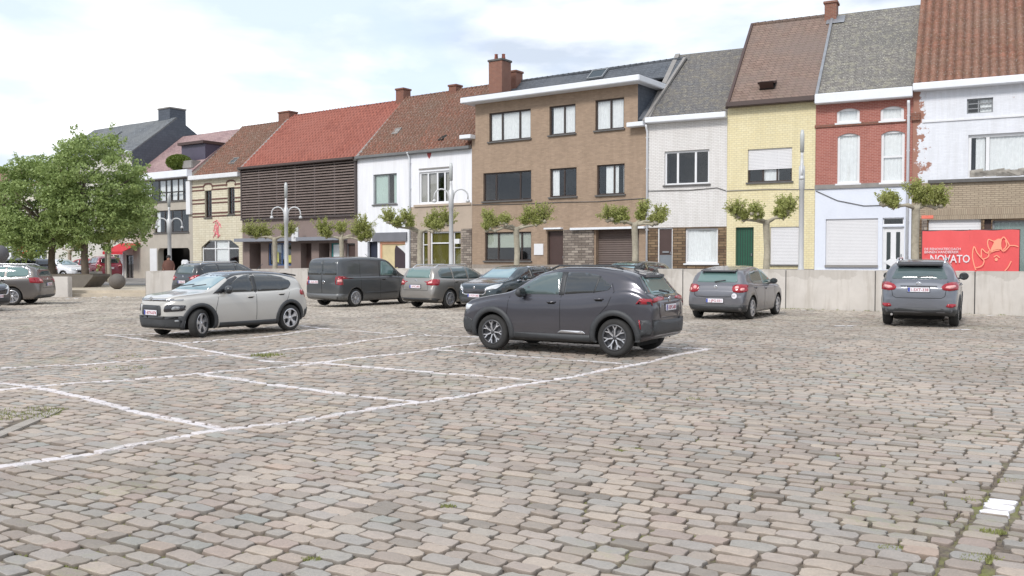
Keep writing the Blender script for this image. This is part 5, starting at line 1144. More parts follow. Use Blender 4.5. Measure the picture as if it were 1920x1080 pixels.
# ================================================================ CARS
TYRE = mat('tyre_rubber', (.028, .027, .026, 1), .85, .2, 8, .15)
PLASTIC = mat('black_plastic', (.045, .047, .05, 1), .55, .12, 8, .1)
SILVER = mat('alloy_silver', (.62, .62, .64, 1), .3, .05, 5, 0, metal=.75)
DARKALLOY = mat('dark_alloy', (.09, .09, .095, 1), .4, .05, 5, 0, metal=.5)
CHROME = mat('chrome', (.75, .75, .77, 1), .12, 0, 5, 0, metal=1)
WELL = mat('wheel_well', (.01, .01, .01, 1), .95, 0, 5, 0)
def pl(name, col, rough=.1, emis=None, ior=1.5, coat=.5):
    m, t, p = newmat(name); p.inputs['Base Color'].default_value = col; p.inputs['Roughness'].default_value = rough; p.inputs['IOR'].default_value = ior; p.inputs['Coat Weight'].default_value = coat; return m
GLD = pl('car_glass_dark', (.022, .026, .028, 1), .03, ior=1.7); GLT = pl('car_glass_teal_reflection', (.12, .20, .19, 1), .04, ior=1.7); GLM = pl('car_glass_mid', (.07, .10, .10, 1), .04, ior=1.7); GLB = pl('car_glass_sky_reflection', (.20, .30, .33, 1), .04, ior=1.8)  # teal and sky tones put the sky's reflection into the glass colour
REDL = pl('tail_lamp_red', (.30, .010, .02, 1), .12); LENS = pl('lamp_lens_grey', (.30, .31, .32, 1), .06); REDP = pl('tail_lamp_pale', (.75, .36, .34, 1), .15); CLEAR = pl('head_lamp_clear', (.62, .64, .66, 1), .08); LDARK = pl('lamp_dark', (.03, .03, .035, 1), .1); SEAM = pl('panel_seam', (.008, .008, .008, 1), .8, coat=0)
PLATEW = pl('plate_white', (.78, .76, .80, 1), .4); PLATER = pl('plate_red', (.35, .03, .05, 1), .5); PLATEB = pl('plate_blue', (.03, .06, .35, 1), .4)
def cr_interp(pts, x):
    xs = [p[0] for p in pts]; n = len(pts)
    if x <= xs[0]: return pts[0][1]
    if x >= xs[-1]: return pts[-1][1]
    i = max(k for k in range(n-1) if xs[k] <= x); h = xs[i+1]-xs[i]; t = (x-xs[i])/h
    dl = lambda k: (pts[k+1][1]-pts[k][1])/(xs[k+1]-xs[k])
    def tan(k):
        if k == 0: return dl(0)
        if k == n-1: return dl(n-2)
        a, b = dl(k-1), dl(k)
        return 0 if a*b <= 0 else 2*a*b/(a+b)
    m0, m1 = tan(i)*h, tan(i+1)*h; t2, t3 = t*t, t*t*t
    return (2*t3-3*t2+1)*pts[i][1]+(t3-2*t2+t)*m0+(-2*t3+3*t2)*pts[i+1][1]+(t3-t2)*m1
class Car:
    """x measured in metres from the front bumper back; local +x is forward"""
    def __init__(s, sp):
        s.sp = sp; s.L = sp['L']; s.W = sp['W']; L = s.L; s.root = empty('parked_car', (0, 0, 0), 0, sp['label'], sp.get('cat', 'car'), sp.get('group', 'cars parked on the square'))
        top, belt = sp['top'], sp['belt']; hw = sp.get('hw', [(0, .70), (.06, .80), (.2, .90), (.5, .97), (1.0, .995), (L*.5, 1.0), (L-.9, .99), (L-.35, .95), (L-.1, .88), (L, .80)])
        zb = sp.get('zb', [(0, .26), (.25, .2), (L*.5, .19), (L-.5, .21), (L, .32)]); tum = sp.get('tum', .36)
        nx = 84; xs = []
        for i in range(nx+1): q = i/nx; ta, tb = sp.get('trim', (.04, .04)); xs.append(ta+(L-ta-tb)*(q*.55+.45*(.5-.5*math.cos(math.pi*q))))
        rings = []
        for x in xs:
            T, B = cr_interp(top, x), cr_interp(belt, x); B = min(B, T-.03); w_ = cr_interp(hw, x)*s.W/2; z0 = cr_interp(zb, x); g = T-B
            wr = w_-.045-tum*g; zw = z0+(B-z0)*.42
            pts = [(0, z0), (w_*.75, z0), (w_-.09, z0+.01), (w_-.03, z0+.09), (w_, zw), (w_-.004, B-.14*min(1, g*4+.3)), (w_-.03, B-.035), (w_-.06, B), (w_-.06-(w_-.06-wr)*.5, B+g*.47), (wr, T-min(.10, g*.35)), (wr-.09, T-min(.035, g*.12)), (wr*.55, T-.008), (0, T)]
            P = []
            for i in range(len(pts)-1):
                p0, p1, p2, p3 = [Vector(pts[k]) for k in (max(i-1, 0), i, i+1, min(i+2, len(pts)-1))]
                tn = .38
                for k in range(3):
                    t = k/3; P.append(p1*(2*t**3-3*t*t+1)+(p2-p0)*tn*(t**3-2*t*t+t)+p2*(-2*t**3+3*t*t)+(p3-p1)*tn*(t**3-t*t))
            P.append(Vector(pts[-1])); rings.append((x, P))
        m = len(rings[0][1]); V = []; F = []
        def ring3(x, P): return [(-x, p.x, p.y) for p in P]+[(-x, -p.x, p.y) for p in P[-2:0:-1]]
        R = []
        # rounded caps
        def capr(x, P, sgn):
            zc = (P[0].y+P[-1].y)/2; out = []
            for q, bx in ((.94, .018), (.82, .032), (.5, .043), (.22, .048)):
                out.append((x+sgn*bx, [Vector((p.x*q, zc+(p.y-zc)*q)) for p in P]))
            return out
        allr = capr(*rings[0], -1)[::-1]+rings+capr(*rings[-1], 1); rr = [ring3(*r) for r in allr]; k = len(rr[0])
        for r in rr: V += r
        for i in range(len(rr)-1):
            for j in range(k): j2 = (j+1) % k; F.append((i*k+j, i*k+j2, (i+1)*k+j2, (i+1)*k+j))
        F.append(tuple(range(k))[::-1]); F.append(tuple((len(rr)-1)*k+j for j in range(k)))
        off = L/2; V = [(v[0]+off, v[1], v[2]) for v in V]; s.off = off
        o = mesh_obj('body', V, F, [sp['paint'], WELL], s.root, True); bm = bmesh.new(); bm.from_mesh(o.data); bmesh.ops.recalc_face_normals(bm, faces=bm.faces); bm.to_mesh(o.data)
        s.bvh = BVHTree.FromBMesh(bm); bm.free(); s.body = o
        # wheel wells
        r = sp['r']; cut = MB(); ar = r+sp.get('gap', .055)
        for ax in sp['ax']:
            for sg in (-1, 1):
                y0, y1 = sorted((sg*(s.W/2-.30), sg*(s.W/2+.15))); cut.lathe([(.001, y0), (ar, y0), (ar, y1), (.001, y1)], (off-ax, 0, r), 'y', 40)
        cut.k = 0; co = cut.build('cut', [WELL]); co.data.materials.clear(); co.data.materials.append(sp['paint']); co.data.materials.append(WELL); co.data.polygons.foreach_set('material_index', [1]*len(co.data.polygons))
        bo = o.modifiers.new('b', 'BOOLEAN'); bo.object = co; bo.operation = 'DIFFERENCE'; bo.solver = 'EXACT'
        bpy.context.view_layer.update(); dg = bpy.context.evaluated_depsgraph_get(); nm = bpy.data.meshes.new_from_object(o.evaluated_get(dg)); o.modifiers.clear(); o.data = nm; nm.name = 'body'; bpy.data.objects.remove(co)
        for f in nm.polygons:
            if f.material_index == 1: f.use_smooth = False
    def X(s, x): return s.off-x
    def spoiler(s, x0, z0, x1, z1, hw, m, th=.035):
        b = MB(); b.prism([(s.X(x0), z0), (s.X(x1), z1), (s.X(x1), z1-th), (s.X(x0+.08), z0-th-.01)], -hw, hw); b.build('spoiler', m, s.root)
    def split_roof(s, x0, x1, d, m):
        # the roof skin becomes a part of its own
        bm = bmesh.new(); bm.from_mesh(s.body.data); top = s.sp['top']; ff = []
        for f in bm.faces:
            c = f.calc_center_median(); x = s.off-c.x
            if x0 < x < x1 and c.z > cr_interp(top, x)-d and f.normal.z > .12: ff.append(f)
        b2 = bmesh.new(); mp = {}
        for f in ff:
            vs = []
            for v in f.verts:
                if v not in mp: mp[v] = b2.verts.new(v.co+v.normal*.004)
                vs.append(mp[v])
            b2.faces.new(vs).smooth = True
        me = bpy.data.meshes.new('roof'); b2.to_mesh(me); me.materials.append(m); bm.free(); b2.free(); return link(bpy.data.objects.new('roof', me), s.root)
    def hitp(s, plane, a, b):
        if plane in 'LR': sg = 1 if plane == 'L' else -1; o, d = Vector((s.X(a), sg*3, b)), Vector((0, -sg, 0))
        elif plane == 'F': o, d = Vector((s.off+3, a, b)), Vector((-1, 0, 0))
        elif plane == 'B': o, d = Vector((-s.off-3, a, b)), Vector((1, 0, 0))
        else: o, d = Vector((s.X(a), b, 4)), Vector((0, 0, -1))
        h = s.bvh.ray_cast(o, d)
        if h[0] is None:
            q = o+d*2.2 if plane in 'LR' else o+d*3.2; h = s.bvh.find_nearest(q)
        if plane in 'FB' and h[0] is not None:
            for _ in range(14):
                if h[0] is not None and s.off-abs(h[0].x) < (.42 if b < .95 else 1.9): break
                a *= .975; h = s.bvh.ray_cast(Vector((o.x, a, b)), d)
            if h[0] is None: h = s.bvh.find_nearest(Vector((o.x*.5, a, b)))
        n = h[1]
        if n.dot(d) > 0: n = -n
        return h[0], n
    def decal(s, name, poly, plane, m, off=.005, skirt=.02, grid=.09, parent=None, rnd=0):
        if rnd: poly = roundpoly(poly, rnd)
        bm = bmesh.new(); vs = [bm.verts.new((a, b, 0)) for a, b in poly]; bm.faces.new(vs); bmesh.ops.triangulate(bm, faces=bm.faces)
        xs = [p[0] for p in poly]; ys = [p[1] for p in poly]
        for axis, lo, hi in ((0, min(xs), max(xs)), (1, min(ys), max(ys))):
            k = int((hi-lo)/grid)
            for i in range(1, k+1):
                c = Vector((0, 0, 0)); n = Vector((0, 0, 0)); c[axis] = lo+(hi-lo)*i/(k+1); n[axis] = 1
                bmesh.ops.bisect_plane(bm, geom=list(bm.verts)+list(bm.edges)+list(bm.faces), plane_co=c, plane_no=n, dist=1e-5)
        nrm = {}
        for v in bm.verts: h, n = s.hitp(plane, v.co.x, v.co.y); nrm[v] = n; v.co = h+n*off
        be = [e for e in bm.edges if e.is_boundary]; mp = {}
        for e in be:
            for v in e.verts:
                if v not in mp: mp[v] = bm.verts.new(v.co-nrm[v]*(off+skirt))
        for e in be:
            a, b = e.verts
            try: bm.faces.new((a, b, mp[b], mp[a]))
            except ValueError: pass
        bmesh.ops.recalc_face_normals(bm, faces=bm.faces)
        me = bpy.data.meshes.new(name); 
        for f in bm.faces: f.smooth = True
        bm.to_mesh(me); bm.free(); me.materials.append(m)
        return link(bpy.data.objects.new(name, me), parent or s.root)
    def both(s, name, poly, m, **k): return [s.decal(name, poly, q, m, **k) for q in s.sp.get('sides', 'LR')]
    def line(s, name, pts, plane, w_, m, **k):
        up = []; dn = []
        for i, p in enumerate(pts):
            a, b = Vector(pts[max(i-1, 0)]), Vector(pts[min(i+1, len(pts)-1)]); d = (b-a).normalized(); n = Vector((-d.y, d.x))*w_/2; p = Vector(p); up.append(tuple(p+n)); dn.append(tuple(p-n))
        return s.decal(name, up+dn[::-1], plane, m, **k)
    def wheels(s, style, n=5, steer=0.0, tw=.2, rimr=None, dark=False):
        r = s.sp['r']; R = rimr or r*.70; t = MB(); t.smooth = True; h = tw/2
        t.lathe([(R-.01, -h*.8), (R+.02, -h*.95), (r-.05, -h), (r-.012, -h*.82), (r, -h*.45), (r, h*.45), (r-.012, h*.82), (r-.05, h), (R+.02, h*.95), (R-.01, h*.8)], (0, 0, 0), 'y', 36, False)
        tm = t.build('wheel', TYRE); tm.data.name = 'wheel'
        b = MB(); b.smooth = True; b.k = 0; b.lathe([(.001, .02), (R*.55, .015), (R*.93, -.02), (R, .05), (R, h*.85)], (0, 0, 0), 'y', 36, False)
        b.k = 0 if style == 'y' else 1; b.lathe([(R*.93, h*.86), (R+.012, h*.93), (R+.004, h*.70), (R*.93, h*.66)], (0, 0, 0), 'y', 36, False); b.lathe([(.001, .085), (.03, .085), (.045, .07), (.06, .04)], (0, 0, 0), 'y', 16)
        b.smooth = False; b.k = 1
        def spoke(a0, a1, w0, w1, r0=.035, r1=None, y0=.075, y1=None):
            r1 = r1 or R*.95; y1 = y1 or h*.80; d0 = Vector((math.cos(a0), 0, math.sin(a0))); d1 = Vector((math.cos(a1), 0, math.sin(a1))); p0, p1 = d0*r0, d1*r1; dd = (p1-p0).normalized(); nn = Vector((-dd.z, 0, dd.x))
            vs = [p0+nn*w0/2+Vector((0, y0-.03, 0)), p0-nn*w0/2+Vector((0, y0-.03, 0)), p1-nn*w1/2+Vector((0, y1-.04, 0)), p1+nn*w1/2+Vector((0, y1-.04, 0)), p0+nn*w0*.35+Vector((0, y0, 0)), p0-nn*w0*.35+Vector((0, y0, 0)), p1-nn*w1*.35+Vector((0, y1, 0)), p1+nn*w1*.35+Vector((0, y1, 0))]
            b.add(vs, [(0, 3, 2, 1), (4, 5, 6, 7), (0, 1, 5, 4), (1, 2, 6, 5), (2, 3, 7, 6), (3, 0, 4, 7)])
        for k in range(n):
            a = 2*math.pi*k/n+.3
            if style == 'five': spoke(a, a, .075, .06); spoke(a+.02, a+.26, .03, .03, R*.45); spoke(a-.02, a-.26, .03, .03, R*.45)
            elif style == 'y': spoke(a, a+.10, .032, .028, .035, R*.62); spoke(a+.10, a+.27, .028, .022, R*.60); spoke(a+.10, a-.09, .028, .022, R*.60)
            elif style == 'twin': spoke(a-.14, a-.10, .03, .035); spoke(a+.14, a+.10, .03, .035)
            else: spoke(a, a, .035, .05)
        rim = b.build('rim', [DARKALLOY if dark is not None else SILVER, SILVER if not dark else DARKALLOY]); 
        if style == 'twin' and dark is False: rim.data.materials[0] = DARKALLOY
        first = True
        for i, ax in enumerate(s.sp['ax']):
            for sg in (1, -1):
                w_ = tm if first else link(tm.copy()); q = rim if first else link(rim.copy()); first = False
                w_.parent = s.root; w_.location = (s.X(ax), sg*(s.W/2-tw/2-.015), r); w_.rotation_euler = (0, random.uniform(0, 1), (0 if sg > 0 else math.pi)+(steer if i == 0 else 0)); q.parent = w_
        b = MB(); b.box(s.X(s.sp['ax'][1])-.3, s.X(s.sp['ax'][0])+.3, -s.W*.3, s.W*.3, .17, .3); b.tube([(s.X(a), 0, .0) for a in ()] or [(0, 0, .2), (0.1, 0, .2)], .01); b.build('underbody', WELL, s.root)
    def mirror(s, x, z, m, size=(.10, .16, .085)):
        for sg in (1, -1):
            h, n = s.hitp('L' if sg > 0 else 'R', x, z); b = MB(); b.smooth = True
            c = (h.x-.01, h.y+sg*.14, z+.05); b.blob(c, (size[0]*.8, size[1]*.72, size[2]), 2)
            b.v = [Vector((min(v.x, c[0]+.09) if v.x > c[0]-.045 else c[0]-.045, v.y, v.z)) for v in b.v]
            o = b.build('mirror', m, s.root); b = MB(); b.tube([(h.x, h.y-sg*.02, z-.01), (c[0], c[1]-sg*.05, z)], [.03, .02], 6); b.build('stalk', PLASTIC, o)
            b = MB(); b.bbox(c[0]-.052, c[0]-.046, c[1]-size[1]*.5, c[1]+size[1]*.5, c[2]-size[2]*.62, c[2]+size[2]*.62, .003); b.build('mirror_glass', GLD, o)
    def handle(s, x, z, m, w_=.18):
        for q in 'LR':
            sg = 1 if q == 'L' else -1; h, n = s.hitp(q, x, z); b = MB(); b.smooth = True
            b.tube([(s.X(x-w_/2), h.y-sg*.01, z), (s.X(x-w_*.4), h.y+sg*.028, z+.005), (s.X(x+w_*.4), h.y+sg*.028, z+.008), (s.X(x+w_/2), h.y-sg*.01, z)], .016, 6); b.build('door_handle', m, s.root)
            s.decal('handle_recess', roundpoly([(x-w_*.4, z-.035), (x+w_*.4, z-.035), (x+w_*.4, z+.02), (x-w_*.4, z+.02)], .02), q, SEAM, off=.0015)
    def plate(s, plane, z, text, w_=.5, h=.11, y=0.0, red=True):
        c, n = s.hitp(plane, y, z); sg = 1 if plane == 'F' else -1; b = MB(); x = c.x+sg*.015
        b.bbox(min(x, x+sg*.012), max(x, x+sg*.012), y-w_/2, y+w_/2, z-h/2, z+h/2, .004); o = b.build('number_plate', PLATEW, s.root)
        b = MB(); xx = x+sg*.0135; yy = y+(w_/2-.03)*(1 if plane == 'B' else -1)*1.0; b.box(min(xx, xx-sg*.003), max(xx, xx-sg*.003), yy-.025, yy+.025, z-h/2+.006, z+h/2-.006); b.build('blue_band', PLATEB, o)
        t_ = textobj(text, .095, PLATER, o, (xx, 0, z-.034), (math.pi/2, 0, math.pi/2 if plane == 'F' else -math.pi/2), .001, 'plate_lettering', 'CENTER', .001); t_.location.y = y+(.02 if plane == 'F' else -.02)
        b = MB(); b.bbox(min(x-sg*.02, x), max(x-sg*.02, x), y-w_/2-.015, y+w_/2+.015, z-h/2-.015, z+h/2+.015, .004); b.build('plate_holder', PLASTIC, o)
    def arches(s, m, w_=.085, x0=-25, x1=205):
        r = s.sp['r']+s.sp.get('gap', .055)
        for ax in s.sp['ax']:
            for q in 'LR':
                A = [math.radians(x0+(x1-x0)*k/28) for k in range(29)]; zlo = cr_interp(s.sp.get('zb', [(0, .22), (s.L, .22)]), ax)+.01
                out = [(ax+(r+w_)*math.cos(a), max(zlo, s.sp['r']+(r+w_)*math.sin(a))) for a in A]; inn = [(ax+(r-.003)*math.cos(a), max(zlo, s.sp['r']+(r-.003)*math.sin(a))) for a in A]
                # strip of quads instead of an ngon
                vs = []; fs = []
                for (a, b_) in zip(out, inn):
                    mid = ((a[0]+b_[0])/2, (a[1]+b_[1])/2)
                    ho, no = s.hitp(q, *a); hm, nm_ = s.hitp(q, *mid); hi, ni = s.hitp(q, *b_); sg = 1 if q == 'L' else -1
                    vs += [ho-no*.01, ho+no*.014, hm+nm_*.022, hi+Vector((0, sg*.018, 0)), hi-Vector((0, sg*.03, 0))]
                for k in range(28):
                    for j in range(4): a = k*5+j; fs.append((a, a+1, a+6, a+5))
                o = mesh_obj('wheel_arch', vs, fs, m, s.root, True)
    def place(s, loc, head):
        s.root.location = (loc[0], loc[1], 0.012); s.root.rotation_euler = (0, 0, math.atan2(head[1], head[0]))
    def badge(s, plane, y, z, r=.05, m=None):
        h, n = s.hitp(plane, y, z); sg = 1 if plane == 'F' else -1; b = MB(); b.smooth = True; b.lathe([(r*.7, 0), (r, 0), (r, sg*.012), (r*.72, sg*.012)], (h.x, h.y, h.z), 'x', 20); x = h.x+sg*.006
        b.smooth = False; return b, x, h, sg
def roundpoly(poly, r, n=4):
    out = []; k = len(poly)
    for i in range(k):
        p = Vector(poly[i]); a = Vector(poly[i-1])-p; b = Vector(poly[(i+1) % k])-p; rr = min(r, a.length*.45, b.length*.45); a.normalize(); b.normalize(); s0, s1 = p+a*rr, p+b*rr
        for j in range(n+1): t = j/n; out.append(tuple((1-t)**2*s0+2*t*(1-t)*p+t*t*s1))
    return out
def mir(poly): return [(-a, b) for a, b in poly][::-1]
def G2(px, py): g = gpt(px, py); return g.x, g.y

# ---------------- dark grey compact SUV, foreground
sp = dict(L=4.18, W=1.75, r=.335, ax=(.82, 3.38), trim=(.09, .12), label='glossy dark grey compact SUV in the foreground with black wheel arches and two-tone alloy wheels', paint=paint('slate_violet_grey', (.060, .058, .070, 1), .5, .28),
 top=[(0, .74), (.06, .86), (.25, .95), (.7, 1.03), (1.0, 1.08), (1.18, 1.13), (1.5, 1.33), (1.85, 1.50), (2.3, 1.585), (2.8, 1.585), (3.3, 1.54), (3.62, 1.48), (3.74, 1.43), (3.86, 1.26), (4.0, 1.09), (4.1, 1.05), (4.15, .98), (4.18, .72)],
 belt=[(0, .68), (.3, .86), (1.0, 1.0), (1.6, 1.02), (2.6, 1.05), (3.2, 1.12), (3.6, 1.17), (4.0, 1.03), (4.18, .7)], zb=[(0, .34), (.2, .24), (2, .21), (3.7, .25), (4.0, .32), (4.18, .46)], tum=.40)
c = Car(sp); c.wheels('y', 7, tw=.215, rimr=.225)
c.both('side_window', [(1.26, 1.065), (1.62, 1.31), (1.83, 1.42), (2.12, 1.47), (2.24, 1.47), (2.24, 1.07)], GLM, rnd=.03)
c.both('side_window', [(2.36, 1.075), (2.36, 1.47), (2.75, 1.465), (3.0, 1.42), (3.30, 1.24), (3.24, 1.16), (2.98, 1.12)], GLD, rnd=.03)
c.both('window_divider', [(2.94, 1.11), (2.97, 1.115), (3.05, 1.40), (3.01, 1.415)], PLASTIC, off=.009)
c.both('pillar_trim', [(2.245, 1.06), (2.355, 1.06), (2.355, 1.475), (2.245, 1.475)], PLASTIC, off=.004)
c.decal('windscreen', [(-.60, 1.13), (.60, 1.13), (.50, 1.47), (-.50, 1.47)], 'F', GLT, rnd=.05)
c.decal('rear_window', [(-.56, 1.085), (.56, 1.085), (.46, 1.42), (-.46, 1.42)], 'B', GLT, rnd=.05)
for sg in (1, -1): f = (lambda P: P) if sg > 0 else mir; c.decal('rear_quarter_glass', f([(.575, 1.10), (.74, 1.12), (.60, 1.40), (.475, 1.42)]), 'B', GLD, rnd=.02)
c.spoiler(3.45, 1.505, 3.82, 1.43, .45, sp['paint'], .04); c.decal('spoiler_underside', [(-.46, 1.37), (.46, 1.37), (.43, 1.425), (-.43, 1.425)], 'B', PLASTIC, off=.012)
c.decal('lamp_bar', [(-.80, .93), (-.80, 1.02), (-.55, 1.075), (.55, 1.075), (.80, 1.02), (.80, .93), (.52, .985), (-.52, .985)], 'B', LDARK, off=.012, rnd=.02)
for sg in (1, -1): f = (lambda P: P) if sg > 0 else mir; c.decal('tail_light', f([(.30, 1.00), (.30, 1.035), (.55, 1.05), (.82, 1.0), (.84, .93), (.56, .985)]), 'B', REDL, off=.02, rnd=.01)
c.both('tail_light', [(3.78, .93), (3.86, 1.03), (4.12, 1.0), (4.15, .93)], REDL, off=.016, rnd=.02)
c.decal('tailgate_recess', [(-.48, .68), (.48, .68), (.52, .95), (-.52, .95)], 'B', paint('maroon_grey', (.05, .042, .05, 1), .3, .3), off=.006, rnd=.05)
c.plate('B', .86, '1-XPC-681'); bb, x, h, sg = c.badge('B', 0, 1.0, .055); bb.build('badge', CHROME, c.root)
c.both('sill_cladding', [(1.25, .22), (1.25, .36), (2.95, .36), (2.95, .24)], PLASTIC, off=.012)
c.both('sill_insert', [(2.25, .385), (2.32, .43), (2.75, .43), (2.82, .385)], SILVER, off=.016, rnd=.02)
c.decal('bumper_cladding', [(-.87, .40), (.87, .40), (.87, .62), (.6, .64), (-.6, .64), (-.87, .62)], 'B', PLASTIC, off=.014, rnd=.03); c.both('bumper_cladding', [(3.86, .36), (3.86, .66), (4.18, .66), (4.18, .42)], PLASTIC, off=.014, rnd=.02)
c.both('reflector', [(3.86, .50), (3.88, .50), (3.86, .66), (3.84, .66)], REDL, off=.02)
c.arches(PLASTIC, .10); c.both('bumper_cladding', [(.0, .34), (.0, .56), (.18, .62), (.36, .56), (.36, .30)], PLASTIC, off=.010, rnd=.02)
c.decal('grille', [(-.60, .40), (.60, .40), (.5, .64), (-.5, .64)], 'F', PLASTIC, off=.012, rnd=.05)
for sg in (1, -1): f = (lambda P: P) if sg > 0 else mir; c.decal('headlight', f([(.42, .78), (.80, .74), (.80, .84), (.5, .86)]), 'F', CLEAR, off=.01, rnd=.03)
for x in (1.22, 2.30, 3.33):
    pts = {1.22: [(1.2, .37), (1.16, .7), (1.2, 1.02)], 2.30: [(2.30, .37), (2.30, 1.06), (2.30, 1.47)], 3.33: [(2.98, .55), (3.06, .70), (3.25, .90), (3.36, 1.14), (3.30, 1.28)]}[x]
    for q in 'LR': c.line('door_seam', pts, q, .008, SEAM, off=.003)
c.mirror(1.50, 1.05, PLASTIC, (.12, .19, .095)); c.handle(2.12, .93, sp['paint']); c.handle(3.08, 1.0, sp['paint'])
for q in (.5, -.5): b = MB(); b.smooth = True; b.tube([(c.X(1.95), q, 1.53), (c.X(2.1), q, 1.59), (c.X(3.2), q, 1.585), (c.X(3.4), q, 1.53)], .018, 6); b.build('roof_rail', PLASTIC, c.root)
b = MB(); b.tube([(c.X(3.4), 0, 1.54), (c.X(3.55), 0, 1.60)], .012, 5); b.prism([(0, 0), (.12, .0), (.1, .06), (.08, .06)], -.02, .02); b.v = [v if i < 10 else Vector((c.X(3.4)-v.x, v.y, 1.53+v.z)) for i, v in enumerate(b.v)]; b.build('antenna', PLASTIC, c.root)
b = MB(); b.smooth = True; b.tube([(c.X(4.06), -.05, 1.12), (c.X(4.02), .30, 1.16)], .02, 6); b.build('wiper', PLASTIC, c.root)
# centre from the seen wheels
f, r = G2(920, 658), G2(1150, 670); head = Vector((-.86, .51)).normalized(); nL = Vector((-head.y, head.x))
mid = Vector(((f[0]+r[0])/2, (f[1]+r[1])/2)); ctr = mid-nL*(.89-.02)-head*0+head*((2.10-2.09)); ctr = mid-nL*.86+head*(.01)
c.place(ctr, head); c.root.scale = (.98, .98, 1)
# ---------------- pale beige small hatchback with black roof
sp = dict(L=3.97, W=1.68, r=.315, ax=(.76, 3.30), trim=(.07, .10), hw=[(0, .50), (.06, .62), (.2, .77), (.45, .93), (1.0, .995), (2, 1.0), (3.1, .99), (3.6, .95), (3.86, .88), (3.97, .80)], label='pale beige small hatchback with black roof and black wheel arches, front wheels turned', paint=paint('pale_beige', (.52, .50, .465, 1), .15, .34),
 top=[(0, .76), (.06, .86), (.25, .93), (.7, .98), (.93, 1.01), (1.08, 1.07), (1.5, 1.30), (1.85, 1.42), (2.4, 1.45), (3.0, 1.425), (3.45, 1.36), (3.62, 1.31), (3.76, 1.16), (3.88, .98), (3.94, .90), (3.99, .66)],
 belt=[(0, .70), (.3, .88), (1.0, .93), (2, .955), (3.2, .995), (3.6, 1.03), (3.99, .62)], zb=[(0, .24), (.2, .19), (2, .19), (3.6, .22), (3.99, .36)], tum=.38)
c = Car(sp); BLK = paint('gloss_black', (.02, .022, .025, 1), .2, .25)
c.wheels('five', 5, steer=.42, tw=.2, rimr=.215)
c.split_roof(1.60, 3.64, .085, BLK)
c.decal('windscreen', [(-.66, 1.035), (.66, 1.035), (.54, 1.37), (-.54, 1.37)], 'F', GLB, rnd=.06)
c.both('side_window', [(1.34, .97), (1.66, 1.17), (1.88, 1.29), (2.08, 1.35), (2.22, 1.365), (2.22, .97)], GLD, rnd=.03)
c.both('front_pillar_trim', [(1.10, .955), (1.33, .955), (1.66, 1.175), (1.86, 1.295), (1.82, 1.325), (1.60, 1.255)], BLK, off=.012, grid=.05)
c.both('side_window', [(2.33, .97), (2.33, 1.365), (2.8, 1.35), (3.15, 1.29), (3.36, 1.20), (3.38, 1.12), (3.28, 1.02), (3.1, .98)], GLD, rnd=.04)
c.both('pillar_trim', [(2.225, .965), (2.325, .965), (2.325, 1.37), (2.225, 1.37)], PLASTIC, off=.004)
c.decal('rear_window', [(-.5, 1.02), (.5, 1.02), (.44, 1.30), (-.44, 1.30)], 'B', GLD, rnd=.05)
c.spoiler(3.40, 1.385, 3.74, 1.335, .48, BLK)
c.both('tail_light', [(3.62, .86), (3.62, .98), (3.80, .98), (3.93, .90), (3.93, .84)], REDL, off=.014, rnd=.05)
c.decal('upper_grille', [(-.62, .81), (.62, .81), (.60, .86), (-.60, .86)], 'F', LDARK, off=.008, rnd=.01); c.decal('chrome_strip', [(-.60, .828), (.60, .828), (.60, .842), (-.60, .842)], 'F', CHROME, off=.016, rnd=.003)
for sg in (1, -1): f = (lambda P: P) if sg > 0 else mir; c.decal('running_light', f([(.50, .80), (.74, .82), (.74, .85), (.52, .84)]), 'F', LENS, off=.012, rnd=.02); c.decal('headlight', f([(.46, .58), (.76, .60), (.80, .72), (.50, .74)]), 'F', LDARK, off=.012, rnd=.06); c.decal('headlight_lens', f([(.60, .62), (.71, .63), (.71, .70), (.62, .70)]), 'F', LENS, off=.02, rnd=.04); c.decal('fog_lamp', f([(.64, .37), (.69, .37), (.69, .41), (.64, .41)]), 'F', LENS, off=.03, rnd=.03)
c.decal('grille', [(-.38, .50), (.38, .50), (.36, .72), (-.36, .72)], 'F', PLASTIC, off=.012, rnd=.06); c.decal('bumper_cladding', [(-.86, .24), (.86, .24), (.86, .42), (.72, .50), (.5, .42), (-.5, .42), (-.72, .50), (-.86, .42)], 'F', PLASTIC, off=.02, rnd=.03)
c.both('bumper_cladding', [(0, .24), (0, .43), (.16, .47), (.38, .40), (.40, .22)], PLASTIC, off=.014, rnd=.02); c.both('sill_cladding', [(1.25, .2), (1.25, .31), (2.95, .31), (2.95, .21)], PLASTIC, off=.012); c.both('bumper_cladding', [(3.78, .30), (3.78, .50), (3.99, .56), (3.99, .36)], PLASTIC, off=.014, rnd=.02)
c.arches(PLASTIC, .075); c.plate('F', .56, '1-BTN-874', .5); 
bb, x, h, sg = c.badge('F', 0, .845, .04); bb = MB(); 
for k in (0, 1): bb.add([(x+.02, y, z+k*.045) for y, z in ((-.075, .82), (0, .86), (.075, .82), (.075, .80), (0, .84), (-.075, .80))], [(0, 1, 4, 5), (1, 2, 3, 4)])
bb.build('badge', CHROME, c.root, False)
for pts in ([(1.16, .33), (1.14, .6), (1.24, .95)], [(2.27, .33), (2.27, .98)], [(2.98, .40), (3.08, .62), (3.22, .80), (3.30, 1.0)]):
    for q in 'LR': c.line('door_seam', pts, q, .008, SEAM, off=.003)
c.mirror(1.42, .98, BLK, (.12, .19, .10)); c.handle(2.10, .86, sp['paint']); c.handle(3.02, .90, sp['paint'])
for q in (-.35, .12): b = MB(); b.tube([(c.X(1.0), q, 1.11), (c.X(1.06), q+.45, 1.15)], .012, 5); b.build('wiper', PLASTIC, c.root)
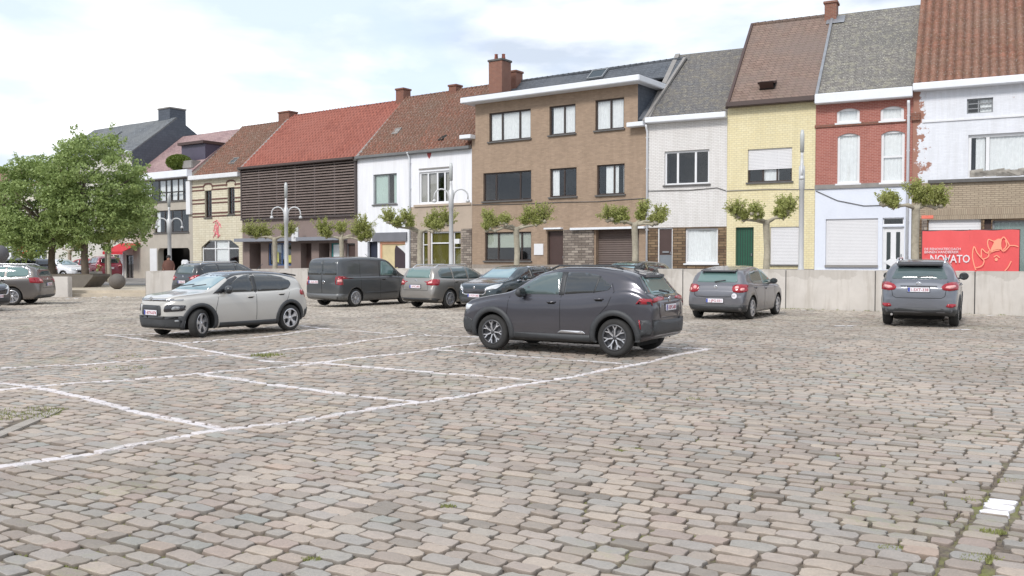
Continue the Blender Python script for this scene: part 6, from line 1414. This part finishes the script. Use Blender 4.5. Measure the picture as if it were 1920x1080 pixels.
b = MB(); b.tube([(c.X(2.9), 0, 1.46), (c.X(3.08), 0, 1.60)], .007, 5); b.build('antenna', PLASTIC, c.root)
f, r = Vector(G2(376, 636)), Vector(G2(545, 620.5)); head = Vector((-.60, -.80)).normalized(); nL = Vector((-head.y, head.x)); c.place((f+r)/2-nL*.80+head*.02, head); c.root.scale = (.96, .95, 1)
# ---------------- grey hatchback seen from behind
def hatch_rear(label, paintm, loc, head, plate):
    sp = dict(L=4.20, W=1.76, r=.315, ax=(.85, 3.43), label=label, paint=paintm,
     top=[(0, .66), (.06, .78), (.3, .87), (.8, .96), (1.05, 1.01), (1.5, 1.24), (1.95, 1.43), (2.5, 1.49), (3.1, 1.46), (3.6, 1.395), (3.82, 1.34), (3.95, 1.16), (4.06, 1.0), (4.13, .93), (4.20, .66)],
     belt=[(0, .6), (.3, .78), (1.0, .92), (2, .95), (3.2, .99), (3.8, 1.03), (4.2, .62)], zb=[(0, .22), (.2, .18), (2, .18), (3.8, .2), (4.2, .28)], hw=[(0, .7), (.2, .9), (.6, .98), (2.1, 1), (3.4, .99), (3.9, .96), (4.1, .92), (4.2, .88)], tum=.36)
    c = Car(sp); c.wheels('twin', 7, dark=None, tw=.2)
    c.decal('rear_window', [(-.60, 1.03), (.60, 1.03), (.52, 1.33), (-.52, 1.33)], 'B', GLT, rnd=.05); c.decal('windscreen', [(-.6, 1.02), (.6, 1.02), (.5, 1.4), (-.5, 1.4)], 'F', GLT, rnd=.05)
    c.both('side_window', [(1.35, .97), (1.75, 1.22), (2.05, 1.37), (2.28, 1.40), (2.28, .97)], GLT, rnd=.03); c.both('side_window', [(2.36, .98), (2.36, 1.40), (2.8, 1.395), (3.2, 1.34), (3.42, 1.22), (3.42, 1.06), (3.3, 1.01)], GLM, rnd=.04)
    c.spoiler(3.62, 1.405, 3.96, 1.365, .50, paintm)
    for sg in (1, -1): f = (lambda P: P) if sg > 0 else mir; c.decal('tail_light', f([(.50, .78), (.48, .90), (.56, .97), (.74, .98), (.86, .96), (.86, .77), (.66, .75)]), 'B', REDL, off=.014, rnd=.08); c.decal('lamp_lens', f([(.56, .84), (.66, .84), (.66, .93), (.56, .93)]), 'B', REDP, off=.02, rnd=.05); c.decal('lamp_lens', f([(.70, .80), (.79, .80), (.79, .88), (.70, .88)]), 'B', REDP, off=.02, rnd=.04)
    c.both('tail_light', [(3.88, .78), (3.86, .94), (4.06, .96), (4.19, .90), (4.2, .76)], REDL, off=.012, rnd=.05)
    c.decal('bumper_lower', [(-.84, .22), (.84, .22), (.84, .42), (-.84, .42)], 'B', PLASTIC, off=.012, rnd=.05); c.line('tailgate_seam', [(-.62, .92), (-.60, .68), (-.55, .64), (.55, .64), (.60, .68), (.62, .92)], 'B', .012, SEAM, off=.004)
    c.plate('B', .53, plate); bb, x, h, sg = c.badge('B', 0, .90, .055); bb.tube([(x-.01, -.035, .93), (x-.01, -.012, .865), (x-.01, 0, .9), (x-.01, .012, .865), (x-.01, .035, .93)], .006, 4); bb.build('badge', CHROME, c.root)
    h, n = c.hitp('B', -.56, .665); b = MB(); b.lathe([(.001, -.008), (.075, -.008), (.075, .006)], tuple(h-Vector((.004, 0, 0))), 'x', 20); o = b.build('round_sticker', PLATEW, c.root); textobj('13', .08, SEAM, o, (h.x-.0135, -.545+.01, .64), (math.pi/2, 0, -math.pi/2), .001, 'sticker_lettering', 'CENTER')
    for pts in ([(1.28, .3), (1.24, .6), (1.30, .94)], [(2.32, .3), (2.32, .96)], [(3.0, .4), (3.1, .65), (3.35, .9)]):
        for q in 'LR': c.line('door_seam', pts, q, .008, SEAM, off=.003)
    c.mirror(1.62, .99, PLASTIC); c.handle(2.2, .85, paintm); c.handle(3.15, .88, paintm)
    b = MB(); b.tube([(c.X(4.06), .06, 1.05), (c.X(4.03), -.25, 1.09)], .014, 5); b.build('wiper', PLASTIC, c.root); b = MB(); b.tube([(c.X(3.4), 0, 1.44), (c.X(3.55), 0, 1.60)], .007, 5); b.build('antenna', PLASTIC, c.root)
    c.place(loc, head); c.root.scale = (1, 1, 1.03); return c
hn = Vector((.53, .848)).normalized(); nR = Vector((hn.y, -hn.x))
A = (Vector(G2(1309, 597))+Vector(G2(1405, 598)))/2
hatch_rear('medium grey five-door hatchback seen from behind, white round sticker on its tailgate', paint('medium_grey', (.15, .15, .165, 1), .5, .35), A+hn*1.33, hn, '1-JPG-031')
# ---------------- grey SUV on the right, seen from behind
GSUV = paint('blue_grey', (.14, .148, .17, 1), .4, .38)
sp = dict(L=4.41, W=1.82, r=.345, ax=(.88, 3.52), label='bluish grey SUV seen from behind, parked nose to the wall before the red banner', paint=GSUV,
 top=[(0, .78), (.06, .9), (.3, .99), (.9, 1.08), (1.15, 1.14), (1.6, 1.40), (2.0, 1.58), (2.5, 1.64), (3.2, 1.62), (3.7, 1.56), (3.95, 1.48), (4.13, 1.26), (4.25, 1.14), (4.34, 1.06), (4.38, .95), (4.41, .7)],
 belt=[(0, .7), (.3, .9), (1, 1.05), (2, 1.07), (3.2, 1.14), (3.9, 1.18), (4.41, .66)], zb=[(0, .3), (.2, .24), (2, .22), (3.9, .25), (4.41, .36)], hw=[(0, .7), (.2, .9), (.6, .98), (2.1, 1), (3.6, 1), (4.05, .975), (4.3, .93), (4.41, .88)], tum=.42)
c = Car(sp); c.wheels('five', 5, tw=.225)
c.decal('rear_window', [(-.66, 1.15), (.66, 1.15), (.52, 1.46), (-.52, 1.46)], 'B', GLM, rnd=.06); c.decal('windscreen', [(-.62, 1.15), (.62, 1.15), (.5, 1.52), (-.5, 1.52)], 'F', GLM, rnd=.05)
c.both('side_window', [(1.5, 1.11), (1.85, 1.37), (2.1, 1.50), (2.32, 1.54), (2.32, 1.11)], GLD, rnd=.03); c.both('side_window', [(2.40, 1.12), (2.40, 1.54), (2.9, 1.53), (3.3, 1.47), (3.7, 1.30), (3.62, 1.2)], GLD, rnd=.04)
c.spoiler(3.75, 1.565, 4.12, 1.51, .53, PLASTIC)
for sg in (1, -1):
    f = (lambda P: P) if sg > 0 else mir; c.decal('tail_light', f([(.50, .94), (.56, 1.02), (.72, 1.08), (.90, 1.08), (.90, .90), (.68, .87)]), 'B', REDL, off=.016, rnd=.05); c.decal('lamp_lens', f([(.60, .94), (.62, .98), (.80, 1.01), (.84, .96), (.72, .92)]), 'B', REDP, off=.024, rnd=.03); c.decal('rear_reflector', f([(.62, .50), (.66, .57), (.84, .57), (.84, .52), (.74, .48)]), 'B', REDL, off=.016, rnd=.02)
c.both('tail_light', [(4.02, .90), (3.98, 1.03), (4.2, 1.08), (4.38, .96), (4.40, .88)], REDL, off=.014, rnd=.05)
c.decal('bumper_lower', [(-.88, .28), (.88, .28), (.88, .44), (.5, .46), (-.5, .46), (-.88, .44)], 'B', PLASTIC, off=.014, rnd=.05); c.line('tailgate_seam', [(-.66, 1.1), (-.60, .75), (-.52, .70), (.52, .70), (.60, .75), (.66, 1.1)], 'B', .012, SEAM, off=.004)
c.decal('tailgate_trim', [(-.42, .975), (.42, .975), (.42, .99), (-.42, .99)], 'B', SEAM, off=.01); c.plate('B', .90, '1-SXT-338'); c.arches(PLASTIC, .035); c.both('sill_cladding', [(1.2, .23), (1.2, .36), (3.15, .36), (3.15, .25)], PLASTIC, off=.01)
bb, x, h, sg = c.badge('B', 0, 1.045, .045); bb.v = [Vector((v.x, v.y*1.4, v.z)) for v in bb.v]; bb.tube([(x-.01, -.03, 1.02), (x-.01, -.02, 1.07)], .007, 4); bb.tube([(x-.01, .02, 1.02), (x-.01, .03, 1.07)], .007, 4); bb.tube([(x-.01, -.025, 1.04), (x-.01, .025, 1.05)], .006, 4); bb.build('badge', CHROME, c.root)
for pts in ([(1.4, .37), (1.36, .7), (1.42, 1.08)], [(2.36, .37), (2.36, 1.1)], [(3.1, .5), (3.2, .75), (3.5, 1.0), (3.6, 1.15)]):
    for q in 'LR': c.line('door_seam', pts, q, .008, SEAM, off=.003)
c.mirror(1.78, 1.14, PLASTIC, (.11, .17, .10)); c.handle(2.2, .98, GSUV); c.handle(3.2, 1.03, GSUV)
for q in (.56, -.56): b = MB(); b.smooth = True; b.tube([(c.X(2.0), q, 1.54), (c.X(2.15), q, 1.66), (c.X(3.5), q, 1.65), (c.X(3.72), q, 1.53)], .02, 6); b.build('roof_rail', SILVER, c.root)
b = MB(); b.tube([(c.X(4.2), .05, 1.19), (c.X(4.17), -.32, 1.22)], .018, 5); b.build('wiper', PLASTIC, c.root); b = MB(); b.lathe([(.03, -.06), (.03, .05)], (c.X(4.36), .62, .30), 'x', 10); b.build('exhaust', CHROME, c.root)
h2 = Vector((.47, .883)).normalized(); A = (Vector(G2(1659, 609))+Vector(G2(1794, 612)))/2; c.place(A+h2*1.32, h2); c.root.scale = (1, 1, 1.055)
# ---------------- dark grey panel van
VG = paint('van_dark_grey', (.075, .08, .085, 1), .45, .42)
sp = dict(L=4.41, W=1.79, r=.325, ax=(.88, 3.56), cat='van', label='dark grey panel van with windowless cargo side and twin rear door windows', paint=VG,
 top=[(0, .72), (.06, .86), (.3, .96), (.75, 1.07), (.95, 1.14), (1.4, 1.48), (1.75, 1.72), (2.1, 1.80), (3.0, 1.83), (3.9, 1.81), (4.2, 1.77), (4.33, 1.66), (4.38, 1.2), (4.41, .8)],
 belt=[(0, .64), (.3, .86), (.95, 1.06), (2, 1.10), (3.5, 1.10), (4.3, 1.10), (4.41, .75)], zb=[(0, .26), (.2, .2), (2, .2), (4, .22), (4.41, .3)], hw=[(0, .7), (.2, .9), (.6, .97), (1.6, 1), (3.6, 1), (4.2, .985), (4.35, .95), (4.41, .91)], tum=.13)
c = Car(sp); c.wheels('cover', 9, tw=.2, dark=None)
c.decal('rear_window', [(-.74, 1.16), (-.03, 1.16), (-.03, 1.64), (-.66, 1.64)], 'B', GLD, rnd=.06); c.decal('rear_window', [(.03, 1.16), (.74, 1.16), (.66, 1.64), (.03, 1.64)], 'B', GLD, rnd=.06)
c.both('side_window', [(1.25, 1.12), (1.62, 1.46), (1.85, 1.62), (2.15, 1.66), (2.22, 1.12)], GLT, rnd=.04); c.both('window_trim', [(1.12, 1.09), (1.55, 1.48), (1.80, 1.66), (2.20, 1.70), (2.28, 1.09), (2.24, 1.09), (2.17, 1.68), (1.84, 1.64), (1.60, 1.47), (1.22, 1.11)], PLASTIC, off=.003)
c.decal('windscreen', [(-.70, 1.17), (.70, 1.17), (.62, 1.66), (-.62, 1.66)], 'F', GLT, rnd=.05)
for sg in (1, -1): f = (lambda P: P) if sg > 0 else mir; c.decal('tail_light', f([(.77, .80), (.77, 1.12), (.90, 1.12), (.90, .80)]), 'B', REDL, off=.012, rnd=.03); c.decal('lamp_lens', f([(.79, .90), (.79, 1.0), (.86, 1.0), (.86, .90)]), 'B', REDP, off=.02, rnd=.02)
c.both('tail_light', [(4.22, .80), (4.22, 1.12), (4.39, 1.12), (4.40, .80)], REDL, off=.012, rnd=.03); c.both('lamp_lens', [(4.26, .90), (4.26, 1.0), (4.37, 1.0), (4.38, .90)], REDP, off=.02, rnd=.02)
c.decal('bumper_lower', [(-.89, .30), (.89, .30), (.89, .48), (-.89, .48)], 'B', paint('van_bumper', (.10, .105, .11, 1), .1, .5), off=.03, rnd=.05); c.both('bumper_lower', [(3.98, .30), (3.98, .46), (4.41, .50), (4.41, .32)], _mc['van_bumper'], off=.02, rnd=.03)
c.line('door_seam', [(0, .5), (0, 1.7)], 'B', .014, SEAM, off=.004); c.plate('B', .90, '1-GLA-520', y=.42); bb, x, h, sg = c.badge('B', -.1, .90, .06); bb.build('badge', CHROME, c.root)
for pts in ([(1.24, .3), (1.2, .7), (1.24, 1.1)], [(2.28, .3), (2.28, 1.7)], [(3.3, .5), (3.3, 1.7)], [(2.3, 1.02), (3.9, 1.02)]):
    for q in 'LR': c.line('door_seam', pts, q, .008, SEAM, off=.003)
c.mirror(1.55, 1.17, PLASTIC, (.11, .16, .13)); c.handle(2.1, .98, PLASTIC)
b = MB(); b.tube([(c.X(2.0), 0, 1.8), (c.X(2.2), 0, 1.93)], .007, 5); b.build('antenna', PLASTIC, c.root); c.both('side_moulding', [(1.3, .48), (1.3, .53), (3.1, .53), (3.1, .48)], PLASTIC, off=.01)
hl = Vector((.574, .819)).normalized(); nr = Vector((hl.y, -hl.x)); rr_ = Vector(G2(667, 575.5)); c.place(rr_-nr*.86+hl*1.36, hl)
# ---------------- estates
def estate(label, paintm, loc, head, plate, plane_plate='B', roofrail=SILVER, glass=(GLT, GLM), chrome=False, style='five', L=4.24, W=1.70, H=1.47, front=None, wheel=None, steer=0):
    k = H/1.47; q = L/4.24
    top = [(0, .70), (.06, .82), (.3, .90), (.85, .99), (1.08, 1.04), (1.5, 1.26), (1.9, 1.42), (2.4, 1.47), (3.2, 1.46), (3.8, 1.41), (3.98, 1.35), (4.08, 1.16), (4.15, 1.0), (4.20, .92), (4.24, .66)]
    sp = dict(L=L, W=W, r=.315, ax=(.86*q, 3.32*q), label=label, paint=paintm, top=[(a*q, b*k) for a, b in top], belt=[(a*q, b*k) for a, b in [(0, .62), (.3, .80), (1, .93), (2, .96), (3.4, 1.0), (4.0, 1.02), (4.24, .6)]], zb=[(0, .24), (.2, .19), (2*q, .18), (3.9*q, .21), (L, .32)], tum=.38,
      hw=[(0, .72), (.2, .9), (.6, .98), (2, 1), (3.4*q, .99), (3.95*q, .965), (4.15*q, .92), (L, .86)])
    c = Car(sp); c.wheels(style, 7 if style != 'five' else 5, tw=.2, dark=None, steer=steer)
    P = lambda pts: [(a*q, b*k) for a, b in pts]
    c.decal('rear_window', [(a, b*k) for a, b in [(-.56, 1.03), (.56, 1.03), (.49, 1.34), (-.49, 1.34)]], 'B', glass[0], rnd=.05); c.decal('windscreen', [(a, b*k) for a, b in [(-.6, 1.06), (.6, 1.06), (.5, 1.39), (-.5, 1.39)]], 'F', GLB if front else GLT, rnd=.05)
    c.both('side_window', P([(1.38, .99), (1.75, 1.22), (2.0, 1.34), (2.22, 1.38), (2.22, .99)]), glass[1], rnd=.03); c.both('side_window', P([(2.30, .99), (2.30, 1.385), (3.05, 1.38), (3.05, 1.0)]), glass[1], rnd=.03); c.both('side_window', P([(3.12, 1.0), (3.12, 1.38), (3.6, 1.355), (3.82, 1.25), (3.84, 1.08), (3.74, 1.03)]), glass[1], rnd=.05)
    if chrome:
        for s_ in 'LR': c.line('chrome_strip', P([(1.3, .965), (2.2, .97), (3.2, .975), (3.78, 1.0), (3.90, 1.1), (3.86, 1.28), (3.6, 1.385), (3.0, 1.41), (2.2, 1.41)]), s_, .03, CHROME, off=.008)
    for sg in (1, -1): f = (lambda P: P) if sg > 0 else mir; c.decal('tail_light', f([(a, b*k) for a, b in [(.50, .80), (.54, .92), (.66, .98), (.84, 1.0), (.84, .78)]]), 'B', REDL, off=.014, rnd=.04); c.decal('lamp_lens', f([(a, b*k) for a, b in [(.56, .84), (.58, .90), (.70, .92), (.70, .85)]]), 'B', REDP, off=.022, rnd=.02)
    c.both('tail_light', P([(3.92, .80), (3.86, .98), (4.06, .99), (4.22, .90), (4.22, .78)]), REDL, off=.012, rnd=.04); c.decal('bumper_lower', [(-.8, .24), (.8, .24), (.8, .36), (-.8, .36)], 'B', PLASTIC, off=.012, rnd=.05)
    c.line('tailgate_seam', [(-.58, .95*k), (-.56, .62*k), (.56, .62*k), (.58, .95*k)], 'B', .012, SEAM, off=.004)
    c.plate(plane_plate, .74*k if plane_plate == 'B' else .48, plate); bb, x, h, sg = c.badge(plane_plate, 0, .93*k if plane_plate == 'B' else .74, .045); bb.build('badge', CHROME, c.root)
    for pts in ([(1.3, .3), (1.26, .6), (1.3, .96)], [(2.26, .3), (2.26, 1.38)], [(3.0, .45), (3.08, .7), (3.1, 1.0)]):
        for s_ in 'LR': c.line('door_seam', P(pts), s_, .008, SEAM, off=.003)
    c.mirror(1.60*q, 1.0*k, paintm); c.handle(2.1*q, .88*k, paintm); c.handle(2.98*q, .90*k, paintm)
    if roofrail:
        for y in (.5, -.5): b = MB(); b.smooth = True; b.tube([(c.X(1.95*q), y*W/1.7, 1.40*k), (c.X(2.1*q), y*W/1.7, 1.49*k), (c.X(3.6*q), y*W/1.7, 1.47*k), (c.X(3.8*q), y*W/1.7, 1.37*k)], .016, 6); b.build('roof_rail', roofrail, c.root)
    if front:
        for sg in (1, -1): f = (lambda P: P) if sg > 0 else mir; c.decal('headlight', f([(.46, .64), (.72, .70), (.82, .82), (.80, .86), (.50, .74)]), 'F', CLEAR, off=.014, rnd=.02)
        c.both('headlight', [(.0, .70), (.05, .76), (.50, .88), (.55, .86), (.2, .70)], CLEAR, off=.012, rnd=.02)
        c.decal('grille', [(-.42, .55), (.42, .55), (.50, .70), (-.50, .70)], 'F', LDARK, off=.012, rnd=.04); c.line('chrome_strip', [(-.52, .71), (-.48, .56), (-.40, .52), (.40, .52), (.48, .56), (.52, .71)], 'F', .025, CHROME, off=.02)
        c.decal('lower_grille', [(-.6, .28), (.6, .28), (.55, .42), (-.55, .42)], 'F', PLASTIC, off=.012, rnd=.04)
    b = MB(); b.tube([(c.X(4.12*q), .06, 1.05*k), (c.X(4.08*q), -.3, 1.08*k)], .013, 5); b.build('wiper', PLASTIC, c.root)
    c.place(loc, head); c.root.scale = (1, 1, 1.04); return c
hf = Vector((.585, .811)).normalized(); nf = Vector((hf.y, -hf.x)); rr_ = (Vector(G2(778, 577))+Vector(G2(841, 577)))/2
estate('light bronze grey estate with silver roof rails, parked between dark van and teal black hatchback', paint('bronze_grey', (.27, .255, .235, 1), .5, .35), rr_+hf*1.25, hf, '1-FYC-892')
hp = Vector((-.60, -.80)).normalized(); npl = Vector((-hp.y, hp.x)); fr_ = Vector(G2(874, 579)); rt = Vector((hp.y, -hp.x))
estate('glossy dark teal black car facing the camera, half hidden behind the foreground SUV', paint('teal_black', (.018, .032, .04, 1), .4, .22), fr_-rt*.78-hp*1.28+Vector((.22, 0)), hp, '1-TCV-305', 'F', None, (GLD, GLD), True, 'y', 4.30, 1.80, 1.46, front=True)
estate('black car mostly hidden, only its roof showing over the foreground SUV', paint('plain_black', (.02, .021, .023, 1), .3, .3), (4.4, 33.6), hp, '1-KLM-204', 'F', None, (GLD, GLD), False, 'five', 4.25, 1.78, 1.60, front=True)
hb = Vector((.60, .80)).normalized(); A = at_depth(352, 560, 36.2)
estate('black SUV behind the pale beige hatchback, nose towards the wall', _mc['plain_black'], Vector((A.x, 36.2))+hb*1.9, hb, '1-RDE-417', 'B', SILVER, (GLM, GLD), False, 'five', 4.3, 1.80, 1.56)
ho = Vector((-.97, -.12)).normalized(); no = Vector((-ho.y, ho.x)); nr_ = Vector(G2(24, 573)); 
estate('brown grey estate with chrome window line at the left edge, seen from its left rear', paint('brown_grey', (.15, .135, .125, 1), .5, .33), nr_-no*.86+ho*1.30, ho, '1-WAB-663', 'B', SILVER, (GLM, GLT), True, 'twin', 4.55, 1.81, 1.48)
g = G2(-30, 584); estate('dark car almost wholly outside the left edge, in front of the brown grey estate', paint('dark_slate', (.05, .05, .06, 1), .4, .3), (g[0]-1.55, g[1]+.3), Vector((.98, -.2)).normalized(), '1-HHE-218', 'F', None, (GLD, GLD), False, 'five', 4.2, 1.76, 1.42, front=True)
# ---------------- cars on the street beyond the steps
REDC = paint('bright_red', (.42, .02, .03, 1), .2, .3); WHC = paint('car_white', (.72, .72, .74, 1), .05, .35); DRED = paint('deep_red', (.22, .012, .03, 1), .3, .3)
for px, Y, pm, hd, lab, frn, H in ((160, 67, REDC, (-.95, .3), 'bright red hatchback on the street behind the planter', False, 1.46), (192, 62, DRED, (-.62, .78), 'deep red SUV on the street just left of the stone ball', False, 1.62), (112, 60, WHC, (.93, -.35), 'white car seen between the two leafy trunks', True, 1.42), (84, 63, WHC, (-.93, .35), 'white car partly hidden by the left leafy trunk', False, 1.45), (35, 50, paint('anthracite', (.05, .05, .055, 1), .3, .35), (-.95, .3), 'anthracite car whose roof shows above the brown grey estate', False, 1.46)):
    cc = estate(lab, pm, (at_depth(px, 520, Y).x, Y), Vector(hd).normalized(), '1-ZKE-1%d' % px, 'F' if frn else 'B', None, (GLD, GLD), False, 'five', 4.1, 1.75, H, front=frn)
    cc.root.location.z = .33; cc.root['group'] = 'cars on the street beyond the steps'
